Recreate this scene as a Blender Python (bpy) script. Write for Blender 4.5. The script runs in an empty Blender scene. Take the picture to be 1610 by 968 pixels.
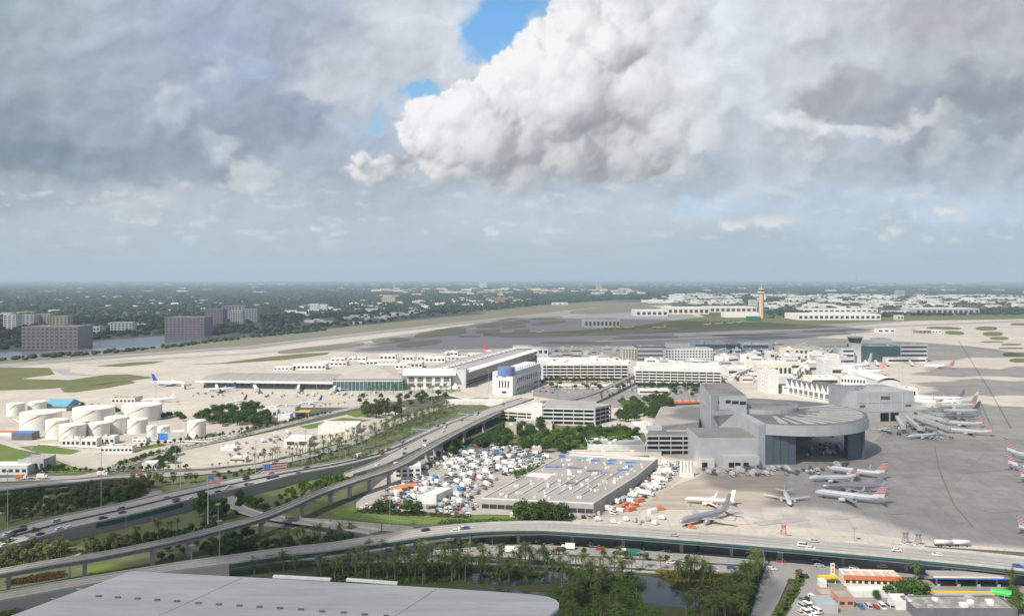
import bpy, bmesh, math, random
import numpy as np
from mathutils import Vector, Matrix, noise as mnoise
random.seed(7)
S = bpy.context.scene
COL = S.collection
R = math.radians
# ------------------------------------------------------------------ camera
H, F, HY, CX = 140.0, 1300.0, 438.0, 805.0     # camera height, focal length / horizon row / centre column of the 1610x968 photograph
cam_d = bpy.data.cameras.new('camera'); cam = bpy.data.objects.new('camera', cam_d); COL.objects.link(cam)
cam.location = (0, 0, H); cam.rotation_euler = (R(90), 0, 0)
cam_d.sensor_width = 36; cam_d.lens = 36 * F / 1610; cam_d.shift_y = -46 / 1610
cam_d.clip_start = 1; cam_d.clip_end = 200000
S.camera = cam
# ------------------------------------------------------------------ exposure
S.view_settings.view_transform = 'Standard'; S.view_settings.look = 'None'
S.view_settings.exposure = 0.33; S.view_settings.gamma = 1; S.view_settings.use_curve_mapping = False
S.cycles.volume_bounces = 0; S.cycles.max_bounces = 6; S.cycles.diffuse_bounces = 3; S.cycles.transparent_max_bounces = 12
S.cycles.use_denoising = True
CLOUD_OPACITY = 0.38; HAZE_D = 6.5e-5; HAZE_COL = (.66, .85, 1.0, 1)
# ------------------------------------------------------------------ sun
SUN_EL, SUN_AZ = 46.0, 222.0     # azimuth clockwise from +Y (the view direction): behind the camera, to the left
sd = bpy.data.lights.new('sun', 'SUN'); sun = bpy.data.objects.new('sun', sd); COL.objects.link(sun)
sd.energy = 4.9; sd.angle = R(0.53); sd.color = (1.0, 0.925, 0.82)
SV = Vector((math.sin(R(SUN_AZ)) * math.cos(R(SUN_EL)), math.cos(R(SUN_AZ)) * math.cos(R(SUN_EL)), math.sin(R(SUN_EL))))
sun.rotation_euler = SV.to_track_quat('Z', 'Y').to_euler(); sun.location = (0, 0, 500)
# ------------------------------------------------------------------ sky: cloud field computed here, then read by the world
def _hash(ix, iy, seed):
    h = (ix.astype(np.int64) * 374761393 + iy.astype(np.int64) * 668265263 + seed * 1274126177) & 0xffffffff
    h = ((h ^ (h >> 13)) * 1274126177) & 0xffffffff
    h = (h ^ (h >> 16)) & 0xffffffff
    return h.astype(np.float64) / 4294967296.0
def vnoise(x, y, seed):
    """gradient noise, about -0.7..0.7"""
    ix, iy = np.floor(x), np.floor(y); fx, fy = x - ix, y - iy
    ux, uy = fx * fx * fx * (fx * (fx * 6 - 15) + 10), fy * fy * fy * (fy * (fy * 6 - 15) + 10)
    def g(a, b):
        t = _hash(ix + a, iy + b, seed) * 6.2831853
        return np.cos(t) * (fx - a) + np.sin(t) * (fy - b)
    a, b, c, d = g(0, 0), g(1, 0), g(0, 1), g(1, 1)
    return (a + (b - a) * ux) * (1 - uy) + (c + (d - c) * ux) * uy
def fbm(x, y, seed, oct=6, rough=0.5):
    t = 0; amp = 1; n = 0
    for k in range(oct):
        t = t + vnoise(x, y, seed + k * 17) * amp; n += amp
        amp *= rough; x = x * 2.03 + 11.7; y = y * 2.03 - 5.3
    return t / n * 1.6
def sst(x, a, b):
    t = np.clip((x - a) / (b - a), 0, 1); return t * t * (3 - 2 * t)
def blur(a, r):
    for ax in (0, 1):
        for _ in range(2):
            c = np.cumsum(np.concatenate([np.repeat(np.take(a, [0], ax), r + 1, ax), a, np.repeat(np.take(a, [-1], ax), r, ax)], ax), ax)
            n = a.shape[ax]
            a = (np.take(c, range(2 * r + 1, 2 * r + 1 + n), ax) - np.take(c, range(0, n), ax)) / (2 * r + 1)
    return a
# what the sky looks like, by direction: (x, y, radius, (r, g, b)) in the photograph's own pixels (turned into directions below)
SOFT = [(0, 0, 130, (150, 168, 180)), (130, 30, 130, (172, 186, 200)), (70, 20, 50, (160, 174, 186)), (60, 120, 120, (157, 170, 184)), (200, 100, 120, (160, 172, 192)), (330, 60, 150, (158, 170, 198)), (430, 20, 90, (166, 176, 200)),
 (20, 190, 80, (138, 152, 168)), (60, 262, 90, (126, 142, 158)), (170, 262, 70, (140, 154, 172)), (150, 190, 80, (152, 166, 182)), (235, 255, 60, (146, 158, 176)), (310, 262, 60, (144, 155, 174)), (262, 150, 30, (186, 198, 212)), (290, 175, 30, (176, 188, 206)), (235, 175, 26, (168, 180, 196)),
 (330, 112, 24, (182, 192, 208)), (400, 120, 22, (160, 182, 214)), (340, 235, 30, (182, 192, 202)), (395, 275, 30, (188, 196, 198)), (380, 300, 34, (190, 196, 200)), (420, 215, 60, (148, 158, 180)), (380, 180, 60, (152, 162, 186)), (470, 190, 50, (150, 160, 188)),
 (480, 60, 80, (164, 172, 192)), (560, 60, 70, (188, 194, 204)), (520, 110, 60, (194, 200, 208)), (650, 30, 90, (208, 212, 220)), (720, 60, 60, (212, 216, 224)), (600, 100, 60, (190, 196, 206)), (570, 190, 40, (186, 194, 210)), (615, 160, 24, (196, 204, 218)), (480, 250, 60, (164, 176, 192)), (530, 230, 50, (168, 180, 198)),
 (20, 290, 60, (164, 176, 184)), (100, 290, 60, (170, 180, 188)), (250, 300, 70, (176, 182, 190)), (60, 315, 60, (150, 166, 178)), (180, 325, 60, (174, 182, 190)), (460, 310, 60, (166, 178, 188)), (560, 315, 60, (158, 172, 186)), (120, 360, 110, (166, 180, 190)), (350, 350, 110, (164, 178, 190)),
 (650, 320, 70, (162, 176, 188)), (760, 330, 70, (170, 184, 196)), (60, 420, 130, (160, 178, 190)), (300, 415, 130, (162, 179, 192)), (600, 415, 130, (163, 179, 192)), (900, 415, 130, (162, 180, 192)), (1200, 415, 130, (160, 178, 192)), (1500, 415, 130, (158, 176, 192)),
 (900, 300, 60, (166, 180, 192)), (1000, 290, 60, (168, 182, 194)), (1100, 285, 50, (164, 178, 194)), (900, 360, 100, (172, 186, 198)), (1130, 320, 50, (166, 192, 214)), (1300, 330, 90, (168, 186, 204)), (1500, 320, 90, (170, 190, 214)), (1400, 380, 100, (164, 182, 198)),
 (1090, 40, 70, (222, 225, 231)), (1170, 60, 80, (212, 216, 224)), (1090, 110, 60, (226, 228, 233)), (1085, 200, 50, (224, 226, 229)), (1060, 250, 30, (206, 211, 216)), (1180, 140, 60, (208, 212, 220)), (1250, 30, 80, (212, 212, 218)), (1350, 30, 80, (196, 196, 202)), (1470, 30, 80, (180, 178, 186)), (1590, 30, 80, (178, 178, 188)), (1290, 60, 40, (184, 186, 194)), (1350, 80, 50, (196, 198, 204)), (1560, 90, 60, (182, 184, 192)),
 (1250, 120, 50, (204, 204, 210)), (1440, 105, 50, (186, 188, 196)), (1300, 160, 50, (168, 168, 178)), (1390, 170, 60, (160, 162, 174)), (1480, 150, 60, (158, 162, 174)), (1590, 150, 60, (148, 156, 168)), (1350, 130, 50, (178, 178, 188)), (1250, 188, 26, (222, 222, 224)), (1300, 203, 26, (220, 220, 222)), (1350, 207, 22, (216, 217, 219)), (1400, 203, 26, (218, 218, 219)), (1450, 188, 26, (218, 218, 218)), (1490, 183, 22, (208, 209, 212)), (1510, 195, 30, (176, 182, 190)),
 (1440, 222, 28, (156, 166, 178)), (1540, 212, 30, (150, 162, 174)), (1230, 230, 40, (186, 192, 202)), (1330, 232, 40, (180, 188, 198)), (1290, 242, 16, (200, 206, 212)), (1270, 268, 24, (186, 196, 206)), (1480, 240, 40, (182, 188, 196)), (1590, 235, 40, (180, 188, 198)), (1400, 265, 60, (164, 176, 190)), (1540, 270, 70, (166, 180, 194)), (1330, 285, 60, (170, 184, 196)), (1180, 270, 40, (182, 192, 204)), (1150, 215, 40, (190, 198, 208)), (1110, 260, 40, (172, 184, 196))]
GAP = [(800, 22, 52, 36, 1.3), (765, 62, 40, 22, 1.1), (740, 95, 20, 14, .6), (668, 147, 42, 15, 1.05), (590, 205, 40, 24, .75), (596, 170, 16, 22, .6), (920, -2, 60, 12, 1.0), (395, 122, 20, 14, .35), (645, 140, 16, 10, .5)]
CUMR = [  # cumulus masses: centre, half-size, puff radii, count
 (935, 60, 75, 60, 30, 60), (1000, 60, 90, 80, 34, 60), (860, 110, 60, 45, 26, 60), (900, 20, 40, 26, 20, 30), (810, 150, 62, 46, 24, 60), (900, 150, 100, 60, 34, 80), (720, 160, 26, 28, 15, 26), (690, 215, 46, 50, 20, 60), (760, 225, 95, 64, 28, 100), (840, 262, 120, 34, 22, 60),
 (850, 240, 90, 40, 26, 60), (1000, 150, 90, 60, 32, 60), (1060, 200, 58, 74, 26, 60), (1000, 235, 80, 36, 24, 40), (648, 190, 22, 20, 11, 18), (566, 250, 16, 17, 8, 20), (580, 280, 24, 12, 8, 16), (622, 262, 30, 15, 11, 16), (545, 268, 9, 7, 5, 8), (1120, 130, 60, 80, 30, 40)]
def sky_image(W, Hh, AZ, EL0, EL1, F=1300.0, CX=805.0, HY=438.0):
    az = np.linspace(-AZ, AZ, W)[None, :]; el = np.linspace(EL0, EL1, Hh)[:, None]
    dx = F * np.tan(az) + 0 * el; X = CX + dx; Y = HY - np.hypot(F, dx) * np.tan(el)
    u, v = X / 100.0, Y / 100.0
    wx = fbm(u * 1.1, v * 1.5, 3, 6, .55); wy = fbm(u * 1.1, v * 1.5, 91, 6, .55)
    near = sst(Y, 430, 250)     # features flatten towards the horizon
    Xw = X + wx * (30 + 22 * near); Yw = Y + wy * (10 + 34 * near)
    num = np.zeros(X.shape + (3,)); den = np.full(X.shape, 1e-9)
    for (cx, cy, r, c) in SOFT:
        ry = r * (0.62 if cy < 280 else 0.30)
        w = np.exp(-np.minimum(((Xw - cx) / (r * .66)) ** 2 + ((Yw - cy) / (ry * .66)) ** 2, 40) * 0.9) / (r ** 0.5)
        far = 3e-5 / (1 + ((X - cx) ** 2 + (Y - cy) ** 2) / 1e4)
        w = w + far; den += w; num += w[..., None] * np.array(c)
    rgb = num / den[..., None]
    # wisps, and light from the upper left on their relief
    f1 = fbm(u * 1.3 + wx * .35, v * 1.9 + wy * .35, 5, 8, .56)
    gx = np.gradient(f1, axis=1); gy = np.gradient(f1, axis=0)
    rel = blur((gx * 0.7 - gy * 0.7) * -1.0, 3)
    streak = fbm(X / 150.0, (HY - Y) / 13.0, 44, 6, .55)
    low = 1 - near
    f2 = fbm(u * 2.6 + wx * .8, v * 3.6 + wy * .8, 505, 7, .55); rgb = rgb * (1 + (f2 * 0.05 * near + f1 * 0.07 * near + streak * 0.035 * low * sst(Y, 438, 400))[..., None]) + np.clip(blur(rel, 4) * 420, -3.5, 3.5)[..., None] * near[..., None]
    # blue gaps
    g = sum(w * np.exp(-(((Xw - cx) / rx) ** 2 + ((Yw - cy) / ry) ** 2)) for cx, cy, rx, ry, w in GAP)
    gf = sst(g + f1 * .45, .12, .95) * .92
    blue = np.stack([150 - 40 * sst(Y, 220, 0), 192 - 22 * sst(Y, 220, 0), 226 + 4 * sst(Y, 220, 0)], -1)
    rgb = rgb * (1 - gf[..., None]) + blue * gf[..., None]
    # cumulus: a height field of puffs, lit as a solid
    rng = np.random.default_rng(11)
    sc = W / (2 * np.tan(AZ) * F) * 1.0
    Z = np.full(X.shape, -200.0)
    wp = fbm(u * 4.5, v * 4.5, 7, 5, .55); wq = fbm(u * 4.5, v * 4.5, 71, 5, .55)
    wp2 = fbm(u * 14, v * 14, 17, 4, .6); wq2 = fbm(u * 14, v * 14, 171, 4, .6)
    wp3 = fbm(u * 40, v * 40, 27, 3, .6); wq3 = fbm(u * 40, v * 40, 271, 3, .6)
    Xc = X + wx * 16 + wp * 12 + wp2 * 5 + wp3 * 2.0; Yc = Y + wy * 16 + wq * 12 + wq2 * 5 + wq3 * 2.0
    fringe = np.zeros(X.shape)
    for (cx, cy, rx, ry, pr, n) in CUMR:
        for k in range(n):
            lvl = k / n
            t, q = rng.random() * 6.283, np.sqrt(rng.random())
            r = pr * (1.35 - 1.1 * lvl) * (0.45 + 1.0 * rng.random() ** 1.5)
            if lvl > .5: q = .55 + .5 * q
            x, y = cx + np.cos(t) * q * rx, cy + np.sin(t) * q * ry
            z = (1 - q * q) * min(rx, ry) * .8 + pr * .5 * lvl + rng.random() * pr * .5
            xi = np.abs(X[0] - x) < r * 1.8 + 20; yi = np.abs(Y[:, W // 2] - y) < r * 1.8 + 40
            a0, a1 = np.flatnonzero(xi)[[0, -1]] if xi.any() else (0, -1)
            b0, b1 = np.flatnonzero(yi)[[0, -1]] if yi.any() else (0, -1)
            if a1 < a0 or b1 < b0: continue
            sl = (slice(b0, b1 + 1), slice(a0, a1 + 1))
            d2 = (Xc[sl] - x) ** 2 + ((Yc[sl] - y) * 1.08) ** 2
            h = z + np.sqrt(np.maximum(r * r - d2, 0)) * 1.0 - np.where(d2 > r * r, 400, 0)
            Z[sl] = np.maximum(Z[sl], h)
    solid = (Z > -100).astype(float)
    Zs = np.where(Z > -100, Z, 0.0)
    px = (X[0, W // 2 + 1] - X[0, W // 2])
    def lit(r):
        a = blur(Zs, r) if r else Zs
        wgt = np.maximum(blur(solid, r) if r else solid, .05)
        a = a / wgt
        gx, gy = np.gradient(a, px, axis=1), np.gradient(a, px, axis=0)
        nx, ny, nz = -gx, -gy, np.full(a.shape, 1.15)
        l = np.sqrt(nx * nx + ny * ny + nz * nz)
        return (nx * -.52 + ny * .42 + nz * .74) / l      # array rows run upwards
    s = .20 * lit(1) + .34 * lit(4) + .42 * lit(10) + .26 * lit(24)
    crev = np.clip((Zs - blur(Zs, 7) / np.maximum(blur(solid, 7), .1)) / 14, -1.2, .8)
    base = [(860, 70, 110, 90, 10), (760, 120, 60, 40, 8), (1000, 40, 130, 80, 0), (1000, 230, 90, 50, -16), (930, 255, 80, 36, -18), (860, 250, 50, 40, -8), (1060, 200, 50, 70, 6), (740, 262, 60, 30, -6), (622, 258, 30, 14, -38), (700, 190, 60, 50, 8), (1000, 160, 40, 60, -14), (740, 215, 50, 34, -16), (860, 180, 46, 50, -12), (920, 120, 30, 40, -8), (800, 250, 60, 20, -6), (1120, 140, 60, 90, -14), (880, 290, 160, 20, -16)]
    bb = sum(w * np.exp(-(((Xw - cx) / rx) ** 2 + ((Yw - cy) / ry) ** 2)) for cx, cy, rx, ry, w in base)
    lum = 164 + s * 66 + crev * 6 + bb + fbm(u * 3, v * 3, 33, 5, .5) * 12
    lum = 178 + (lum - 178) * np.where(lum < 178, .55, 1.0) + 3; lum = np.clip(lum, 150, 248)
    lum = lum * .8 + blur(lum, 2) * .2; t = np.clip((lum - 150) / 90, 0, 1)[..., None]
    cc = np.concatenate([lum[..., None] - 9 * (1 - t), lum[..., None] - 1 - 1 * (1 - t), lum[..., None] + 7 * (1 - t) + 1], -1)
    edge = sst(blur(solid, 9) + fbm(u * 9, v * 9, 301, 5, .6) * .35, .30, .62)
    a = blur(solid, 1) * (edge * .75 + .25)
    a = a * (1 - sst(X + wx * 110 + wp * 40, 965, 1165)) * (1 - sst(Y + wy * 40 + wp * 14, 262, 318))
    soften = sst(X + wx * 40, 1000, 1100)
    rgb = rgb * (1 - a[..., None]) + cc * a[..., None]
    # small far cumuli
    P = [(1215, 347, 42, 13, .95), (1150, 352, 24, 10, .95), (1408, 362, 22, 12, .85), (1388, 376, 12, 8, .5), (1490, 330, 26, 9, .95), (1500, 378, 16, 9, .6), (1440, 335, 12, 14, .6), (870, 362, 44, 9, .55), (835, 320, 34, 12, .55), (1045, 280, 60, 9, .5),
         (775, 362, 18, 9, .75), (497, 358, 16, 8, .7), (245, 315, 14, 10, .5), (190, 318, 14, 10, .5), (105, 318, 14, 9, .5), (60, 330, 50, 8, .35), (290, 290, 22, 12, .5), (365, 262, 12, 14, .7), (345, 232, 16, 10, .7), (400, 295, 16, 22, .6), (220, 345, 16, 7, .4), (280, 365, 16, 7, .5), (330, 362, 24, 5, .4), (1560, 362, 22, 7, .4), (1210, 312, 12, 7, .4), (1370, 352, 16, 7, .4),
         (520, 302, 16, 4, .6), (262, 138, 20, 18, .6), (250, 170, 16, 20, .4), (335, 112, 14, 8, .5), (1260, 188, 30, 7, .6), (1450, 187, 30, 8, .6), (1275, 238, 18, 6, .5), (1268, 262, 10, 18, .4), (615, 150, 12, 18, .4), (560, 190, 16, 16, .3)]
    lc = fbm(X / 55.0, (HY - Y) / 20.0 + 3, 133, 6, .58); lf = sst(lc, .10, .45) * sst(Y, 270, 300) * sst(Y, 415, 365) * .62
    rgb = rgb * (1 - lf[..., None]) + np.array([200, 201, 200]) * lf[..., None]
    Xq, Yq = X + wp * 7 + wp2 * 3, Y + wq * 6 + wq2 * 3
    m = sum(w * np.exp(-(((Xq - cx) / rx) ** 2 + ((Yq - cy) / ry) ** 2)) for cx, cy, rx, ry, w in P)
    m2 = sst(m + fbm(u * 7, v * 8, 77, 5, .55) * .25, .22, .8)
    mg = blur(m, 2); lit2 = np.gradient(mg, px, axis=0) * 1.0 - np.gradient(mg, px, axis=1) * -.6
    pc = np.stack([208 + 0 * X, 207 + 0 * X, 203 + 0 * X], -1) - np.clip(lit2 * 260, -18, 18)[..., None] * -1
    m2 = m2 * (0.72)
    rgb = rgb * (1 - m2[..., None]) + pc * m2[..., None]
    g_ = rgb.mean(-1, keepdims=True); rgb = g_ + (rgb - g_) * (.66 + .34 * gf[..., None]) + np.array([-3, 1, 4]) * (1 - a[..., None]) + (5 + 15 * sst(Y, 235, 330)[..., None] - 2 * sst(Y, 380, 438)[..., None]) * (1 - a[..., None])
    rgb = np.clip(rgb / 255, .02, .975)
    return np.where(rgb > .04045, ((rgb + .055) / 1.055) ** 2.4, rgb / 12.92)

SKY_AZ, SKY_E0, SKY_E1 = R(38), R(-.5), R(22)
_sw, _sh = 1700, 560
_im = sky_image(_sw, _sh, SKY_AZ, SKY_E0, SKY_E1) / (2 ** S.view_settings.exposure)
sky_img = bpy.data.images.new('cloud_sky', _sw, _sh, alpha=False, float_buffer=True)
sky_img.colorspace_settings.name = 'Linear Rec.709'
_px = np.ones((_sh, _sw, 4), np.float32); _px[..., :3] = _im
sky_img.pixels.foreach_set(_px.ravel()); sky_img.update(); sky_img.pack()
W = bpy.data.worlds.new('World'); S.world = W; W.use_nodes = True
wt = W.node_tree; wt.nodes.clear()
def wn(t, **k):
    n = wt.nodes.new(t)
    for a, b in k.items(): setattr(n, a, b)
    return n
def wm(op, a, b=None, clamp=False):
    n = wn('ShaderNodeMath', operation=op, use_clamp=clamp)
    for i, v in enumerate((a, b)):
        if v is None: continue
        if isinstance(v, (int, float)): n.inputs[i].default_value = v
        else: wt.links.new(v, n.inputs[i])
    return n.outputs[0]
tc = wn('ShaderNodeTexCoord'); nrm = wn('ShaderNodeVectorMath', operation='NORMALIZE'); wt.links.new(tc.outputs['Generated'], nrm.inputs[0])
sx = wn('ShaderNodeSeparateXYZ'); wt.links.new(nrm.outputs[0], sx.inputs[0])
_az = wm('ARCTAN2', sx.outputs[0], sx.outputs[1]); _el = wm('ARCSINE', sx.outputs[2])
_u = wm('DIVIDE', wm('ADD', _az, SKY_AZ), 2 * SKY_AZ); _v = wm('DIVIDE', wm('SUBTRACT', _el, SKY_E0), SKY_E1 - SKY_E0)
cb = wn('ShaderNodeCombineXYZ'); wt.links.new(_u, cb.inputs[0]); wt.links.new(_v, cb.inputs[1])
ti = wn('ShaderNodeTexImage', image=sky_img, extension='EXTEND', interpolation='Cubic'); wt.links.new(cb.outputs[0], ti.inputs[0])
# the rest of the sky: broken cloud over a physical blue sky
nsky = wn('ShaderNodeTexSky', sky_type='NISHITA', sun_disc=False); nsky.sun_elevation = R(SUN_EL); nsky.sun_rotation = R(SUN_AZ)
sc_ = wn('ShaderNodeVectorMath', operation='SCALE'); wt.links.new(nsky.outputs[0], sc_.inputs[0]); sc_.inputs['Scale'].default_value = 0.09
tn = wn('ShaderNodeTexNoise'); wt.links.new(nrm.outputs[0], tn.inputs['Vector']); tn.inputs['Scale'].default_value = 3; tn.inputs['Detail'].default_value = 4
mr = wn('ShaderNodeMapRange', interpolation_type='SMOOTHSTEP'); wt.links.new(tn.outputs[0], mr.inputs[0]); mr.inputs[1].default_value = .42; mr.inputs[2].default_value = .62
def wmix(f, a, b):
    n = wn('ShaderNodeMix', data_type='RGBA'); wt.links.new(f, n.inputs[0])
    for i, v in ((6, a), (7, b)):
        if isinstance(v, tuple): n.inputs[i].default_value = (*v, 1)
        else: wt.links.new(v, n.inputs[i])
    return n.outputs[2]
rest = wmix(mr.outputs[0], sc_.outputs[0], (.36, .38, .41))
inr = wm('MULTIPLY', wm('MULTIPLY', wm('SUBTRACT', SKY_AZ + .001, wm('ABSOLUTE', _az)), 14, True), wm('MULTIPLY', wm('SUBTRACT', SKY_E1, _el), 14, True), True)
fin = wmix(inr, rest, ti.outputs[0])
lowv = wn('ShaderNodeMapRange'); wt.links.new(_el, lowv.inputs[0]); lowv.inputs[1].default_value = -.03; lowv.inputs[2].default_value = -.004
fin = wmix(lowv.outputs[0], (.25, .33, .38), fin)
bg = wn('ShaderNodeBackground'); wt.links.new(fin, bg.inputs[0]); bg.inputs[1].default_value = 1.0
wo = wn('ShaderNodeOutputWorld'); wt.links.new(bg.outputs[0], wo.inputs[0])
W.cycles.sampling_method = 'MANUAL'; W.cycles.sample_map_resolution = 256
# ================================================================== helpers
def G(px, py, z=0.0):
    """the point at height z that stands at photograph pixel (px, py)"""
    Y = F * (H - z) / (py - HY)
    return Vector(((px - CX) / F * Y, Y, z))
def ztop(py, Y): return H - (py - HY) * Y / F
def G2(px, py, z=0.0):
    v = G(px, py, z); return (v.x, v.y)
def tag(o, label=None, cat=None, group=None, kind=None):
    if label: o['label'] = label
    if cat: o['category'] = cat
    if group: o['group'] = group
    if kind: o['kind'] = kind
    return o
def thing(name, label, cat, loc=(0, 0, 0), rz=0.0, group=None):
    o = bpy.data.objects.new(name, None); COL.objects.link(o); o.location = loc; o.rotation_euler = (0, 0, rz)
    o.empty_display_size = 0.5
    return tag(o, label, cat, group)
class MB:
    def __init__(s): s.v = []; s.f = []; s.m = []
    def add(s, vs, fs, mi=0):
        b = len(s.v); s.v += [tuple(v) for v in vs]; s.f += [tuple(b + i for i in f) for f in fs]; s.m += [mi] * len(fs); return s
    def box(s, x0, x1, y0, y1, z0, z1, mi=0):
        return s.prism([(x0, y0), (x1, y0), (x1, y1), (x0, y1)], z0, z1, mi)
    def prism(s, poly, z0, z1, mi=0, top=None):
        n = len(poly)
        a = sum(poly[i][0] * poly[(i + 1) % n][1] - poly[(i + 1) % n][0] * poly[i][1] for i in range(n))
        if a < 0: poly = poly[::-1]
        tz = (lambda p: z1) if top is None else top
        vs = [(x, y, z0) for x, y in poly] + [(x, y, tz((x, y))) for x, y in poly]
        return s.add(vs, [tuple(range(n))[::-1], tuple(range(n, 2 * n))] + [(i, (i + 1) % n, n + (i + 1) % n, n + i) for i in range(n)], mi)
    def obox(s, c, ux, hx, hy, z0, z1, mi=0):
        """box centred on c (x, y), long axis along the unit vector ux"""
        ux = Vector(ux[:2]).normalized(); uy = Vector((-ux.y, ux.x)); c = Vector(c[:2])
        return s.prism([tuple(c + ux * a * hx + uy * b * hy) for a, b in ((-1, -1), (1, -1), (1, 1), (-1, 1))], z0, z1, mi)
    def tube(s, p0, p1, r0, r1=None, n=8, mi=0, cap=True):
        p0, p1 = Vector(p0), Vector(p1); r1 = r0 if r1 is None else r1
        d = (p1 - p0).normalized(); a = d.orthogonal().normalized(); b = d.cross(a)
        vs = [p + (a * math.cos(t) + b * math.sin(t)) * r for p, r in ((p0, r0), (p1, r1)) for t in [2 * math.pi * k / n for k in range(n)]]
        fs = [(k, (k + 1) % n, n + (k + 1) % n, n + k) for k in range(n)]
        if cap: fs += [tuple(range(n))[::-1], tuple(range(n, 2 * n))]
        return s.add(vs, fs, mi)
    def loft(s, rings, mi=0, cap=True):
        n = len(rings[0]); vs = [p for r in rings for p in r]
        fs = [(j * n + k, j * n + (k + 1) % n, (j + 1) * n + (k + 1) % n, (j + 1) * n + k) for j in range(len(rings) - 1) for k in range(n)]
        if cap: fs += [tuple(range(n))[::-1], tuple((len(rings) - 1) * n + k for k in range(n))]
        return s.add(vs, fs, mi)
    def mesh(s, name, mats, smooth=False):
        me = bpy.data.meshes.new(name); me.from_pydata(s.v, [], s.f)
        for m in (mats if isinstance(mats, (list, tuple)) else [mats]): me.materials.append(m)
        if any(s.m): me.polygons.foreach_set('material_index', s.m)
        if smooth: me.polygons.foreach_set('use_smooth', [True] * len(s.f))
        me.update(); return me
    def build(s, name, mats, parent=None, smooth=False, loc=None):
        o = bpy.data.objects.new(name, s.mesh(name, mats, smooth)); COL.objects.link(o)
        if parent is not None: o.parent = parent
        if loc is not None: o.location = loc
        return o
def link(name, me, parent=None, loc=(0, 0, 0), rz=0.0, sc=None):
    o = bpy.data.objects.new(name, me); COL.objects.link(o); o.location = loc; o.rotation_euler = (0, 0, rz)
    if sc is not None: o.scale = sc if isinstance(sc, tuple) else (sc, sc, sc)
    if parent is not None: o.parent = parent
    return o
# children of a finished thing, kept here because obj.children scans the whole file
def copy_tree(o, kids, loc, rz=0.0, label=None, group=None, sc=None):
    c = o.copy(); COL.objects.link(c); c.location = loc; c.rotation_euler = (0, 0, rz)
    if label: c['label'] = label
    if group: c['group'] = group
    if sc: c.scale = sc if isinstance(sc, tuple) else (sc,) * 3
    for k, sub in kids:
        d = k.copy(); COL.objects.link(d); d.parent = c
        for q in sub:
            e = q.copy(); COL.objects.link(e); e.parent = d
    return c
# ------------------------------------------------------------------ materials
MATS = {}
def mat(name, col, rough=.8, col2=None, scale=.05, det=4, amt=1.0, bump=0.0, metal=0.0, spec=.3, col3=None, scale3=1.5, amt3=.4, coord='Object', contrast=(.35, .65), rnd=0.0, stretch=None):
    if name in MATS: return MATS[name]
    m = bpy.data.materials.new(name); m.use_nodes = True; t = m.node_tree; b = t.nodes['Principled BSDF']
    b.inputs['Roughness'].default_value = rough; b.inputs['Metallic'].default_value = metal; b.inputs['Specular IOR Level'].default_value = spec
    tc = t.nodes.new('ShaderNodeTexCoord'); v = tc.outputs[coord]
    if stretch:
        mp = t.nodes.new('ShaderNodeMapping'); t.links.new(v, mp.inputs[0]); mp.inputs['Rotation'].default_value[2] = stretch[0]; mp.inputs['Scale'].default_value = (stretch[1], stretch[2], 1); v = mp.outputs[0]
    out = None
    def mx(fs, a, c, fac_mul=1.0, con=contrast):
        n = t.nodes.new('ShaderNodeTexNoise'); n.inputs['Scale'].default_value = fs; n.inputs['Detail'].default_value = det; n.inputs['Roughness'].default_value = .6; t.links.new(v, n.inputs['Vector'])
        r = t.nodes.new('ShaderNodeMapRange'); t.links.new(n.outputs[0], r.inputs[0]); r.inputs[1].default_value, r.inputs[2].default_value = con; r.inputs[4].default_value = fac_mul
        k = t.nodes.new('ShaderNodeMix'); k.data_type = 'RGBA'; t.links.new(r.outputs[0], k.inputs[0])
        if isinstance(a, tuple): k.inputs[6].default_value = (*a, 1)
        else: t.links.new(a, k.inputs[6])
        k.inputs[7].default_value = (*c, 1); return k.outputs[2]
    out = mx(scale, col, col2 or tuple(c * .82 for c in col), amt)
    if col3: out = mx(scale3, out, col3, amt3)
    if rnd:
        oi = t.nodes.new('ShaderNodeObjectInfo'); hs = t.nodes.new('ShaderNodeHueSaturation'); r = t.nodes.new('ShaderNodeMapRange')
        t.links.new(oi.outputs['Random'], r.inputs[0]); r.inputs[3].default_value = 1 - rnd; r.inputs[4].default_value = 1 + rnd
        t.links.new(r.outputs[0], hs.inputs['Value']); t.links.new(out, hs.inputs['Color']); out = hs.outputs[0]
    t.links.new(out, b.inputs['Base Color'])
    if bump:
        n = t.nodes.new('ShaderNodeTexNoise'); n.inputs['Scale'].default_value = scale * 8; n.inputs['Detail'].default_value = 5; t.links.new(v, n.inputs['Vector'])
        bp = t.nodes.new('ShaderNodeBump'); bp.inputs['Strength'].default_value = bump; t.links.new(n.outputs[0], bp.inputs['Height']); t.links.new(bp.outputs[0], b.inputs['Normal'])
    MATS[name] = m; return m
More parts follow.
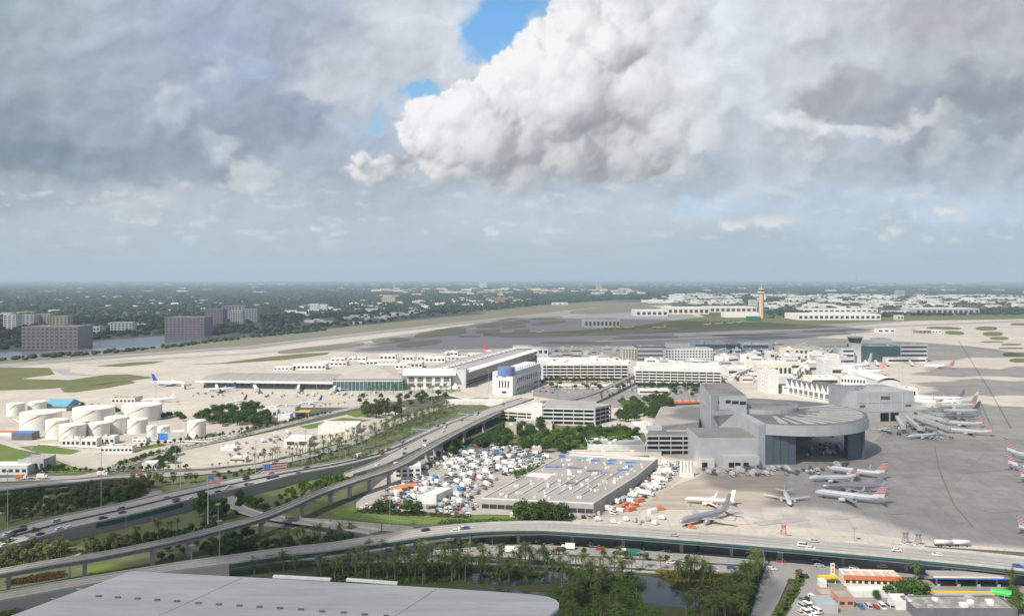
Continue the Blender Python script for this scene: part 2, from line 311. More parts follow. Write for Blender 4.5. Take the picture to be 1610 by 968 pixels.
def joints(m, sx, sy, dark=.8, width=.03, rot=0.0):
    """slab joints / lane seams: a thin darker grid (brick texture) multiplied over a material"""
    t = m.node_tree; b = t.nodes['Principled BSDF']; src = b.inputs['Base Color'].links[0].from_socket
    tc = t.nodes.new('ShaderNodeTexCoord'); mp = t.nodes.new('ShaderNodeMapping'); mp.inputs['Rotation'].default_value[2] = rot; t.links.new(tc.outputs['Object'], mp.inputs[0])
    br = t.nodes.new('ShaderNodeTexBrick'); t.links.new(mp.outputs[0], br.inputs[0]); br.offset = 0; br.inputs['Scale'].default_value = 1
    br.inputs['Brick Width'].default_value = sx; br.inputs['Row Height'].default_value = sy; br.inputs['Mortar Size'].default_value = width * min(sx, sy); br.inputs['Color1'].default_value = (1, 1, 1, 1); br.inputs['Color2'].default_value = (.93, .93, .93, 1); br.inputs['Mortar'].default_value = (dark, dark, dark, 1)
    k = t.nodes.new('ShaderNodeMix'); k.data_type = 'RGBA'; k.blend_type = 'MULTIPLY'; k.inputs[0].default_value = 1
    t.links.new(src, k.inputs[6]); t.links.new(br.outputs[0], k.inputs[7]); t.links.new(k.outputs[2], b.inputs['Base Color']); return m
m_apron = joints(mat('apron_concrete', (.57, .52, .445), .85, (.46, .425, .37), .012, 6, col3=(.33, .31, .29), scale3=.09, amt3=.4), 15, 15, .84, .03)
m_apron2 = joints(mat('apron_grey', (.45, .42, .39), .85, (.36, .34, .32), .010, 8, col3=(.27, .25, .24), scale3=.07, amt3=.5, contrast=(.42, .62)), 12, 12, .84, .03, .2)
m_stain = mat('rubber_stain', (.20, .19, .18), .9, (.26, .25, .24), .05)
m_asph = mat('taxiway_asphalt', (.23, .22, .225), .9, (.28, .27, .27), .01, 6, stretch=(.2, .3, 2))
m_run = mat('runway_asphalt', (.33, .31, .30), .9, (.27, .26, .26), .02, 5)
m_grass = mat('dry_grass', (.115, .135, .045), 1, (.16, .15, .07), .01, 7, col3=(.07, .10, .03), scale3=.06, amt3=.5)
m_grass2 = mat('infield_grass', (.155, .15, .105), 1, (.19, .175, .13), .01, 6)
m_lawn = mat('bright_lawn', (.09, .15, .025), 1, (.13, .17, .04), .03, 6)
m_road = mat('road_concrete', (.36, .345, .33), .85, (.30, .29, .28), .03, 6, col3=(.24, .23, .23), scale3=.6, amt3=.2)
m_road2 = mat('road_asphalt', (.23, .225, .225), .9, (.28, .27, .265), .03, 6)
m_barr = mat('barrier_concrete', (.48, .46, .42), .85, (.38, .36, .33), .2, 4)
m_wallc = mat('retaining_wall_concrete', (.42, .41, .39), .85, (.33, .32, .30), .15, 5)
m_teal = mat('teal_steel', (.035, .12, .125), .5, (.03, .085, .095), .3)
m_white_line = mat('lane_paint', (.75, .75, .72), .7)
m_yellow_line = mat('yellow_paint', (.55, .40, .06), .7)
m_white = mat('white_paint', (.74, .74, .71), .6, (.62, .62, .60), .3, 5, col3=(.50, .50, .49), scale3=.07, amt3=.22, rnd=.08)
m_cream = mat('cream_paint', (.66, .61, .51), .7, (.56, .52, .44), .3, 4, rnd=.06)
m_tank = mat('tank_paint', (.80, .78, .73), .5, (.70, .67, .61), .12, 6, col3=(.55, .50, .43), scale3=.5, amt3=.15, stretch=(0, 1, 1))
m_grey = mat('grey_cladding', (.40, .41, .42), .7, (.34, .35, .37), .12, 5)
m_palegrey = mat('pale_grey_panel', (.58, .60, .60), .7, (.50, .52, .53), .1, 5)
m_dgrey = mat('dark_grey', (.16, .165, .18), .8, (.12, .125, .14), .2)
m_blued = mat('dark_blue_steel', (.12, .15, .185), .6, (.10, .13, .165), .3)
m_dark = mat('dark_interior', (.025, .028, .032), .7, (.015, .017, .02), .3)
m_glass = mat('dark_window_glass', (.03, .04, .05), .12, (.045, .06, .07), .2, spec=.6)
m_tglass = mat('teal_curtain_glass', (.055, .13, .135), .15, (.04, .09, .10), .15, spec=.6)
m_bglass = mat('blue_glass', (.07, .12, .2), .15, (.05, .09, .14), .2, spec=.6)
m_roofw = mat('white_roof', (.70, .69, .66), .8, (.56, .55, .53), .03, 6, col3=(.42, .41, .39), scale3=.3, amt3=.2)
m_roofg = mat('grey_roof', (.34, .335, .33), .9, (.26, .255, .25), .05, 6, col3=(.45, .44, .42), scale3=.2, amt3=.3)
m_roofb = mat('brown_roof', (.27, .25, .235), .9, (.34, .32, .30), .06, 6)
m_mauve = mat('mauve_wall', (.29, .24, .265), .8, (.24, .20, .22), .1)
m_tan = mat('tan_wall', (.52, .46, .33), .8, (.46, .40, .29), .1)
m_peach = mat('peach_wall', (.62, .44, .32), .8, (.55, .39, .29), .1)
m_brick = mat('rust_brick', (.36, .19, .11), .8, (.30, .16, .1), .1)
m_blue = mat('bright_blue', (.05, .16, .50), .5, (.07, .22, .58), .5)
m_cyan = mat('cyan_roof', (.14, .38, .50), .5, (.11, .32, .44), .3)
m_orange = mat('orange_paint', (.58, .17, .07), .5, (.50, .19, .09), .4)
m_red = mat('red_paint', (.45, .03, .03), .45, (.38, .03, .03), .4)
m_yellow = mat('yellow_paint_body', (.75, .46, .03), .5, (.68, .42, .03), .4)
m_green = mat('green_paint', (.06, .42, .10), .5)
m_dgreen = mat('dark_green_paint', (.04, .17, .13), .5)
m_metal = mat('galvanised_steel', (.48, .49, .49), .45, (.40, .41, .41), .6, metal=.4)
m_tyre = mat('tyre_rubber', (.02, .02, .02), .9)
m_trunk = mat('palm_trunk', (.22, .20, .16), .95, (.16, .14, .11), 1.2)
m_bark = mat('tree_bark', (.14, .10, .07), .95, (.10, .07, .05), 1.0)
def leafmat(name, c1, c2, c3, rnd=.25):
    m = mat(name, c1, .75, c2, .35, 3, col3=c3, scale3=1.4, amt3=.6, rnd=rnd, spec=.2)
    t = m.node_tree; b = t.nodes['Principled BSDF']; o = t.nodes['Material Output']
    tr = t.nodes.new('ShaderNodeBsdfTranslucent'); t.links.new(b.inputs['Base Color'].links[0].from_socket, tr.inputs[0])
    ms = t.nodes.new('ShaderNodeMixShader'); ms.inputs[0].default_value = .25; t.links.new(b.outputs[0], ms.inputs[1]); t.links.new(tr.outputs[0], ms.inputs[2]); t.links.new(ms.outputs[0], o.inputs[0])
    return m
m_palm = leafmat('palm_leaf', (.065, .115, .030), (.10, .145, .038), (.145, .155, .045))
m_palm2 = leafmat('cabbage_palm_leaf', (.10, .13, .045), (.06, .09, .03), (.17, .16, .06))
m_leaf = leafmat('tree_leaf', (.052, .10, .022), (.085, .14, .028), (.032, .065, .016))
m_leaf2 = leafmat('bright_tree_leaf', (.085, .15, .022), (.12, .18, .035), (.05, .10, .018))
m_leaf3 = leafmat('olive_tree_leaf', (.08, .085, .035), (.11, .10, .05), (.05, .06, .02))
m_far = mat('far_canopy', (.020, .036, .022), 1, (.036, .052, .028), .003, 6, col3=(.012, .024, .018), scale3=.02, amt3=.6)
m_red_leaf = leafmat('red_shrub_leaf', (.13, .035, .025), (.08, .05, .02), (.05, .07, .02))
m_yel_leaf = leafmat('yellow_shrub_leaf', (.30, .24, .04), (.14, .14, .03), (.07, .10, .02))
m_water = mat('pond_water', (.03, .04, .04), .08, (.05, .06, .055), .05, spec=.5)
m_lake = mat('lake_water', (.10, .13, .15), .25, (.13, .16, .18), .01, spec=.4)
# ================================================================== ground and surfaces
def sheet(name, pts, m, z, kind='structure', raw=False):
    P = [Vector((*p, z)) for p in pts] if raw else [G(x, y, z) for x, y in pts]
    bm = bmesh.new(); vs = [bm.verts.new(p) for p in P]; f = bm.faces.new(vs); f.normal_update()
    if f.normal.z < 0: f.normal_flip()
    bmesh.ops.triangulate(bm, faces=[f])
    me = bpy.data.meshes.new(name); bm.to_mesh(me); bm.free(); me.materials.append(m)
    o = bpy.data.objects.new(name, me); COL.objects.link(o); o['kind'] = kind; return o
def oval(cx, cy, rx, ry, n=20, sk=0.0):
    out = []
    for k in range(n):
        t = 2 * math.pi * k / n; c, s = math.cos(t), math.sin(t)
        x = math.copysign(abs(c) ** .8, c) * rx; y = math.copysign(abs(s) ** .8, s) * ry
        out.append((cx + x, cy + y + x * sk))
    return out
m_ground = mat('urban_ground', (.075, .085, .055), 1, (.14, .135, .11), .006, 8, col3=(.05, .065, .035), scale3=.05, amt3=.6)
sheet('ground', [(-60000, -600), (60000, -600), (60000, 80000), (-60000, 80000)], m_ground, -.05, raw=True)
sheet('airport_apron', [(-700, 640), (-60, 578), (0, 576), (200, 558), (400, 532), (600, 510), (760, 492), (880, 478), (1050, 479), (1110, 498), (1620, 500), (2300, 505), (2600, 700), (2300, 880), (1620, 868), (1300, 848), (1100, 836), (960, 826), (880, 822), (1000, 760), (1032, 735), (1010, 700), (960, 690), (700, 620), (560, 640), (430, 640), (260, 664), (0, 632), (-300, 640)], m_apron, .0)
sheet('apron_field', [(1100, 745), (1190, 735), (1350, 720), (1400, 668), (1470, 676), (1620, 640), (2300, 640), (2600, 700), (2300, 860), (1620, 864), (1480, 852), (1360, 838), (1240, 826), (1090, 792)], m_apron2, .05)
sheet('apron_north', [(1440, 560), (1660, 590), (2000, 640), (2000, 690), (1500, 690), (1440, 660)], m_apron, .09)
m_dirt = mat('dirty_apron', (.30, .26, .22), .9, (.40, .35, .29), .06, 7, stretch=(.1, .5, 2.5))
sheet('dirt_apron', [(1062, 762), (1100, 748), (1240, 745), (1235, 796), (1120, 800), (1000, 800)], m_dirt, .135)
# airfield
sheet('airfield_grass', [(-700, 640), (-60, 572), (0, 561), (200, 549), (350, 535), (500, 519), (700, 497), (860, 480), (940, 474), (1060, 476), (1040, 480), (930, 486), (800, 502), (600, 524), (400, 548), (200, 560), (0, 576), (-60, 580)], m_grass2, .12)
sheet('infield_grass', [(1110, 497), (1384, 498), (1500, 496), (1700, 496), (1700, 500), (1500, 503), (1384, 505), (1250, 512), (1060, 522), (850, 530), (760, 528), (760, 524), (900, 520), (1000, 512)], m_grass, .12)
sheet('taxiway', [(560, 536), (700, 516), (800, 502), (930, 486), (1000, 482), (1060, 484), (1100, 499), (1320, 504), (1480, 500), (1330, 514), (1160, 520), (1060, 524), (1060, 528), (1330, 520), (1340, 526), (1100, 542), (900, 545), (600, 551), (430, 553)], m_asph, .06)
def strip(name, pts, m, z, w):
    c = [G(x, y, z) for x, y in pts]; L, Rr = [], []
    for i, p in enumerate(c):
        d = (c[min(i + 1, len(c) - 1)] - c[max(i - 1, 0)]); d.z = 0; d.normalize(); nrm_ = Vector((-d.y, d.x, 0)); ww = w[i] if isinstance(w, (list, tuple)) else w
        L.append(p + nrm_ * ww / 2); Rr.append(p - nrm_ * ww / 2)
    mb = MB(); mb.add(L + Rr, [(i, i + 1, len(c) + i + 1, len(c) + i) for i in range(len(c) - 1)])
    for j, f in enumerate(mb.f): mb.f[j] = f[::-1]
    o = mb.build(name, m); o['kind'] = 'structure'; return o
strip('runway', [(-100, 583), (200, 559), (400, 545), (600, 521.5), (800, 499.5), (940, 484)], m_run, .2, 62)
strip('runway_centre_wear', [(60, 570), (400, 545), (600, 521.5), (800, 499.5), (930, 485)], m_stain, .3, 16)
strip('parallel_taxiway', [(120, 571), (400, 555), (560, 540), (700, 522), (860, 500), (960, 489)], m_apron2, .22, 30)
strip('north_runway', [(1000, 531), (1200, 524), (1400, 513), (1620, 504), (1900, 498)], m_run, .2, 50)
strip('north_taxiway', [(900, 538), (1150, 529), (1400, 520), (1650, 512)], m_apron, .24, 30)
for i, (cx, cy, rx, ry, sk) in enumerate([(716, 522, 18, 4.5, -.06), (791, 509.5, 44, 3.6, -.1), (767, 521, 20, 3, -.05), (809, 514, 20, 2, -.08), (820, 520.5, 14, 3, -.1), (738, 528.5, 18, 1.6, 0), (850, 527, 66, 3.2, -.02), (862, 507.5, 28, 2.6, -.08), (859, 500, 27, 2.2, -.06), (965, 487.5, 70, 4.5, -.05), (905, 538.5, 56, 2, 0),
      (615, 534.5, 31, 4.2, -.03), (692, 523, 41, 5.4, -.12), (659, 540, 36, 4, -.1), (505, 547, 69, 4, -.10), (1015, 530.5, 52, 2.4, -.02), (995, 521, 78, 3.5, -.06), (1120, 518, 60, 2.6, -.05), (1240, 515, 70, 2.2, -.03), (1180, 526, 60, 1.3, -.02), (1320, 519, 60, 1.3, -.03),
      (1551, 516, 17, 3, 0), (1561, 524.5, 16, 3.2, 0), (1571, 531.5, 15, 2.2, 0), (1600, 557, 24, 3.6, 0), (1605, 566, 18, 3, 0), (1604, 509.5, 16, 2, 0), (1501, 523, 15, 2.8, .05), (1484, 515.5, 27, 2, .02), (1590, 541, 16, 1.2, 0), (1560, 537, 18, .9, 0), (1590, 547, 20, 1.0, 0)]):
    sheet('grass_island', oval(cx, cy, rx, ry, 20, sk), m_grass2 if cx < 1400 else m_grass, .34 + i * .006)
sheet('grass_strip', [(350, 570), (420, 561), (470, 556), (519, 553.5), (514, 557), (450, 565), (360, 571), (290, 573)], m_grass, .30)
sheet('sunny_grass', [(-700, 660), (-200, 590), (0, 577), (78, 578), (86, 588), (30, 595), (110, 597), (165, 589), (200, 588), (242, 593), (160, 604), (70, 611), (0, 613), (-400, 640)], m_grass, .32)
sheet('grass_strip', [(95, 610), (160, 603), (205, 598), (214, 601), (170, 609), (118, 616), (100, 616)], m_grass, .32)
sheet('grass_strip', [(150, 575), (210, 569), (260, 567), (240, 571), (190, 576)], m_grass, .32)
sheet('taxiway_patch', [(78, 580), (110, 578), (108, 584), (150, 590), (100, 588)], m_apron2, .33)
# yards on the near side of the terminals
m_yard = mat('pale_yard', (.50, .46, .40), .9, (.40, .37, .32), .02, 7, col3=(.30, .28, .25), scale3=.12, amt3=.35)
m_lot = mat('parking_asphalt', (.20, .195, .19), .9, (.27, .26, .25), .03, 6)
sheet('fuel_yard', [(-300, 640), (0, 628), (60, 622), (260, 655), (400, 668), (360, 690), (250, 716), (170, 738), (120, 735), (60, 712), (0, 700), (-300, 690)], m_yard, .06)
sheet('work_yard', [(268, 712), (420, 680), (560, 648), (640, 640), (600, 668), (545, 692), (470, 714), (400, 728), (320, 736), (240, 738)], m_yard, .10)
sheet('lawn', [(-100, 690), (0, 697), (62, 716), (128, 738), (146, 742), (90, 745), (20, 728), (-100, 714)], m_lawn, .13)
sheet('lawn', [(30, 702), (70, 699), (128, 708), (110, 714), (60, 712)], m_lawn, .13)
sheet('lawn', [(200, 703), (255, 696), (262, 700), (222, 708)], m_lawn, .13)
sheet('lawn', [(470, 670), (540, 656), (585, 660), (540, 668), (484, 674)], m_lawn, .14)
sheet('lawn', [(540, 650), (576, 643), (590, 652), (560, 656)], m_lawn, .15)
sheet('rental_lot', [(560, 790), (600, 755), (660, 716), (700, 700), (800, 694), (900, 704), (1034, 722), (1040, 740), (1090, 735), (1000, 810), (930, 812), (757, 808), (560, 812)], mat('lot_paving', (.34, .315, .285), .9, (.44, .41, .37), .03, 7, col3=(.2, .19, .18), scale3=.1, amt3=.4), .10)
sheet('parking_lot', [(838, 606), (1110, 606), (1115, 640), (960, 640), (838, 622)], m_lot, .11)
sheet('lawn', [(520, 800), (560, 797), (640, 803), (740, 808), (860, 812), (860, 818), (760, 820), (690, 824), (600, 822), (530, 812)], m_lawn, .14)
sheet('lawn', [(380, 812), (440, 806), (470, 812), (440, 820), (400, 822)], m_lawn, .10)
sheet('lawn', [(122, 892), (160, 885), (206, 890), (180, 898), (140, 900)], m_lawn, .10)
sheet('lawn', [(-40, 868), (40, 860), (110, 858), (120, 872), (60, 886), (-40, 895)], m_grass, .10)
sheet('lawn', [(440, 748), (540, 735), (600, 726), (622, 722), (590, 738), (545, 750), (500, 764), (450, 768)], m_lawn, .13)
sheet('mulch_bed', [(350, 872), (392, 850), (404, 858), (396, 872), (360, 876)], mat('red_mulch', (.28, .05, .03), 1, (.2, .05, .03), .5), .16)
m_verge = mat('green_verge', (.085, .115, .04), 1, (.13, .14, .075), .03, 7, col3=(.05, .075, .025), scale3=.15, amt3=.5)
sheet('verge', [(-260, 960), (-260, 770), (100, 752), (250, 744), (400, 730), (560, 690), (700, 632), (760, 622), (790, 640), (700, 700), (640, 730), (560, 770), (540, 800), (520, 880), (480, 905), (300, 905)], m_verge, -.01)
sheet('forecourt', [(1262, 1010), (1280, 925), (1300, 903), (1700, 925), (1760, 1010)], m_lot, .22)
sheet('green_belt', [(700, 718), (780, 668), (860, 668), (1010, 672), (1016, 690), (1010, 712), (900, 708), (820, 703)], m_verge, .12)
for q in ([(1290, 812), (1330, 806), (1352, 812), (1320, 817)], [(1395, 803), (1425, 801), (1432, 806), (1405, 808)], [(1500, 738), (1560, 733), (1572, 739), (1520, 744)], [(1180, 820), (1260, 812), (1275, 817), (1200, 826)], [(1300, 760), (1370, 757), (1378, 761), (1310, 764)], [(1420, 745), (1450, 744), (1452, 748), (1425, 749)], [(1540, 800), (1590, 797), (1600, 803), (1560, 806)], [(1105, 806), (1150, 802), (1165, 806), (1120, 812)]): sheet('oil_stain', [(x + random.uniform(-6, 6), y + random.uniform(-.6, .6)) for x, y in q], mat('oil_stain', (.30, .28, .27), .8, (.38, .36, .34), .08, 7), .18 + random.random() * .02)
# ------------------------------------------------------------------ elevated and ground roads
m_wear = mat('lane_wear', (.235, .225, .215), .85, (.31, .30, .285), .08, 6)
def smooth_path(pts, n=6):
    out = []
    P = [pts[0]] + pts + [pts[-1]]
    for i in range(1, len(P) - 2):
        for k in range(n):
            t = k / n; q = []
            for a, b, c, d in zip(P[i - 1], P[i], P[i + 1], P[i + 2]):
                q.append(.5 * ((2 * b) + (c - a) * t + (2 * a - 5 * b + 4 * c - d) * t * t + (3 * b - a - 3 * c + d) * t ** 3))
            out.append(tuple(q))
    return out + [tuple(pts[-1])]
def road(name, pts, m, lanes=True, barrier=.9, under=None, piers=None, thick=1.6, wall=False, label=None, cat=None, centre=False, dark=None, girder=None):
    """pts: (px, py, z, width) along the centre line. Deck, edge barriers, lane paint and piers, all real solids."""
    ps = smooth_path([(G(x, y, z).x, G(x, y, z).y, z, w) for x, y, z, w in pts])
    C = [Vector(p[:3]) for p in ps]; N = []
    for i in range(len(C)):
        d = C[min(i + 1, len(C) - 1)] - C[max(i - 1, 0)]; d.z = 0; d.normalize(); N.append(Vector((-d.y, d.x, 0)))
    def band(o0, o1, z0, z1, mm, nm, par):
        """a solid strip between lateral offsets o0..o1 (fractions of half width + metres) and heights z0..z1 above the deck"""
        mb = MB(); rings = []
        for c, n, p in zip(C, N, ps):
            hw = p[3] / 2
            a = c + n * (o0[0] * hw + o0[1]); b = c + n * (o1[0] * hw + o1[1]); up = Vector((0, 0, 1))
            lo = z0 if not callable(z0) else z0(c)
            rings.append([a + up * lo, b + up * lo, b + up * z1, a + up * z1])
        mb.loft(rings); return mb.build(nm, mm, par)
    if label:
        root = thing(name, label, cat)
    else: root = None
    top = max(p[2] for p in ps)
    if root is None:
        o = band((-1, 0), (1, 0), -.06, 0, m, name, None); o['kind'] = 'structure'; root = o
    else:
        band((-1, 0), (1, 0), (lambda c: -c.z + .02) if wall else -thick * .4, 0, m, 'deck', root)
        if not wall: band((-.72, 0), (.72, 0), -thick, -thick * .4 - .01, under or m_wallc, 'girder', root)
        if girder:
            for s in (1, -1): band((s * .99, 0), (s * .99, .25 * s), -thick * .55, -.02, girder, 'girder', root); band((s * .93, 0), (s * .93, .2 * s), -thick - .3, -thick * .56, m_dgrey, 'girder', root)
    if barrier:
        band((1, -.35), (1, 0), .0, barrier, m_barr, 'barrier', root); band((-1, 0), (-1, .35), .0, barrier, m_barr, 'barrier', root)
    if centre: band((0, -.3), (0, .3), .0, 1.0, dark or m_dgrey, 'median_barrier', root)
    for s in ((-1, 1) if centre else (0,)):
        for q in ((.2, .5, .8) if centre else (-.5, .05, .5)):
            off = s * q if centre else q
            MB().loft([[c + n * (off * p[3] / 2 - .8) + Vector((0, 0, .002)), c + n * (off * p[3] / 2 + .8) + Vector((0, 0, .002)), c + n * (off * p[3] / 2 + .8) + Vector((0, 0, .006)), c + n * (off * p[3] / 2 - .8) + Vector((0, 0, .006))] for c, n, p in zip(C, N, ps)]).build('lane_wear', m_wear, root) if lanes else None
    if lanes:
        mb = MB()
        for s in ((-1, 1) if centre else (0,)):
            for q in ((.33, .67) if centre else (-.33, .33)):
                off = s * q if centre else q
                run = 0.0
                for i in range(len(C) - 1):
                    L = (C[i + 1] - C[i]).length; k = max(1, int(L / 12))
                    for j in range(k):
                        a = C[i].lerp(C[i + 1], j / k); b = C[i].lerp(C[i + 1], (j + .38) / k); hw = ps[i][3] / 2
                        n = N[i]; o = n * off * hw; e = n * .09; up = Vector((0, 0, .012))
                        mb.add([a + o - e + up, b + o - e + up, b + o + e + up, a + o + e + up], [(0, 1, 2, 3)])
        for s in (1, -1):
            for i in range(len(C) - 1):
                up = Vector((0, 0, .012))
                a = C[i] + N[i] * s * (ps[i][3] / 2 - 1.1) + up; b = C[i + 1] + N[i + 1] * s * (ps[i + 1][3] / 2 - 1.1) + up
                a2 = a - N[i] * s * .15; b2 = b - N[i + 1] * s * .15
                mb.add([a, b, b2, a2], [(0, 1, 2, 3)])
        mb.build('lane_markings', m_white_line, root)
    if piers:
        for (px, py) in piers:
            g = G(px, py, 0); i = min(range(len(C)), key=lambda i: (C[i].xy - g.xy).length); c, n = C[i], N[i]
            mb = MB(); mb.obox(c.xy, (N[i].y, -N[i].x), .8, 1.1, -.05, c.z - thick - 1.3); mb.obox(c.xy, (N[i].y, -N[i].x), .9, ps[i][3] * .36, c.z - thick - 1.3, c.z - thick - .02)
            mb.build('pier', m_wallc, root)
    return root, C, N, ps
VIA = road('curved_viaduct', [(1900, 925, 9, 20), (1610, 887, 9, 20), (1450, 871, 9, 19), (1300, 858, 9, 19), (1150, 846, 9, 18), (1000, 835, 9, 17), (900, 829, 9, 16), (840, 827, 9, 15), (760, 829, 9, 14), (680, 836, 9, 13), (600, 848, 8.5, 12), (520, 860, 8, 11), (440, 869, 7.5, 11), (359, 880.5, 7, 11)], m_road, piers=[(810, 858), (900, 858), (990, 858), (1070, 865), (1150, 868), (1230, 876), (1320, 884), (1420, 892), (1520, 900), (710, 852), (640, 858)], label='long curved concrete flyover sweeping over the arterial road across the foreground', cat='viaduct', girder=m_teal, thick=1.9)
ROOFRD = road('ramp_viaduct', [(360, 880.5, 7, 11), (290, 890, 6.5, 11), (230, 899, 6, 10), (150, 912, 5.5, 10), (60, 928, 5, 11), (-60, 950, 5, 11)], m_road, label='concrete ramp on a grey retaining wall passing behind the big grey roof', cat='viaduct', wall=True)
EXPR = road('expressway', [(-120, 880, 6, 28), (0, 849, 6, 28), (100, 822, 6, 28), (200, 800, 6, 28), (300, 776, 6, 27), (400, 754, 6, 25), (450, 744, 6, 19), (548, 726, 5, 15), (620, 705, 5, 14), (700, 669, 7, 16), (760, 647, 8, 16)], m_road, centre=True, label='wide two way expressway crossing the left side on a low embankment', cat='viaduct', wall=True, thick=1.4)
def side_girder(res, x0, x1, m, name, h=2.4):
    root, C, N, ps = res; rings = []
    for c, n, p in zip(C, N, ps):
        if x0 <= CX + F * c.x / c.y <= x1: a = c - n * (p[3] / 2 + .02); b = c - n * (p[3] / 2 + .4); rings.append([(a.x, a.y, c.z - h), (b.x, b.y, c.z - h), (b.x, b.y, c.z - .1), (a.x, a.y, c.z - .1)])
    MB().loft(rings).build(name, m, root)
side_girder(EXPR, 130, 275, m_teal, 'girder', 2.6)
DECK = road('terminal_ramp', [(548, 745, 6, 8), (600, 727, 7, 12), (650, 702, 8, 15), (700, 677, 9, 17), (750, 655, 10, 17), (785, 641, 10.5, 17), (830, 626, 10.5, 14)], m_road, label='elevated terminal approach ramp beside the people mover track', cat='viaduct', piers=[(652, 719), (697, 694), (739, 672)])
UP = road('airport_drive', [(-60, 756, 0.6, 12), (80, 751, .6, 12), (200, 748, .6, 12), (323, 742, .6, 12), (400, 733, .6, 12), (474, 718, .6, 13), (548, 697, .6, 13), (600, 673, .6, 14), (650, 653, .6, 15), (700, 638, .6, 16), (760, 624, .6, 16)], m_road, barrier=0)
road('service_road', [(130, 748, .25, 9), (174, 738, .25, 9), (230, 720, .25, 9), (300, 702, .25, 10), (380, 684, .25, 10), (440, 669, .25, 10), (500, 654, .25, 10), (560, 640, .25, 10), (620, 630, .25, 10)], m_road, barrier=0)
road('ramp_road', [(420, 740, 5, 8), (385, 762, 4, 8), (362, 778, 3, 8), (370, 795, 2, 8), (400, 808, 1.5, 8), (450, 817, 2, 8), (520, 826, 4, 8), (590, 836, 7.6, 8)], m_road2, lanes=False, barrier=.8)
road('teal_ramp', [(-100, 778, 6, 12), (0, 768, 6, 12), (60, 761, 6, 12), (120, 756, 5, 12), (170, 751, 3, 11), (215, 749, .8, 10)], m_road, lanes=False, label='low ramp with teal side girders entering at the left edge', cat='viaduct', girder=m_teal, piers=[(20, 782), (90, 772)])
road('frontage_road', [(-60, 812, .22, 10), (40, 800, .22, 9), (70, 790, .22, 8), (62, 776, .22, 8), (90, 770, .22, 8), (160, 765, .22, 8), (235, 770, .22, 8), (240, 778, .22, 8), (200, 790, .22, 7)], m_road2, lanes=False, barrier=0)
road('underpass_road', [(130, 876, .22, 12), (160, 862, .22, 12), (220, 853, .22, 12), (300, 842, .22, 12), (360, 826, .22, 12), (430, 822, .22, 12), (520, 834, .22, 12), (600, 850, .22, 12), (700, 862, .22, 14)], m_road2, lanes=False, barrier=0)
road('frontage_road', [(240, 898, .24, 10), (320, 886, .24, 10), (400, 880, .24, 10), (480, 876, .24, 9), (580, 874, .24, 9), (690, 876, .24, 9)], m_road, lanes=False, barrier=0)
ART1 = road('arterial_road', [(560, 860, .3, 12), (640, 862, .3, 12), (740, 860, .3, 13), (840, 862, .3, 13), (960, 868, .3, 13), (1100, 876, .3, 13), (1300, 890, .3, 14), (1450, 900, .3, 14), (1610, 910, .3, 14), (1800, 922, .3, 14)], m_road2, barrier=0)
ART2 = road('arterial_road', [(560, 872, .34, 10), (700, 869, .34, 10), (800, 871, .34, 10), (880, 878, .34, 11), (1000, 886, .34, 12), (1100, 892, .34, 12), (1250, 902, .34, 13), (1400, 905, .30, 10)], m_road2, barrier=0)
sheet('junction', [(1180, 888), (1420, 894), (1700, 915), (1700, 905), (1400, 882), (1180, 878)], m_road2, .36)
road('side_street', [(1232, 888, .38, 13), (1215, 915, .38, 12), (1190, 968, .38, 12), (1165, 1020, .38, 12)], m_road2, lanes=False, barrier=0)
road('side_street', [(1300, 888, .40, 14), (1275, 925, .40, 13), (1245, 968, .40, 13), (1210, 1030, .40, 13)], m_road2, lanes=False, barrier=0)
# people mover guideway
GUIDE = road('people_mover_track', [(-80, 912, 10, 7), (0, 899, 10, 7), (80, 885, 10, 7), (160, 872, 10, 7), (240, 856, 10, 7), (310, 840, 10, 7), (400, 816, 10, 7), (450, 797, 10, 7), (500, 775, 10, 7), (560, 754, 10, 7), (620, 734, 10.5, 7), (660, 712, 11, 7), (700, 689, 11.5, 7), (745, 666, 12, 7), (785, 647, 12, 7)], m_dgrey, lanes=False, barrier=.7, label='elevated twin people mover track on concrete piers running beside the ramp', cat='guideway', thick=2.0,
     piers=[(5, 922), (136, 904), (246, 888), (296, 872), (409, 842), (483, 816), (525, 796), (553, 784), (581, 772), (598, 760), (620, 750), (640, 738), (652, 727), (697, 700), (709, 694), (739, 676)])
def track_detail(res):
    root, C, N, ps = res; up = Vector((0, 0, 1)); mb = MB()
    for o in (-1.9, -.9, .9, 1.9):
        mb.loft([[c + n * (o - .2) + up * .02, c + n * (o + .2) + up * .02, c + n * (o + .2) + up * .35, c + n * (o - .2) + up * .35] for c, n in zip(C, N)])
    mb.build('running_rail', m_barr, root)
track_detail(GUIDE)
G2W = road('people_mover_track', [(850, 631, 11, 6), (900, 627, 11, 6), (935, 617, 11, 6), (965, 604, 11, 6), (990, 592, 11, 6), (1003, 585, 11, 6)], m_road2, lanes=False, barrier=.6, label='distant elevated track curving between the white parking garages', cat='guideway', piers=[(900, 640), (935, 628), (965, 614), (985, 605)])
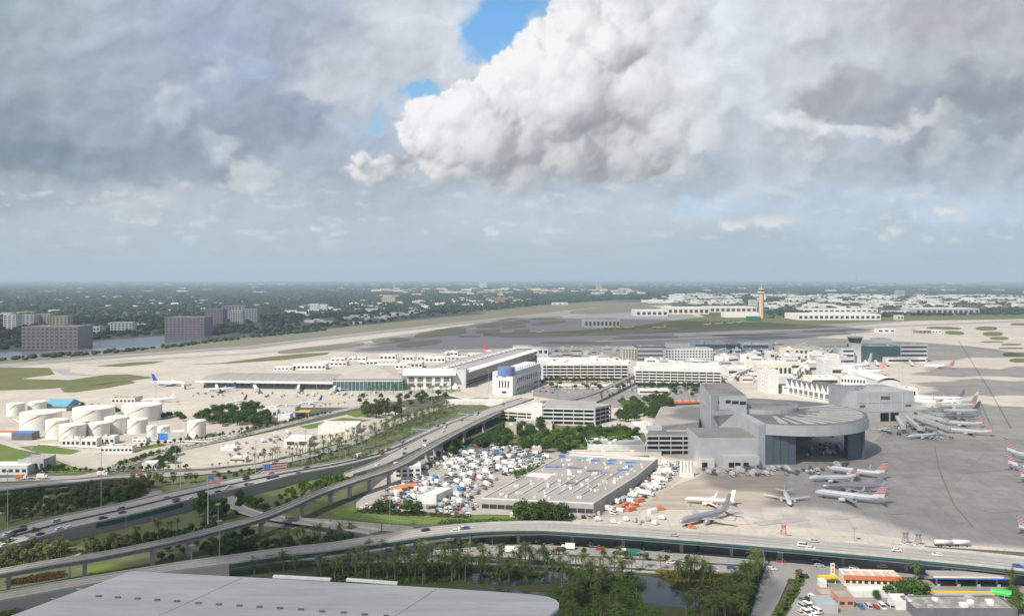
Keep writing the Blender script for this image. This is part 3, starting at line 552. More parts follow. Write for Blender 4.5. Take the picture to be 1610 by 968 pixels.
# apron paint and expansion lines
strip('apron_line', [(1507, 535), (1530, 572), (1560, 620), (1585, 665), (1590, 673)], m_stain, .16, 1.4)
strip('apron_line', [(1540, 628), (1550, 652), (1561, 673)], m_stain, .16, 1.2)
strip('apron_line', [(1470, 703), (1476, 737), (1490, 770), (1500, 793), (1530, 828)], m_stain, .16, .7)
for x0, x1, y in ((1440, 1540, 606), (1450, 1620, 590), (1440, 1500, 618), (1560, 1700, 640)): strip('tyre_marks', [(x0, y), ((x0 + x1) / 2, y + 1), (x1, y)], m_apron2, .17, 7)
for a, b in (((1500, 700), (1440, 676)), ((1560, 700), (1500, 684)), ((1420, 790), (1292, 781)), ((1430, 762), (1300, 772)), ((1420, 748), (1310, 742)), ((1200, 822), (1075, 829)), ((1190, 797), (1090, 791)), ((1520, 640), (1450, 642)), ((1600, 740), (1660, 741))): strip('lead_in_line', [a, ((a[0] + b[0]) / 2, (a[1] + b[1]) / 2 - .6), b], m_yellow_line, .15, .35)
strip('taxi_line', [(1560, 700), (1500, 760), (1480, 830)], m_yellow_line, .155, .3)
# lake, pond
sheet('lake', [(-500, 556), (0, 552), (75, 552), (125, 548), (128, 539), (160, 535), (250, 528), (346, 528), (300, 536), (268, 544), (174, 552), (75, 559), (0, 565), (-500, 575)], m_lake, .1)
sheet('canal_bank', [(500, 884), (560, 880), (700, 879), (850, 884), (1000, 892), (1150, 903), (1190, 912), (1160, 1010), (850, 1010), (870, 930), (560, 915), (500, 905)], mat('bank_green', (.035, .055, .018), 1, (.06, .08, .025), .06, 6, col3=(.10, .10, .04), scale3=.3, amt3=.4), .10)
for pts in ([(735, 902), (800, 897), (860, 897), (905, 902), (930, 908), (870, 916), (800, 921), (745, 916)], [(972, 903), (1010, 903), (1035, 908), (1052, 917), (1062, 928), (1078, 934), (1110, 938), (1120, 948), (1085, 955), (1040, 952), (1012, 946), (1008, 932), (1018, 922), (995, 914)], [(760, 921), (800, 926), (850, 930), (868, 938), (862, 940), (830, 934), (780, 928)]):
    sheet('pond', pts, m_water, .14)
road('canal_path', [(490, 885, .2, 3), (600, 882, .2, 3), (720, 884, .2, 3), (850, 889, .2, 3), (1000, 897, .2, 3), (1100, 903, .2, 3)], m_road, lanes=False, barrier=0)
# ================================================================== vegetation
def inpoly(x, y, P):
    c = False; n = len(P)
    for i in range(n):
        x1, y1 = P[i]; x2, y2 = P[(i + 1) % n]
        if (y1 > y) != (y2 > y) and x < (x2 - x1) * (y - y1) / (y2 - y1) + x1: c = not c
    return c
def scatter(poly, n, rnd, mind=0.0, raw=False):
    P = poly if raw else [G2(*p) for p in poly]
    xs = [p[0] for p in P]; ys = [p[1] for p in P]; out = []; tries = 0
    while len(out) < n and tries < n * 60:
        tries += 1
        x, y = rnd.uniform(min(xs), max(xs)), rnd.uniform(min(ys), max(ys))
        if inpoly(x, y, P) and all((x - a) ** 2 + (y - b) ** 2 > mind * mind for a, b in out): out.append((x, y))
    return out
def along(pts, n, rnd, jit=1.5):
    P = [G2(*p) for p in pts]; L = [0]
    for a, b in zip(P, P[1:]): L.append(L[-1] + math.dist(a, b))
    out = []
    for k in range(n):
        d = L[-1] * (k + .5) / n; i = max(j for j in range(len(L) - 1) if L[j] <= d); t = (d - L[i]) / (L[i + 1] - L[i])
        out.append((P[i][0] + (P[i + 1][0] - P[i][0]) * t + rnd.uniform(-jit, jit), P[i][1] + (P[i + 1][1] - P[i][1]) * t + rnd.uniform(-jit, jit)))
    return out
def palm_meshes(kind, seed):
    rnd = random.Random(seed)
    hh = {'royal': 6.6, 'cabbage': 4.6, 'coconut': 6.0}[kind] * rnd.uniform(.92, 1.1)
    t = MB(); lean = rnd.uniform(-.6, .6) if kind == 'coconut' else rnd.uniform(-.2, .2)
    def cx(z): return lean * (z / hh) ** 2
    n = 6
    for k in range(n):
        z0, z1 = hh * k / n, hh * (k + 1) / n
        r = lambda q: (.26 - .12 * q) * (1.15 if kind == 'royal' and .2 < q < .6 else 1)
        t.tube((cx(z0), 0, z0 - (.1 if k == 0 else 0)), (cx(z1), 0, z1), r(k / n), r((k + 1) / n), 7, cap=False)
    c = MB(); top = Vector((cx(hh), 0, hh))
    if kind == 'royal': c.tube(top, top + Vector((0, 0, 1.1)), .17, .10, 6, 0); top = top + Vector((0, 0, .9))
    nf = {'royal': 19, 'cabbage': 30, 'coconut': 22}[kind]; L0 = {'royal': 3.3, 'cabbage': 2.1, 'coconut': 3.4}[kind]
    for f in range(nf):
        a = f * 2.39996 + rnd.uniform(-.2, .2); q = f / nf
        el = {'royal': 1.25 - 1.6 * q, 'cabbage': 1.45 - 2.4 * q, 'coconut': 1.2 - 1.9 * q}[kind] + rnd.uniform(-.12, .12)
        L = L0 * rnd.uniform(.85, 1.1); d = Vector((math.cos(a), math.sin(a), 0)); sd_ = Vector((-math.sin(a), math.cos(a), 0))
        p = top.copy(); ang = el; seg = 6; pts = [p.copy()]
        for s in range(seg):
            p = p + (d * math.cos(ang) + Vector((0, 0, math.sin(ang)))) * L / seg; ang -= (.27 if kind != 'cabbage' else .2); pts.append(p.copy())
        if kind == 'cabbage':       # fan leaf: a stalk and a round of blades
            b0 = pts[3]; dirv = (pts[4] - pts[3]).normalized()
            c.add([pts[0] - sd_ * .03, pts[0] + sd_ * .03, b0 + sd_ * .03, b0 - sd_ * .03], [(0, 1, 2, 3)])
            for w in range(-4, 5):
                t1 = w * .36; v = (dirv * math.cos(t1) + sd_ * math.sin(t1)).normalized(); e = b0 + v * (L * .55) + Vector((0, 0, -.18 * abs(w) * .3 - .12))
                side = (sd_ * math.cos(t1) - dirv * math.sin(t1)) * .11; mid = b0 + v * L * .32
                c.add([b0, mid - side, e, mid + side], [(0, 1, 2, 3)])
        else:
            for s in range(seg):
                A, B = pts[s], pts[s + 1]; w = .62 * math.sin(math.pi * (s + .9) / (seg + 1.0)) + .12
                for sg in (-1, 1):
                    for h in range(2):
                        u0 = A.lerp(B, h / 2); u1 = A.lerp(B, h / 2 + .42); tip = A.lerp(B, h / 2 + .5) + sd_ * sg * w * rnd.uniform(.8, 1.1) + (B - A).normalized() * .25 + Vector((0, 0, -.32 * w - rnd.uniform(0, .15)))
                        c.add([u0, u1, tip], [(0, 1, 2)] if sg > 0 else [(1, 0, 2)])
    return t.mesh('trunk', m_trunk, True), c.mesh('crown', m_palm2 if kind == 'cabbage' else m_palm)
def tree_meshes(seed, w=4.2, h=8.0, n=900, m=None, leaf=.42, low=.25, lobes=9):
    rnd = random.Random(seed); t = MB(); hb = h * .38
    t.tube((0, 0, -.1), (rnd.uniform(-.2, .2), 0, hb), .32, .2, 7, cap=False)
    L = []
    for k in range(lobes):
        a = k * 2.4 + rnd.uniform(-.4, .4); q = rnd.uniform(.15, 1); r = w * .62 * math.sqrt(q); z = h * rnd.uniform(low + .12, .86 - .25 * q)
        c = Vector((math.cos(a) * r, math.sin(a) * r, z)); L.append((c, w * rnd.uniform(.32, .52)))
        t.tube((0, 0, hb * rnd.uniform(.6, 1)), c * .92, .13, .04, 5, cap=False)
    L.append((Vector((0, 0, h * .74)), w * .55))
    c = MB(); tot = sum(r * r for _, r in L)
    for cen, r in L:
        for _ in range(int(n * r * r / tot)):
            v = Vector((rnd.gauss(0, 1), rnd.gauss(0, 1), rnd.gauss(0, 1))).normalized() * r * (rnd.random() ** .28) * rnd.uniform(.75, 1.15)
            v.z *= .72
            p = cen + v; nn = (v.normalized() + Vector((rnd.uniform(-1, 1), rnd.uniform(-1, 1), rnd.uniform(-.3, 1.2))) * .8).normalized()
            a = nn.orthogonal().normalized(); b = nn.cross(a); th = rnd.uniform(0, 6.28); a, b = a * math.cos(th) + b * math.sin(th), b * math.cos(th) - a * math.sin(th)
            s = leaf * rnd.uniform(.6, 1.4)
            c.add([p - a * s, p - b * s * .6, p + a * s, p + b * s * .6], [(0, 1, 2, 3)])
    return t.mesh('trunk', m_bark, True), c.mesh('crown', m or m_leaf)
PALM = {k: [palm_meshes(k, 10 * i + s) for s in range(3)] for i, k in enumerate(('royal', 'cabbage', 'coconut'))}
TREE = {'dark': [tree_meshes(s, 4.6, 8.5, 1000) for s in (1, 2, 3)], 'bright': [tree_meshes(s, 4.4, 7.5, 1000, m_leaf2) for s in (4, 5, 6)],
        'olive': [tree_meshes(s, 5.6, 8.5, 1100, m_leaf3, .45) for s in (7, 8)], 'tall': [tree_meshes(s, 3.4, 12, 1200, m_leaf, .45, .1, 12) for s in (9, 10, 11)],
        'small': [tree_meshes(s, 1.9, 4.6, 260, m_leaf, .34, .3, 5) for s in (12, 13)], 'bush': [tree_meshes(s, 2.2, 2.6, 260, m_leaf2, .36, .0, 6) for s in (14, 15)]}
N_PALM = [0]
def plant_at(name, cat, label, group, meshes, x, y, rnd, s0=.85, s1=1.15, z=0.0):
    t, c = rnd.choice(meshes); s = rnd.uniform(s0, s1)
    o = thing(name, label, cat, (x, y, z), rnd.uniform(0, 6.28), group); o.scale = (s, s, s * rnd.uniform(.92, 1.08))
    link('trunk', t, o); link('crown', c, o); return o
def palms(kind, pts, label, group, s0=.85, s1=1.15, seed=0, z=0.0):
    s0, s1 = s0 * 1.22, s1 * 1.22
    rnd = random.Random(seed + len(pts) * 31)
    nm = {'royal': 'royal_palm', 'cabbage': 'cabbage_palm', 'coconut': 'coconut_palm'}[kind]
    for x, y in pts: plant_at(nm, 'palm tree', label, group, PALM[kind], x, y, rnd, s0, s1, z); N_PALM[0] += 1
def trees(kind, pts, label, group, s0=.85, s1=1.2, seed=0, name=None, z=0.0):
    rnd = random.Random(seed + len(pts) * 17)
    for x, y in pts: plant_at(name or {'bush': 'shrub'}.get(kind, 'broadleaf_tree'), 'shrub' if kind == 'bush' else 'tree', label, group, TREE[kind], x, y, rnd, s0, s1, z)
rv = random.Random(5)
palms('royal', along([(392, 732), (470, 713), (550, 691), (620, 669), (700, 646)], 34, rv), 'slim palm in the upper row of the strip between expressway and airport drive', 'palms between the expressway and the airport drive, upper row', .75, .95, 1)
palms('royal', along([(455, 736), (548, 714), (620, 692), (700, 660)], 32, rv), 'slim palm in the lower row of the strip beside the wide expressway', 'palms between the expressway and the airport drive, lower row', .75, .95, 2)
palms('royal', scatter([(560, 700), (640, 668), (700, 645), (700, 658), (640, 684), (570, 708)], 14, rv), 'short palm scattered between the two palm rows near the terminal ramp', 'palms scattered between the two rows', .5, .8, 3)
palms('royal', along([(328, 739), (400, 729), (470, 711)], 14, rv, .8), 'small young palm in the row along the pale work yard', 'young palms along the work yard', .35, .5, 4)
palms('cabbage', scatter([(75, 786), (100, 778), (165, 766), (232, 757), (236, 772), (190, 785), (130, 790)], 34, rv, 2.5), 'cabbage palm in the dense clump between teal ramp and expressway', 'cabbage palms left of the expressway', .85, 1.15, 5)
palms('cabbage', along([(232, 757), (262, 763), (312, 757)], 10, rv, 2), 'cabbage palm in the line above the expressway beside the flag', 'cabbage palms in the line above the expressway', .8, 1.0, 6)
palms('cabbage', scatter([(-20, 905), (0, 868), (34, 845), (60, 842), (110, 866), (100, 884), (40, 893)], 36, rv, 2.5), 'yellowish cabbage palm in the thicket at the lower left by the expressway', 'cabbage palms in the lower left thicket', .8, 1.15, 7)
palms('cabbage', scatter([(124, 872), (140, 858), (190, 858), (215, 862), (190, 871)], 14, rv, 2.5), 'cabbage palm on the verge between expressway wall and people mover track', 'cabbage palms under the expressway wall', .7, 1.0, 8)
palms('royal', along([(205, 850), (250, 843), (300, 836)], 9, rv, 3), 'palm in shade below the teal expressway bridge', 'palms below the teal bridge', .6, .85, 9)
palms('coconut', along([(430, 856), (470, 853), (520, 848), (556, 846)], 9, rv, 2), 'dark palm in the row above the ramp wall', 'palms above the ramp wall', .7, 1.0, 10)
palms('coconut', [G2(400, 903), G2(425, 899), G2(446, 899), G2(464, 902), G2(340, 897)], 'palm standing alone on the verge just behind the big grey roof', 'palms directly behind the big grey roof', .75, 1.1, 11)
palms('royal', scatter([(480, 912), (520, 895), (600, 893), (640, 890), (740, 895), (740, 916), (640, 920), (540, 916)], 30, rv, 3), 'palm in the green belt between canal path and big grey roof', 'palms in the green belt behind the big roof', .8, 1.15, 12)
palms('coconut', scatter([(740, 893), (860, 893), (900, 900), (880, 912), (850, 925), (780, 918)], 12, rv, 4), 'palm at the water edge left of the pond', 'palms at the left edge of the pond', .8, 1.1, 13)
palms('royal', along([(560, 880), (640, 880), (740, 882), (850, 886), (960, 892), (1060, 897)], 16, rv, 2), 'palm along the near verge of the arterial road', 'palms along the arterial road', .6, .95, 14)
palms('coconut', scatter([(880, 915), (960, 905), (1000, 915), (1010, 950), (960, 1000), (890, 985)], 20, rv, 4), 'coconut palm in the dark grove right of the roof corner', 'coconut palms beside the roof corner', .8, 1.2, 15)
palms('coconut', scatter([(1060, 905), (1110, 898), (1120, 915), (1080, 920)], 8, rv, 3), 'palm on the small island of the pond', 'palms on the pond island', .8, 1.1, 16)
palms('coconut', along([(1195, 893), (1180, 915), (1165, 945), (1150, 985)], 14, rv, 3), 'tall palm in the row between pond and side street', 'palms between the pond and the side street', .9, 1.25, 17)
palms('cabbage', along([(1262, 905), (1248, 925), (1235, 945), (1222, 975)], 10, rv, 1.2), 'bushy palm in the median hedge of the side street', 'palms in the side street median', .5, .75, 18)
palms('royal', along([(575, 622), (640, 618), (720, 617)], 16, rv, 6), 'palm in front of the white terminal hall', 'palms in front of the terminal hall', .7, 1.0, 19)
palms('royal', along([(440, 660), (500, 645), (545, 637)], 12, rv, 2), 'small palm along the airport service road', 'palms along the service road', .4, .6, 20)
for (x, y, l) in ((1441, 912, 'tall coconut palm standing alone beside the orange trimmed station'), (1567, 917, 'coconut palm left of the green awning at the blue trimmed station'), (1589, 930, 'coconut palm over the hedge at the right edge')):
    palms('coconut', [G2(x, y)], l, None, 1.0, 1.05, x)
trees('dark', scatter([(808, 818), (835, 812), (870, 812), (893, 820), (870, 826), (820, 825)], 9, rv, 5), 'large dark green tree in the clump before the flat roofed warehouse', 'trees in the clump before the warehouse', 1.2, 1.6, 1)
trees('dark', [G2(596, 806), G2(612, 806), G2(640, 808), G2(655, 809)], 'dark green tree on the lawn edge before the crowded lot', 'trees on the lawn edge', 1.0, 1.35, 2)
trees('tall', [G2(313, 812), G2(322, 806), G2(334, 815), G2(345, 818), G2(352, 812), G2(328, 822), G2(318, 800)], 'tall dark tree beside the flagpole', 'tall trees beside the flagpole', 1.0, 1.3, 3)
trees('dark', scatter([(304, 664), (330, 650), (400, 642), (424, 652), (420, 668), (350, 670)], 30, rv, 7), 'dark tree in the grove between tank farm and airliners', 'trees in the grove behind the tank farm', .9, 1.3, 4)
trees('olive', [G2(578, 655), G2(592, 657), G2(606, 653), G2(622, 655), G2(600, 645), G2(585, 648)], 'broad olive green tree in front of the terminal roads', 'olive trees before the terminal', 1.3, 1.7, 5)
trees('bright', scatter([(811, 706), (840, 690), (900, 684), (960, 676), (1000, 680), (998, 698), (930, 708), (880, 714)], 30, rv, 7), 'leafy green tree in the belt between grey garage and warehouse', 'trees between the grey garage and the warehouse', 1.0, 1.4, 6)
trees('dark', scatter([(745, 700), (790, 672), (850, 668), (860, 690), (810, 712), (760, 714)], 18, rv, 7), 'dark tree behind the crowded lot near the tan block', 'trees near the tan block', .9, 1.3, 7)
trees('dark', scatter([(690, 716), (722, 700), (725, 716), (705, 722)], 7, rv, 4), 'dark tree under the elevated track beside the lot', 'trees under the elevated track', .8, 1.1, 8)
trees('bright', [G2(812, 752), G2(822, 750), G2(834, 746), G2(846, 742)], 'green tree against the left wall of the flat roofed warehouse', 'trees against the warehouse wall', .8, 1.0, 9)
trees('dark', scatter([(850, 612), (990, 612), (1000, 622), (1120, 625), (1118, 612), (840, 604)], 28, rv, 10), 'tree in the parking lot before the white garages', 'trees before the white garages', .7, 1.0, 10)
trees('bright', scatter([(972, 632), (1052, 628), (1056, 640), (985, 648)], 16, rv, 7), 'bright green tree in the hedge row beside the orange canopies', 'trees beside the orange canopies', .9, 1.2, 11)
trees('dark', scatter([(965, 650), (1040, 645), (1030, 662), (975, 668)], 16, rv, 7), 'shaded tree beside the long grey parking garage', 'trees beside the grey parking garage', .8, 1.1, 12)
trees('dark', scatter([(372, 800), (366, 776), (378, 766), (400, 785), (430, 804), (420, 812)], 14, rv, 3), 'dense tree inside the loop of the ramp road', 'trees inside the ramp loop', .55, .85, 13)
trees('bush', scatter([(460, 765), (500, 754), (540, 745), (540, 758), (490, 770)], 16, rv, 2), 'bright green shrub on the slope beside the expressway', 'shrubs on the expressway slope', 1.0, 1.7, 14)
trees('small', along([(610, 868), (700, 866), (800, 867), (900, 872), (1000, 880), (1100, 888)], 15, rv, 1), 'small round street tree in the arterial road median', 'street trees in the median', .9, 1.25, 15)
trees('small', along([(700, 858), (800, 856), (900, 860), (1000, 866), (1120, 876)], 10, rv, 1), 'small street tree in the shade of the flyover', 'street trees beside the flyover', .9, 1.2, 16)
trees('dark', [G2(1432, 940), G2(1418, 936), G2(1446, 944)], 'dense green tree between the two filling stations', 'trees between the filling stations', .95, 1.25, 17)
trees('dark', [G2(1398, 938)], 'reddish green tree right of the white station kiosk', None, .7, .8, 18)
trees('dark', [G2(1378, 942)], 'low tree behind the pink roofed shop', None, .5, .6, 19)
trees('bright', along([(1590, 935), (1596, 950), (1600, 968)], 5, rv, 1), 'green tree in the hedge at the right edge', 'trees at the right edge', .6, .8, 20)
trees('dark', [G2(375, 865), G2(350, 868), G2(330, 872), G2(388, 848), G2(366, 850)], 'dark tree under the people mover track beside the red bed', 'trees by the red bed', .7, 1.0, 21)
trees('dark', scatter([(-10, 812), (40, 805), (75, 800), (60, 770), (20, 790), (-10, 790)], 14, rv, 4), 'dark tree below the teal ramp at the left edge', 'trees below the teal ramp', .55, .85, 22)
trees('dark', scatter([(130, 800), (180, 792), (170, 780), (90, 792), (70, 800)], 10, rv, 3), 'low dark tree along the upper edge of the expressway', 'low trees along the expressway', .5, .75, 23)
trees('dark', along([(240, 655), (285, 656)], 7, rv, 2), 'dark tree right of the largest far tank', 'trees right of the tanks', .7, .9, 24)
trees('dark', along([(110, 640), (150, 642), (185, 648)], 7, rv, 2), 'dark tree behind the storage tanks', 'trees behind the tanks', .6, .9, 25)
trees('bush', along([(185, 732), (215, 722), (250, 712)], 8, rv, 2), 'clipped shrub on the bank between tank farm and service road', 'shrubs by the service road', 1.0, 1.5, 26)
trees('dark', scatter([(240, 735), (262, 712), (282, 706), (276, 738)], 12, rv, 3), 'tree in the triangle between service road and airport drive', 'trees in the road triangle', .6, .9, 27)
trees('dark', along([(60, 738), (100, 740)], 5, rv, 1), 'shrubby tree beside the grey sheds at the left', 'trees beside the grey sheds', .5, .7, 28)
def undergrowth(name, poly, n, h, m, label, seed=0, leaf=.45, z=0.1):
    """uncountable low growth: one object of small leaf faces"""
    rnd = random.Random(seed); c = MB()
    for x, y in scatter(poly, n, rnd):
        hh = h * (.35 + .9 * (mnoise.noise(Vector((x * .12, y * .12, seed))) + .5))
        for _ in range(7):
            p = Vector((x + rnd.uniform(-.9, .9), y + rnd.uniform(-.9, .9), z + abs(rnd.uniform(0, max(hh, .2)))))
            a = Vector((rnd.uniform(-1, 1), rnd.uniform(-1, 1), rnd.uniform(-.5, .5))).normalized(); b = Vector((rnd.uniform(-1, 1), rnd.uniform(-1, 1), rnd.uniform(-.5, .5))).cross(a)
            if b.length < .1: continue
            b.normalize(); s = leaf * rnd.uniform(.6, 1.4)
            c.add([p - a * s, p - b * s * .6, p + a * s, p + b * s * .6], [(0, 1, 2, 3)])
    o = c.build(name, m); tag(o, label, 'undergrowth', kind='stuff'); return o
undergrowth('undergrowth', [(480, 916), (520, 894), (600, 892), (740, 894), (740, 902), (700, 916), (620, 919)], 1500, 1.6, m_leaf2, 'low green undergrowth between the palms behind the big roof', 1)
undergrowth('undergrowth', [(860, 935), (905, 914), (990, 903), (1010, 920), (1005, 950), (1040, 965), (1000, 1000), (890, 1000)], 1300, 1.3, m_leaf2, 'dark undergrowth in the grove right of the roof corner', 2)
undergrowth('undergrowth', [(1150, 990), (1175, 940), (1190, 900), (1200, 896), (1190, 930), (1170, 990)], 700, 2.2, m_leaf, 'dark undergrowth along the side street', 3)
undergrowth('undergrowth', [(1035, 905), (1060, 915), (1150, 916), (1170, 905), (1100, 900), (1030, 897)], 900, 1.2, m_yel_leaf, 'yellow green shrubs on the pond bank by the street', 4)
undergrowth('undergrowth', [(1055, 924), (1070, 916), (1130, 917), (1165, 926), (1150, 934), (1090, 934)], 800, .9, m_leaf3, 'brownish low growth on the pond island', 5)
undergrowth('undergrowth', [(-20, 905), (0, 870), (34, 848), (112, 868), (100, 886), (40, 895)], 1000, 2.0, m_palm2, 'low growth below the palms at the lower left', 6)
undergrowth('undergrowth', [(72, 790), (100, 780), (232, 760), (236, 775), (190, 788), (130, 794)], 1000, 2.4, m_leaf, 'dark growth below the palms left of the expressway', 7)
undergrowth('undergrowth', [(122, 878), (135, 862), (300, 842), (310, 848), (215, 866), (190, 874)], 700, 2.0, m_leaf3, 'growth on the verge below the expressway wall', 8)
undergrowth('flower_bed', [(10, 914), (50, 906), (100, 898), (104, 906), (60, 914), (20, 920)], 500, .8, m_red_leaf, 'red leaved bed under the people mover track', 9)
undergrowth('flower_bed', [(350, 872), (392, 850), (404, 858), (396, 872), (360, 876)], 400, .7, m_red_leaf, 'dark red bed beside the track pier', 10)
undergrowth('hedge_growth', [(1212, 975), (1242, 930), (1258, 903), (1268, 903), (1254, 932), (1230, 975)], 700, 1.5, m_leaf2, 'clipped green hedge along the side street median', 11)
undergrowth('hedge_growth', [(690, 820), (800, 817), (880, 818), (880, 823), (760, 826), (690, 825)], 600, 1.4, m_leaf, 'dark hedge along the lawn behind the flyover', 12)
undergrowth('hedge_growth', [(560, 802), (660, 806), (740, 812), (740, 815), (640, 811), (560, 806)], 400, 1.6, m_leaf3, 'brown green hedge at the top of the lawn', 13)
undergrowth('undergrowth', [(-60, 960), (20, 935), (100, 922), (130, 918), (90, 935), (30, 958), (0, 980)], 700, 1.8, m_leaf2, 'green growth between the ramp wall and the grey roof', 14)
undergrowth('undergrowth', [(150, 742), (250, 706), (400, 680), (398, 684), (255, 712), (170, 744)], 300, 1.2, m_leaf, 'hedge line along the service road', 15)
undergrowth('undergrowth', [(640, 742), (700, 712), (740, 690), (750, 694), (705, 718), (650, 746)], 500, 2.2, m_leaf, 'scrub beneath the elevated track', 16)
undergrowth('undergrowth', [(760, 905), (800, 899), (860, 902), (850, 909), (780, 912)], 300, .9, m_leaf2, 'green reeds on the bank left of the pond', 17)
# ------------------------------------------------------------------ the palms and trees past the first three hundred: one object each
def mass(name, label, cat, items, mats):
    VV, FF, MI = [], [], []; base = 0; rnd = random.Random(99)
    for meshes, pts, s0, s1 in items:
        data = []
        for t_, c_ in meshes:
            row = []
            for mi_, me in enumerate((t_, c_)):
                v = np.empty(len(me.vertices) * 3); me.vertices.foreach_get('co', v); row.append((v.reshape(-1, 3), [tuple(p.vertices) for p in me.polygons], mi_))
            data.append(row)
        for x, y in pts:
            s = rnd.uniform(s0, s1); a = rnd.uniform(0, 6.28); ca, sa = math.cos(a) * s, math.sin(a) * s
            for v, f, mi_ in rnd.choice(data):
                VV.append(np.stack([v[:, 0] * ca - v[:, 1] * sa + x, v[:, 0] * sa + v[:, 1] * ca + y, v[:, 2] * s], -1)); FF += [tuple(base + i for i in q) for q in f]; MI += [mi_] * len(f); base += len(v)
    me = bpy.data.meshes.new(name); me.from_pydata(np.concatenate(VV).tolist(), [], FF)
    for m_ in mats: me.materials.append(m_)
    me.polygons.foreach_set('material_index', MI); me.update(); o = bpy.data.objects.new(name, me); COL.objects.link(o); return tag(o, label, cat, kind='stuff')
mass('palm_mass', 'further palms filling the strips, verges and groves between the single palms', 'palms', [
    (PALM['royal'], scatter([(560, 706), (640, 676), (716, 646), (704, 640), (640, 662), (560, 694), (470, 716), (470, 724)], 70, rv, 3), .85, 1.1),
    (PALM['royal'], along([(720, 617), (640, 614), (570, 618)], 22, rv, 8), .8, 1.1), (PALM['royal'], scatter([(880, 602), (990, 602), (1000, 612), (860, 612)], 18, rv, 8), .8, 1.1),
    (PALM['coconut'], scatter([(1090, 945), (1150, 930), (1185, 905), (1160, 985), (1100, 1000), (1060, 960)], 26, rv, 4), 1.0, 1.3), (PALM['coconut'], scatter([(880, 925), (960, 915), (1005, 930), (1010, 960), (960, 1000), (890, 990)], 8, rv, 4), 1.0, 1.3),
    (PALM['royal'], scatter([(740, 898), (900, 898), (980, 906), (1000, 900), (900, 890), (760, 888)], 26, rv, 4), .8, 1.1), (PALM['royal'], scatter([(560, 914), (600, 896), (720, 890), (740, 905), (700, 918)], 26, rv, 3), .9, 1.2), (PALM['royal'], along([(440, 748), (540, 733), (600, 722)], 16, rv, 2), .8, 1.0), (PALM['cabbage'], scatter([(420, 800), (450, 782), (540, 762), (540, 770), (470, 796)], 14, rv, 3), .8, 1.1), (PALM['cabbage'], scatter([(0, 826), (90, 812), (200, 790), (120, 795), (0, 808)], 18, rv, 4), .8, 1.1), (PALM['cabbage'], scatter([(100, 790), (170, 768), (230, 762), (232, 775), (180, 787)], 22, rv, 3), 1.0, 1.3)], [m_trunk, m_palm])
mass('tree_mass', 'further broadleaf trees closing the gaps of the green belts', 'trees', [
    (TREE['bright'], scatter([(811, 706), (850, 690), (930, 680), (1000, 680), (1000, 700), (930, 710), (880, 714)], 34, rv, 6), 1.0, 1.4), (TREE['dark'], scatter([(755, 704), (790, 676), (850, 672), (850, 690), (800, 712)], 14, rv, 6), .9, 1.3),
    (TREE['dark'], scatter([(304, 664), (330, 650), (400, 642), (424, 652), (420, 668), (350, 670)], 26, rv, 6), 1.0, 1.4), (TREE['dark'], along([(852, 601), (920, 601), (990, 602)], 26, rv, 6), .8, 1.1), (TREE['dark'], along([(1000, 609), (1060, 610), (1130, 612)], 26, rv, 6), .8, 1.1),
    (TREE['dark'], scatter([(965, 650), (1040, 643), (1030, 662), (975, 668)], 18, rv, 6), .9, 1.2), (TREE['bright'], scatter([(972, 632), (1052, 626), (1056, 640), (985, 648)], 22, rv, 6), 1.0, 1.3), (TREE['dark'], scatter([(560, 628), (650, 620), (715, 622), (700, 630), (640, 640), (570, 645)], 26, rv, 9), .7, 1.1),
    (TREE['dark'], scatter([(0, 800), (60, 796), (70, 770), (20, 784)], 16, rv, 3), .6, .9), (TREE['dark'], scatter([(200, 790), (240, 770), (235, 758), (150, 768), (100, 785), (130, 792)], 22, rv, 3), .5, .75), (TREE['dark'], along([(110, 646), (200, 650), (290, 662)], 14, rv, 5), .5, .9),
    (TREE['bush'], scatter([(440, 768), (560, 748), (600, 742), (570, 756), (480, 786), (430, 800)], 40, rv, 3), .6, 1.3), (TREE['small'], scatter([(140, 862), (300, 836), (340, 824), (340, 834), (240, 853), (150, 872)], 36, rv, 3), .7, 1.3), (TREE['small'], scatter([(0, 826), (90, 812), (200, 790), (230, 776), (120, 795), (0, 808)], 40, rv, 3), .7, 1.3),
    (TREE['bush'], scatter([(320, 748), (400, 738), (470, 725), (540, 705), (540, 712), (440, 740), (350, 756)], 36, rv, 3), .5, 1.0), (TREE['bright'], scatter([(230, 868), (330, 850), (400, 838), (400, 862), (300, 878), (240, 882)], 20, rv, 5), .4, .7), (TREE['bright'], scatter([(1090, 960), (1160, 940), (1170, 985), (1100, 1000)], 5, rv, 4), .5, .8), (TREE['dark'], along([(390, 866), (460, 858), (560, 850)], 18, rv, 2), .45, .8), (TREE['dark'], along([(150, 862), (220, 852), (300, 842)], 14, rv, 3), .4, .7),
    (TREE['small'], along([(220, 704), (330, 690), (440, 668), (520, 650)], 40, rv, 2), .7, 1.3), (TREE['small'], along([(60, 742), (160, 742), (300, 736)], 26, rv, 2), .7, 1.2)], [m_bark, m_leaf])
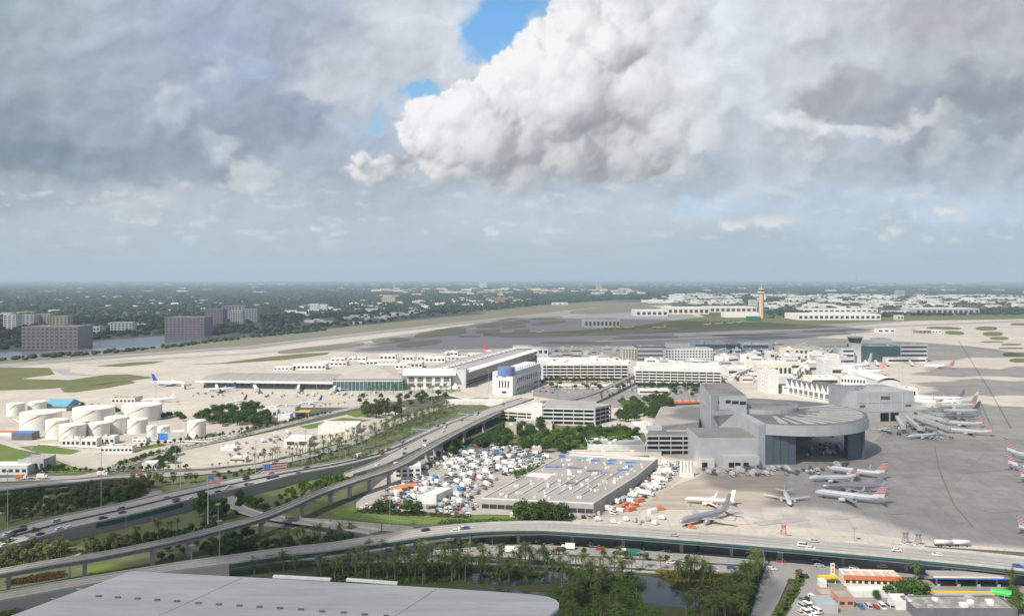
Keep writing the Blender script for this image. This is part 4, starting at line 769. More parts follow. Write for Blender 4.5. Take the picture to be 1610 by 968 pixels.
# ------------------------------------------------------------------ far woodland of the suburbs: one mass
def canopy(name, label, seed, regions, m, sides=6):
    rng = np.random.default_rng(seed); V = []; Fc = []; base = 0
    ring = np.arange(sides) * 2 * np.pi / sides
    for (poly, n, r0, r1, hh) in regions:
        P = np.array([G2(*p) for p in poly]); lo, hi = P.min(0), P.max(0)
        pts = rng.uniform(lo, hi, (n * 3, 2))
        ins = np.zeros(len(pts), bool)
        for i in range(len(P)):
            (x1, y1), (x2, y2) = P[i], P[(i + 1) % len(P)]
            c = ((y1 > pts[:, 1]) != (y2 > pts[:, 1])) & (pts[:, 0] < (x2 - x1) * (pts[:, 1] - y1) / (y2 - y1 + 1e-9) + x1); ins ^= c
        pts = pts[ins][:n]; k = len(pts)
        # clumps: keep where a slow wave pattern is high
        w = np.sin(pts[:, 0] / 210 + 1.3 * np.sin(pts[:, 1] / 340)) + np.sin(pts[:, 1] / 260 + np.sin(pts[:, 0] / 170)); keep = w + rng.normal(0, .8, k) > -1.1
        pts = pts[keep]; k = len(pts)
        r = rng.uniform(r0, r1, k); h = rng.uniform(hh * .6, hh * 1.3, k)
        for lv, (fr, fz) in enumerate(((.85, .12), (1.0, .5), (.6, .88))):
            jr = 1 + rng.uniform(-.25, .25, (k, sides))
            x = pts[:, 0, None] + np.cos(ring + lv * .4)[None] * r[:, None] * fr * jr; y = pts[:, 1, None] + np.sin(ring + lv * .4)[None] * r[:, None] * fr * jr
            z = np.repeat((h * fz)[:, None], sides, 1) * (1 + rng.uniform(-.15, .15, (k, sides)))
            V.append(np.stack([x, y, z], -1))
        top = np.stack([pts[:, 0], pts[:, 1], h], -1)[:, None, :]
        blk = np.concatenate([V[-3], V[-2], V[-1], top], 1).reshape(-1, 3); V = V[:-3] + [blk]
        nv = 3 * sides + 1; idx = base + np.arange(k)[:, None] * nv; j = np.arange(sides); j2 = (j + 1) % sides
        for lv in (0, 1):
            q = np.stack([idx + lv * sides + j, idx + lv * sides + j2, idx + (lv + 1) * sides + j2, idx + (lv + 1) * sides + j], -1).reshape(-1, 4)
            Fc.append(q)
        q = np.stack([idx + 2 * sides + j, idx + 2 * sides + j2, idx + 3 * sides + 0 * j, idx + 3 * sides + 0 * j], -1).reshape(-1, 4); Fc.append(q)
        base += k * nv
    V = np.concatenate([v.reshape(-1, 3) for v in V]); Q = np.concatenate(Fc)
    tri = Q[:, 2] == Q[:, 3]; quads, tris = Q[~tri], Q[tri][:, :3]
    me = bpy.data.meshes.new(name); me.vertices.add(len(V)); me.vertices.foreach_set('co', V.ravel().astype(np.float32))
    loops = np.concatenate([quads.ravel(), tris.ravel()]); me.loops.add(len(loops)); me.loops.foreach_set('vertex_index', loops.astype(np.int32))
    st = np.concatenate([np.arange(len(quads)) * 4, len(quads) * 4 + np.arange(len(tris)) * 3]); me.polygons.add(len(st)); me.polygons.foreach_set('loop_start', st.astype(np.int32))
    me.materials.append(m); me.update(calc_edges=True); me.validate()
    o = bpy.data.objects.new(name, me); COL.objects.link(o); tag(o, label, 'woodland', kind='stuff'); return o
# every tree of the woodland its own shade of green
_t = m_far.node_tree; _g = _t.nodes.new('ShaderNodeNewGeometry'); _h = _t.nodes.new('ShaderNodeHueSaturation'); _r = _t.nodes.new('ShaderNodeMapRange'); _b = _t.nodes['Principled BSDF']
_t.links.new(_g.outputs['Random Per Island'], _r.inputs[0]); _r.inputs[3].default_value = .5; _r.inputs[4].default_value = 1.7; _t.links.new(_r.outputs[0], _h.inputs['Value'])
_t.links.new(_b.inputs['Base Color'].links[0].from_socket, _h.inputs['Color']); _t.links.new(_h.outputs[0], _b.inputs['Base Color'])
canopy('woodland', 'dark tree cover of the suburbs left of the airfield as far as the horizon', 3, [
    ([(-40, 552), (0, 551), (30, 549), (124, 538), (160, 533), (250, 525), (346, 526), (420, 524), (520, 515), (700, 495), (860, 478), (940, 473), (1000, 470), (700, 466), (300, 480), (-60, 500)], 9000, 6, 12, 9),
    ([(-80, 500), (300, 482), (700, 468), (1050, 472), (1050, 458), (-80, 462)], 15000, 8, 20, 10),
    ([(-100, 463), (1720, 463), (1720, 449), (-100, 449)], 22000, 14, 36, 11), ([(-120, 449), (1740, 449), (1740, 442.5), (-120, 442.5)], 12000, 30, 80, 14)], m_far, 6)
canopy('woodland', 'tree cover among the warehouses beyond the runway at the right', 4, [
    ([(1050, 478), (1195, 488), (1260, 486), (1500, 484), (1700, 486), (1700, 464), (1100, 462)], 4200, 6, 13, 8),
    ([(1205, 500), (1260, 500), (1275, 488), (1200, 490)], 260, 4, 9, 8), ([(1385, 499), (1420, 497), (1440, 490), (1390, 489)], 260, 4, 9, 9), ([(1430, 496), (1700, 494), (1700, 486), (1440, 486)], 900, 5, 10, 8)], m_far, 6)
canopy('lakeside_trees', 'narrow dark line of trees along the near shore of the lake', 5, [
    ([(-60, 574), (0, 565), (75, 559), (174, 553), (268, 545), (346, 534), (420, 526), (520, 517), (520, 519), (420, 529), (346, 537), (268, 547), (174, 556), (75, 563), (0, 569), (-60, 578)], 900, 3, 6, 6)], m_far, 7)
# ================================================================== buildings
WIN = {}
def win_mesh(w, h, m, d=.12):
    k = (round(w, 1), round(h, 1), m.name, d)
    if k not in WIN: WIN[k] = MB().box(-w / 2, w / 2, -d / 2, d / 2, 0, h).mesh('window', m)
    return WIN[k]
def windows(root, W, D, h, floors, bays, m, side=0, fr=.55, wr=.6, z0=1.0, ztop_=0.8, left=False):
    """individual panes standing 6 cm proud of the wall on the front, and on one end when side is a number of bays"""
    fh = (h - z0 - ztop_) / floors
    wm_ = win_mesh(W / bays * wr, fh * fr, m)
    for f in range(floors):
        for b in range(bays):
            link('window', wm_, root, ((b + .5) * W / bays, 0, z0 + f * fh + fh * .2))
    if side:
        ws = win_mesh(D / side * wr, fh * fr, m)
        for f in range(floors):
            for b in range(side):
                link('window', ws, root, (0 if left else W, (b + .5) * D / side, z0 + f * fh + fh * .2), R(90))
def blk(name, label, cat, x0, x1, yt, yb, depth, wall=None, roof=None, win=None, bands=0, side=0, glass=None, units=0, group=None, yb2=None, par=.7, left=False, skew=0.0, door=None, hmin=2.5, small=False, bcol=None):
    A = G(x0, yb); B = G(x1, yb2 or yb); d = B - A; Wd = d.length; rz = math.atan2(d.y, d.x)
    h = max(hmin, ztop(yt, A.y)); wall = wall or m_white; roof = roof or m_roofg; glass = glass or m_glass
    t = thing(name, label, cat, A, rz, group); D = depth
    P = [(0, 0), (Wd, 0), (Wd + skew, D), (skew, D)]
    MB().prism(P, -.3, h).build('wall', wall, t)
    if small:
        MB().prism([(.3, .3), (Wd - .3, .3), (Wd - .3 + skew, D - .3), (.3 + skew, D - .3)], h - .1, h + .35).build('roof', roof, t)
    else:
        q = .35
        MB().prism([(q, q), (Wd - q, q), (Wd - q + skew, D - q), (q + skew, D - q)], h - .2, h + .06).build('roof', roof, t)
        m = MB(); O = P; I = [(q, q), (Wd - q, q), (Wd - q + skew, D - q), (q + skew, D - q)]
        for i in range(4):
            j = (i + 1) % 4; m.prism([O[i], O[j], I[j], I[i]], h + .001, h + par)
        m.build('parapet', wall, t)
    if win: windows(t, Wd, D, h, win[1], win[0], glass, side, left=left)
    if bands:
        fh = (h - 1.2) / bands
        for f in range(bands):
            MB().box(.8, Wd - .8, -.08, .1, 1 + f * fh + fh * .25, 1 + f * fh + fh * .72).build('window_band', bcol or glass, t)
            if side: MB().box((Wd - .1) if not left else -.08, (Wd + .08) if not left else .1, .8, D - .8, 1 + f * fh + fh * .25, 1 + f * fh + fh * .72).build('window_band', bcol or glass, t)
    if door:
        for (u0, u1, hh) in door: MB().box(Wd * u0, Wd * u1, -.15, .1, 0, h * hh).build('door', m_dark, t)
    rnd = random.Random(int(x0 * 7 + yb))
    for k in range(units):
        ux, uy, s = rnd.uniform(.12, .85) * Wd, rnd.uniform(.15, .8) * D, rnd.uniform(.7, 1.5)
        m = MB(); m.box(ux - s, ux + s, uy - s * .8, uy + s * .8, h + .05, h + .3 + s * .9); m.tube((ux, uy, h + .3 + s * .9), (ux, uy, h + .45 + s * .9), s * .5, n=8)
        m.build('roof_unit', m_white if rnd.random() < .6 else m_grey, t)
    return t, Wd, h
def garage(name, label, x0, x1, yt, yb, depth, levels, yb2=None, towers=(), mw=None, roofm=None, cars=0, skew=0, core=None):
    A = G(x0, yb); B = G(x1, yb2 or yb); d = B - A; Wd = d.length; t = thing(name, label, 'parking garage', A, math.atan2(d.y, d.x)); h = ztop(yt, A.y); mw = mw or m_white
    def sk(q): return [(q, q), (Wd - q, q), (Wd - q + skew, depth - q), (q + skew, depth - q)]
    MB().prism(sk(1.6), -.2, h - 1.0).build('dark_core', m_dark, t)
    fh = (h - .9) / levels
    for f in range(levels):
        z = (f + 1) * fh - .4
        m = MB(); m.prism(sk(0), z - .001, z + .34)
        O, I = sk(-.02), sk(.3)
        for i in range(4): m.prism([O[i], O[(i + 1) % 4], I[(i + 1) % 4], I[i]], z - .45, z + .95)
        m.build('parking_deck', mw, t)
    n = max(2, int(Wd / 9))
    m = MB()
    for k in range(n + 1): u = .5 + (Wd - 1) * k / n; m.box(u - .3, u + .3, .02, .7, -.2, h - .3)
    k2 = max(2, int(depth / 10))
    for k in range(k2 + 1):
        v = .5 + (depth - 1.2) * k / k2; m.box(Wd - .7 + skew * v / depth, Wd - .02 + skew * v / depth, v - .3, v + .3, -.2, h - .3); m.box(.02 + skew * v / depth, .7 + skew * v / depth, v - .3, v + .3, -.2, h - .3)
    m.build('columns', mw, t)
    MB().prism(sk(.5), h - .32, h - .04).build('roof_deck', roofm or m_roofw, t)
    for (u, v, w, dd, hh) in towers:
        MB().box(u * Wd - w / 2, u * Wd + w / 2, v * depth - .3, v * depth + dd, -.1, h + hh).build('stair_tower', mw, t)
    return t, Wd, h, depth
# --- terminals and garages
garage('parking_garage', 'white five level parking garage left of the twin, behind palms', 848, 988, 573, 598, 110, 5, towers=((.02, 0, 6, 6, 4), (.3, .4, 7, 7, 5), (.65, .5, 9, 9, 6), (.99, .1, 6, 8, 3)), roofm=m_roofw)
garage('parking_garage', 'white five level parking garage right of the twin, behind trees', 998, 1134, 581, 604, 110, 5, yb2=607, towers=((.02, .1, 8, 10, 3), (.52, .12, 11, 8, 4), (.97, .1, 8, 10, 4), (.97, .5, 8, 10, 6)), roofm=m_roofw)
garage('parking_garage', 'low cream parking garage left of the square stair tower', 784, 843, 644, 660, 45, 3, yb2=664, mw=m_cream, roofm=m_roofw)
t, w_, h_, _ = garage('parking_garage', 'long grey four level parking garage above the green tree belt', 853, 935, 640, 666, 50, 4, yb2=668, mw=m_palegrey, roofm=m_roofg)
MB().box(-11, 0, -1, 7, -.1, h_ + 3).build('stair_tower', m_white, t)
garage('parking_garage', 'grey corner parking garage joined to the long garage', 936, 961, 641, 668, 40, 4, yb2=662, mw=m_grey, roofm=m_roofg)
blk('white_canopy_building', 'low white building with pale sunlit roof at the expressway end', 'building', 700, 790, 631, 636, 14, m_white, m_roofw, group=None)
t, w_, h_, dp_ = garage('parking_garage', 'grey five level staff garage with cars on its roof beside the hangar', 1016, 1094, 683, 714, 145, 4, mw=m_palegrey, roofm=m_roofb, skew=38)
MB().box(4, 16, 18, 26, h_, h_ + 3).build('stair_tower', m_white, t); MB().box(19, 40, 14, 15, h_, h_ + 1.2).build('roof_unit', m_white, t)
STAFF = t
# south concourse: long barrel roof
A = G(313, 610); B = G(549, 613); d = B - A; Wc = d.length
t = thing('concourse', 'long low concourse with curved metal roof and white eaves beside the airliners', 'terminal', A, math.atan2(d.y, d.x))
Dc = 75; h0 = 8.0; h1 = 15.0
MB().box(4, Wc - 3, 4, Dc - 3, -.2, h0).build('wall', m_dgrey, t)
m = MB(); rings = []
nseg = 10
def prof(x, ins=0):
    return [(x, -1 + (Dc + 2) * k / nseg, h0 + (h1 - h0) * math.sin(math.pi * (.02 + .96 * k / nseg)) ** .75) for k in range(nseg + 1)]
for x, s in ((-6, .55), (2, .85), (14, 1), (Wc, 1)):
    p = prof(x); p = [(a, Dc / 2 + (b - Dc / 2) * (s if s < 1 else 1), h0 + (c - h0) * s) for a, b, c in p]; rings.append(p + [(a, b, c - .8) for a, b, c in p[::-1]])
m.loft(rings); m.build('roof', mat('metal_roof', (.33, .32, .31), .5, (.27, .26, .25), .1, stretch=(0, 2, .1)), t, smooth=False)
MB().box(-4, Wc, -2.2, -1, h0 - .4, h0 + 2.2).build('eaves', m_white, t)
m = MB(); pe = prof(Wc + .2); m.add([(Wc + .2, b, c) for a, b, c in pe] + [(Wc + .2, Dc, 0), (Wc + .2, 0, 0)], [tuple(range(nseg + 3))]); m.build('glass_end', m_tglass, t)
for k in range(24):
    link('window', win_mesh(5.5, 3.4, m_glass), t, (8 + k * (Wc - 14) / 24 + 2, 3.95, 3.2))
t, w_, h_ = blk('terminal', 'teal glass fronted terminal head with broad sloping tan roof', 'terminal', 523, 632, 597, 614, 60, m_tglass, m_roofb, yb2=614)
for k in range(1, 18): MB().box(w_ * k / 18 - .2, w_ * k / 18 + .2, -.25, 0, 0, h_).build('mullion', m_palegrey, t)
MB().box(-.3, w_ + .3, -.5, 0, h_ * .86, h_ * .96).build('eaves', m_white, t)
m = MB(); m.add([(0, 8, h_), (w_, 8, h_), (w_ * .62, 150, h_ + 2), (-20, 150, h_ + 2), (w_ * .35, 120, h_ + 6)], [(0, 1, 4), (1, 2, 4), (2, 3, 4), (3, 0, 4)]); m.build('upper_roof', mat('tan_roof', (.45, .42, .37), .8, (.38, .36, .32), .05), t)
t, w_, h_ = blk('terminal_hall', 'white terminal hall with arched roof and tall bays behind palms', 'terminal', 640, 709, 589, 611, 48, m_white, m_roofw)
m = MB(); m.loft([[(x, y, h_ + 5.5 * math.sin(math.pi * (y + 3) / 54) + z) for y, z in [(-3 + 54 * k / 8, 0) for k in range(9)] + [(51 - 54 * k / 8, -.7) for k in range(9)]] for x in (-6, w_ + 6)]); m.build('arched_roof', m_white, t)
for k in range(5): link('window', win_mesh(w_ / 5 * .68, h_ * .34, m_dgrey), t, ((k + .5) * w_ / 5, 0, h_ * .50)); link('window', win_mesh(w_ / 5 * .68, h_ * .28, m_dgrey), t, ((k + .5) * w_ / 5, 0, h_ * .14))
MB().box(w_ - .1, w_ + .2, 4, 44, 1, h_ * .92).build('glass_end', m_bglass, t)
# long glass building running away to the right
A = G(731, 606); B = G(843, 567); d = B - A; L_ = d.length
t = thing('terminal', 'long glass terminal with twin white roof strips running away from the grey tower slab', 'terminal', A, math.atan2(d.y, d.x)); hL = ztop(583, A.y)
MB().box(0, L_, 0, 60, -.2, hL - 2).build('glass_wall', m_glass, t)
for k in range(5): MB().box(0, L_, -.6, 0, hL * (.12 + .18 * k), hL * (.12 + .18 * k) + .5).build('floor_edge', m_palegrey, t)
MB().box(-3, L_, -8, 7, hL - 1.4, hL).build('roof', m_white, t); MB().box(-3, L_, 7.1, 34, hL - 1.8, hL - .6).build('roof', m_roofg, t)
MB().box(-6, L_, 34.1, 46, hL - 1.4, hL + .8).build('roof', m_white, t); MB().box(-4, L_, 46.1, 70, hL - 3, hL - 1).build('roof', m_roofg, t)
for k in range(14): MB().box(10 + k * L_ / 15, 14 + k * L_ / 15, 36, 44, hL + .8, hL + 2.2).build('skylight', m_grey, t)
blk('grey_slab_tower', 'plain grey slab between arched hall and glass terminal', 'terminal', 711, 732, 582, 610, 40, m_palegrey, m_roofg)
t, w_, h_ = blk('office_building', 'white office building with blue drum on its roof corner', 'building', 779, 806, 592, 621, 60, m_white, m_roofw, yb2=622)
for k in range(4): link('window', win_mesh(1.8, h_ * .38, m_glass), t, (w_ * (.24 + .17 * k), 0, h_ * .42))
link('window', win_mesh(6, h_ * .12, m_glass), t, (w_ * .5, 0, h_ * .12))
m = MB(); m.tube((w_ * .5, 10, h_), (w_ * .5, 10, h_ + 11), 10.5, n=24); m.build('drum', mat('drum_blue', (.13, .21, .42), .6), t)
A = G(806, 621); B = G(851, 603); d = B - A; L_ = d.length
t = thing('office_wing', 'long white office wing with rows of square windows right of the blue drum', 'building', A, math.atan2(d.y, d.x)); hw_ = ztop(592, A.y)
MB().box(.2, L_, 0, 26, -.2, hw_).build('wall', m_white, t); MB().box(0, L_, 1, 26, hw_ + .01, hw_ + 5).build('upper_floor', m_palegrey, t)
for f, (zz, hh) in enumerate(((.14, .16), (.56, .26))):
    for k in range(15): link('window', win_mesh(L_ / 15 * .55, hw_ * hh, m_glass), t, ((k + .5) * L_ / 15, 0, hw_ * zz))
for k in range(12): MB().box(6 + k * L_ / 13, 10 + k * L_ / 13, 5, 20, hw_ + 5.01, hw_ + 7.5).build('roof_unit', m_white, t)
# end of the long concourse, mid terminal
def b2(label, x0, x1, yt, yb, D, wall=m_white, roof=m_roofg, **k):
    if 'units' not in k and not k.get('small') and 525 < yb < 735: k['units'] = min(9, max(2, int((x1 - x0) * D / 230)))
    return blk(k.pop('name', 'terminal_block'), label, k.pop('cat', 'terminal'), x0, x1, yt, yb, D, wall, roof, **k)
b2('pale control block above the far end of the glass terminal', 806, 838, 546, 561, 40, m_palegrey, bands=2)
b2('tall pale block standing right of the pale control block', 838, 862, 548, 566, 30, m_palegrey, win=(3, 2))
b2('small white stair block left of the white garages', 848, 862, 562, 575, 20, m_white)
b2('hotel block of seven storeys with dark top band behind the garages', 979, 1002, 548, 566, 40, m_cream, m_roofw, win=(5, 5))
b2('wide hotel centre with dark glazed top storey', 1002, 1046, 545, 566, 45, m_dgrey, m_roofg, bands=3, bcol=m_palegrey)
b2('grey ribbed hotel wing right of the dark glazed centre', 1046, 1121, 549, 568, 45, m_palegrey, m_roofg, win=(16, 4))
b2('dark blue windowed gate block at the north pier, left one', 1092, 1142, 538, 551, 40, m_grey, m_roofg, bands=1, glass=m_bglass)
b2('dark blue gate block at the north pier, middle one', 1143, 1164, 541, 551, 35, m_bglass, m_roofg, bands=1)
b2('pale gate block at the north pier, right one with long window', 1168, 1210, 539, 551, 35, m_palegrey, m_roofg, bands=1, glass=m_bglass)
b2('low dark link building of the north pier', 1120, 1200, 551, 557, 30, m_bglass, m_roofg, bands=1)
b2('pale link roof left of the north pier', 1050, 1120, 540, 545, 30, m_palegrey, m_roofg)
b2('broad beige rooftop hall left of the white elevator towers', 1190, 1245, 573, 592, 60, m_cream, m_roofw, win=(8, 1))
b2('beige block with small windows beyond the rooftop hall', 1235, 1300, 548, 566, 60, m_cream, m_roofw, win=(9, 2))
b2('low white link building left of the beige rooftop hall', 1145, 1200, 580, 590, 50, m_white, m_roofw, bands=1)
b2('low white canopy at the foot of the right white garage, nearer', 1146, 1165, 592, 597, 20, m_white, m_roofw, bands=1)
b2('low white canopy right of the white garage, farther', 1147, 1180, 583, 587, 20, m_white, m_roofw, bands=1)
b2('left white elevator tower with dark slot windows', 1197, 1205, 582, 615, 16, m_white, m_roofw, name='elevator_tower', win=(1, 5))
b2('right white elevator tower, the wider blank one', 1208, 1224, 583, 619, 26, m_white, m_roofw, name='elevator_tower')
b2('grey white wing right of the elevator towers', 1224, 1252, 592, 610, 30, m_palegrey, m_roofw)
# sawtooth terminal
A = G(1221, 616); B = G(1346, 640); d = B - A; Ws = d.length
t = thing('sawtooth_terminal', 'white terminal with a row of triangular sawtooth gables and tall dark windows', 'terminal', A, math.atan2(d.y, d.x)); hs = ztop(604, A.y)
MB().box(0, Ws, 0, 70, -.2, hs).build('wall', m_white, t); MB().box(.5, Ws - .5, .6, 69.5, hs, hs + .3).build('roof', m_dgrey, t)
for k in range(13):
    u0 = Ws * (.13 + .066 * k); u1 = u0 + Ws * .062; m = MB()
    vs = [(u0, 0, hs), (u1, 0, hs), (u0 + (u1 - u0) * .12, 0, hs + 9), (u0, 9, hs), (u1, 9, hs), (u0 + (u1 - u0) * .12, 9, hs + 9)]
    m.add(vs, [(0, 1, 2), (3, 5, 4), (0, 2, 5, 3), (0, 3, 4, 1)]); m.add(vs, [(1, 4, 5, 2)], 1); m.build('gable', [m_white, m_dgrey], t)  # right-hand slope coloured dark: the shade on that side is painted in
for k in range(9):
    link('window', win_mesh(Ws * .045, hs * .55, m_dgrey), t, (Ws * (.20 + .066 * k), 0, hs * .33)); link('window', win_mesh(Ws * .045, hs * .12, m_dgrey), t, (Ws * (.20 + .066 * k), 0, hs * .12))
for u in (.05, .13, .80): link('window', win_mesh(Ws * .045, hs * .14, m_dgrey), t, (Ws * u, 0, hs * .66))
link('window', win_mesh(Ws * .06, hs * .55, m_dgrey), t, (Ws * .95, 0, hs * .28)); MB().box(Ws * .84, Ws * .9, -3, 0, 0, hs + 1).build('stair_tower', m_cream, t)
b2('white upper storey with dark ribbon window behind the gables', 1276, 1318, 594, 606, 30, m_white, m_roofw, bands=1)
b2('long white upper hall with two rows of dark openings', 1322, 1381, 592, 612, 45, m_white, m_roofw, win=(12, 2), yb2=616)
t, w_, h_ = b2('pale grey curved roofed hall at the right end of the terminal', 1378, 1416, 598, 620, 60, m_palegrey, m_roofw)
m = MB(); m.loft([[(x, y, h_ + 4 * math.sin(math.pi * x / w_) + z) for y, z in ((-2, 0), (62, 0), (62, -.6), (-2, -.6))] for x in [w_ * k / 8 for k in range(9)]]); m.build('curved_roof', m_white, t)
t, w_, h_ = b2('cubic pale grey block with two dark garage doors at the terminal end', 1347, 1437, 618, 663, 55, mat('light_panel', (.66, .67, .67), .6, (.56, .58, .58), .1, 5), m_roofw, yb2=661, door=((.41, .56, .30), (.585, .73, .30)))
for u in (.2, .4, .6, .8): MB().box(w_ * u - .3, w_ * u + .3, -.5, 0, h_ * .36, h_ + .5).build('pilaster', m_white, t)
for zz in (.34, .66): MB().box(0, w_, -.35, 0, h_ * zz, h_ * zz + .5).build('ledge', m_white, t)
link('window', win_mesh(w_ * .16, h_ * .12, m_dgrey), t, (w_ * .5, 0, h_ * .76)); link('window', win_mesh(w_ * .10, h_ * .08, m_dgrey), t, (w_ * .1, 0, h_ * .5)); link('window', win_mesh(w_ * .10, h_ * .08, m_dgrey), t, (w_ * .9, 0, h_ * .5))
b2('small white block with a dark opening at the far right terminal corner', 1424, 1443, 611, 625, 20, m_white, m_roofw, win=(1, 1))
b2('tall white tower block behind the sawtooth terminal', 1306, 1320, 558, 581, 26, m_white, m_roofw)
b2('grey lilac tower block left of the tall white tower block', 1294, 1309, 571, 596, 26, m_palegrey, m_roofg)
b2('low grey white shed before the dark green glass concourse', 1300, 1345, 578, 590, 30, m_white, m_roofw, bands=1)
b2('dark green glass concourse beside the old control tower', 1354, 1416, 545, 569, 60, m_tglass, m_roofg, win=None)
b2('pale block left of the old control tower', 1325, 1343, 548, 570, 40, m_palegrey, m_roofg, bands=3)
b2('grey striped gate building right of the green glass concourse', 1416, 1458, 542, 569, 50, m_palegrey, m_roofg, bands=4)
b2('round topped plant block on the green glass concourse', 1378, 1402, 533, 550, 30, m_palegrey, m_roofg)
b2('low white gate lounge before the striped gate building', 1396, 1456, 563, 571, 20, m_white, m_roofw, bands=1)
t = thing('control_tower', 'old squat control tower with flared grey cab beside the green glass concourse', 'control tower', G(1347, 569)); Yt = G(1347, 569).y; hh = ztop(539, Yt)
MB().box(-8, 8, 0, 14, 0, hh).build('shaft', m_palegrey, t); m = MB(); m.loft([[(r * math.cos(a), 7 + r * math.sin(a), z) for a in [math.pi / 4 * k for k in range(8)]] for r, z in ((8, hh), (11, hh + 4), (13, hh + 9))]); m.build('cab', m_glass, t)
MB().tube((0, 7, hh + 9), (0, 7, hh + 10.5), 15, 13, 8).build('roof', m_grey, t); MB().tube((0, 7, hh + 10), (0, 7, hh + 15), .5).build('antenna', m_grey, t)
# jet bridges / covered ramps running away between the terminal piers
for i, (xa, ya, xb, yb_, l) in enumerate(((1250, 596, 1276, 572, 'long white covered ramp climbing behind the elevator towers'), (1262, 592, 1300, 562, 'second white covered ramp beside the beige block'), (1155, 600, 1190, 585, 'slanting white canopy left of the elevator towers'), (1270, 590, 1310, 556, 'thin white covered walkway towards the north pier'))):
    a, b = G(xa, ya), G(xb, yb_); t = thing('covered_ramp', l, 'walkway', a, math.atan2((b - a).y, (b - a).x)); L_ = (b - a).length
    MB().box(0, L_, -2, 2, 8, 11).build('tube', m_white, t)
    for k in range(int(L_ / 30) + 1): MB().box(5 + k * 30, 7 + k * 30, -1, 1, 0, 8).build('support', m_grey, t)
for i, (x0, x1, yt, yb, D, w) in enumerate([(590, 640, 573, 580, 25, m_white), (430, 460, 577, 582, 20, m_white), (460, 512, 573, 581, 22, m_white), (492, 545, 569, 575, 20, m_roofw), (520, 542, 563, 569, 18, m_white), (548, 575, 562, 567, 18, m_white), (575, 625, 567, 574, 22, m_palegrey), (597, 622, 558, 566, 16, m_white), (628, 664, 570, 578, 24, m_palegrey), (632, 680, 560, 567, 20, m_palegrey), (668, 700, 562, 569, 20, m_white), (684, 735, 561, 566, 20, m_palegrey), (735, 790, 556, 562, 20, m_palegrey), (772, 788, 554, 560, 16, m_white), (700, 720, 553, 559, 16, m_white)]):
    b2(['low white gate building', 'flat roofed ground equipment shed', 'small white airside building'][i % 3] + ' behind the long barrel roofed concourse', x0, x1, yt, yb, D, w, m_roofw, name='gate_building', small=True, win=(max(3, int((x1 - x0) / 6)), 1), group='low gate buildings behind the south concourse, kind %d' % (i % 3))
ra = random.Random(31)
for i, (poly, n, hh) in enumerate([([(862, 552), (975, 552), (975, 566), (862, 566)], 16, (5, 12)), ([(1120, 558), (1200, 556), (1200, 572), (1125, 576)], 20, (5, 13)), ([(1200, 556), (1300, 556), (1340, 575), (1300, 590), (1250, 588), (1210, 572)], 34, (6, 20)), ([(985, 572), (1130, 572), (1130, 577), (985, 577)], 10, (5, 9)), ([(1150, 580), (1195, 578), (1195, 600), (1150, 606)], 14, (4, 9))]):
    for x, y in scatter(poly, n, ra, 9):
        w, d, h = ra.uniform(7, 26), ra.uniform(8, 26), ra.uniform(*hh); t = thing('terminal_annex', 'small pale annex among the roofs %s' % ['beyond the left white garage', 'right of the ribbed hotel wing', 'between the elevator towers and green glass concourse', 'right behind the right white garage', 'left of the white elevator towers'][i], 'terminal', (x, y, 0), ra.uniform(-.1, .35), 'small terminal annexes, part %d' % i)
        c = ra.choice((m_white, m_cream, m_palegrey, m_grey, m_white)); MB().box(-w / 2, w / 2, 0, d, 0, h).build('wall', c, t); MB().box(-w / 2 + .4, w / 2 - .4, .4, d - .4, h - .1, h + .4).build('roof', ra.choice((m_roofw, m_roofg)), t); MB().box(-w / 2 + 1, w / 2 - 1, -.08, .1, h * .45, h * .7).build('window_band', m_glass, t)
        if ra.random() < .6: MB().box(-2, 2, d * .3, d * .3 + 4, h + .4, h + 3).build('roof_unit', m_white, t)
# --- hangar
Yh = 623.0; zh = ztop(668, 616); zo = ztop(683, Yh)
t = thing('hangar', 'huge grey maintenance hangar with half round roof open towards the apron', 'hangar', (0, 0, 0))
cxh, cyh, rh = 222.0, 683.0, 67.0
def arc(r, a0, a1, n, cx=cxh, cy=cyh): return [(cx + r * math.cos(R(a0 + (a1 - a0) * k / n)), cy + r * math.sin(R(a0 + (a1 - a0) * k / n))) for k in range(n + 1)]
XL = (1203 - CX) / F * Yh; X0 = (1117 - CX) / F * 664; X1 = (1174 - CX) / F * 664
front = [(XL, Yh)] + arc(rh, -104, 0, 18) + arc(rh, 0, 90, 12)[1:] + [(X1 + 8.2, cyh + rh), (X1 + 1, 665.5)]
m_hroof = mat('hangar_roof', (.20, .185, .185), .8, (.30, .28, .28), .05, 6)
MB().prism(front, zo, zh - .5).build('fascia', m_palegrey, t)
MB().prism([(x + (cxh - x) * .012, y + (cyh - y) * .012) for x, y in front], zh - .5, zh + .02).build('roof', m_hroof, t)
m = MB()
for k in range(15):       # radial roof panels, raised seams
    a = R(-106 + 9.5 * k); r0, r1 = (30, 36, 26)[k % 3], rh - 4
    c, s = math.cos(a), math.sin(a); w2 = (.05, .03, .06, .04)[k % 4]
    m.prism([(cxh - 6 + r0 * math.cos(a - w2), cyh + r0 * math.sin(a - w2)), (cxh + r1 * math.cos(a - w2), cyh + r1 * math.sin(a - w2)), (cxh + r1 * math.cos(a + w2), cyh + r1 * math.sin(a + w2)), (cxh - 6 + r0 * math.cos(a + w2), cyh + r0 * math.sin(a + w2))], zh + .05, zh + .35)
m.build('roof_panels', m_roofw, t)
m_brf = mat('stained_roof', (.24, .21, .20), .9, (.40, .38, .37), .05, 6)
MB().prism(arc(33, -120, 70, 16, cxh - 16, cyh + 14) + [(165, cyh + 40), (160, cyh - 26)], zh + .06, zh + 3.6).build('inner_drum', m_palegrey, t)
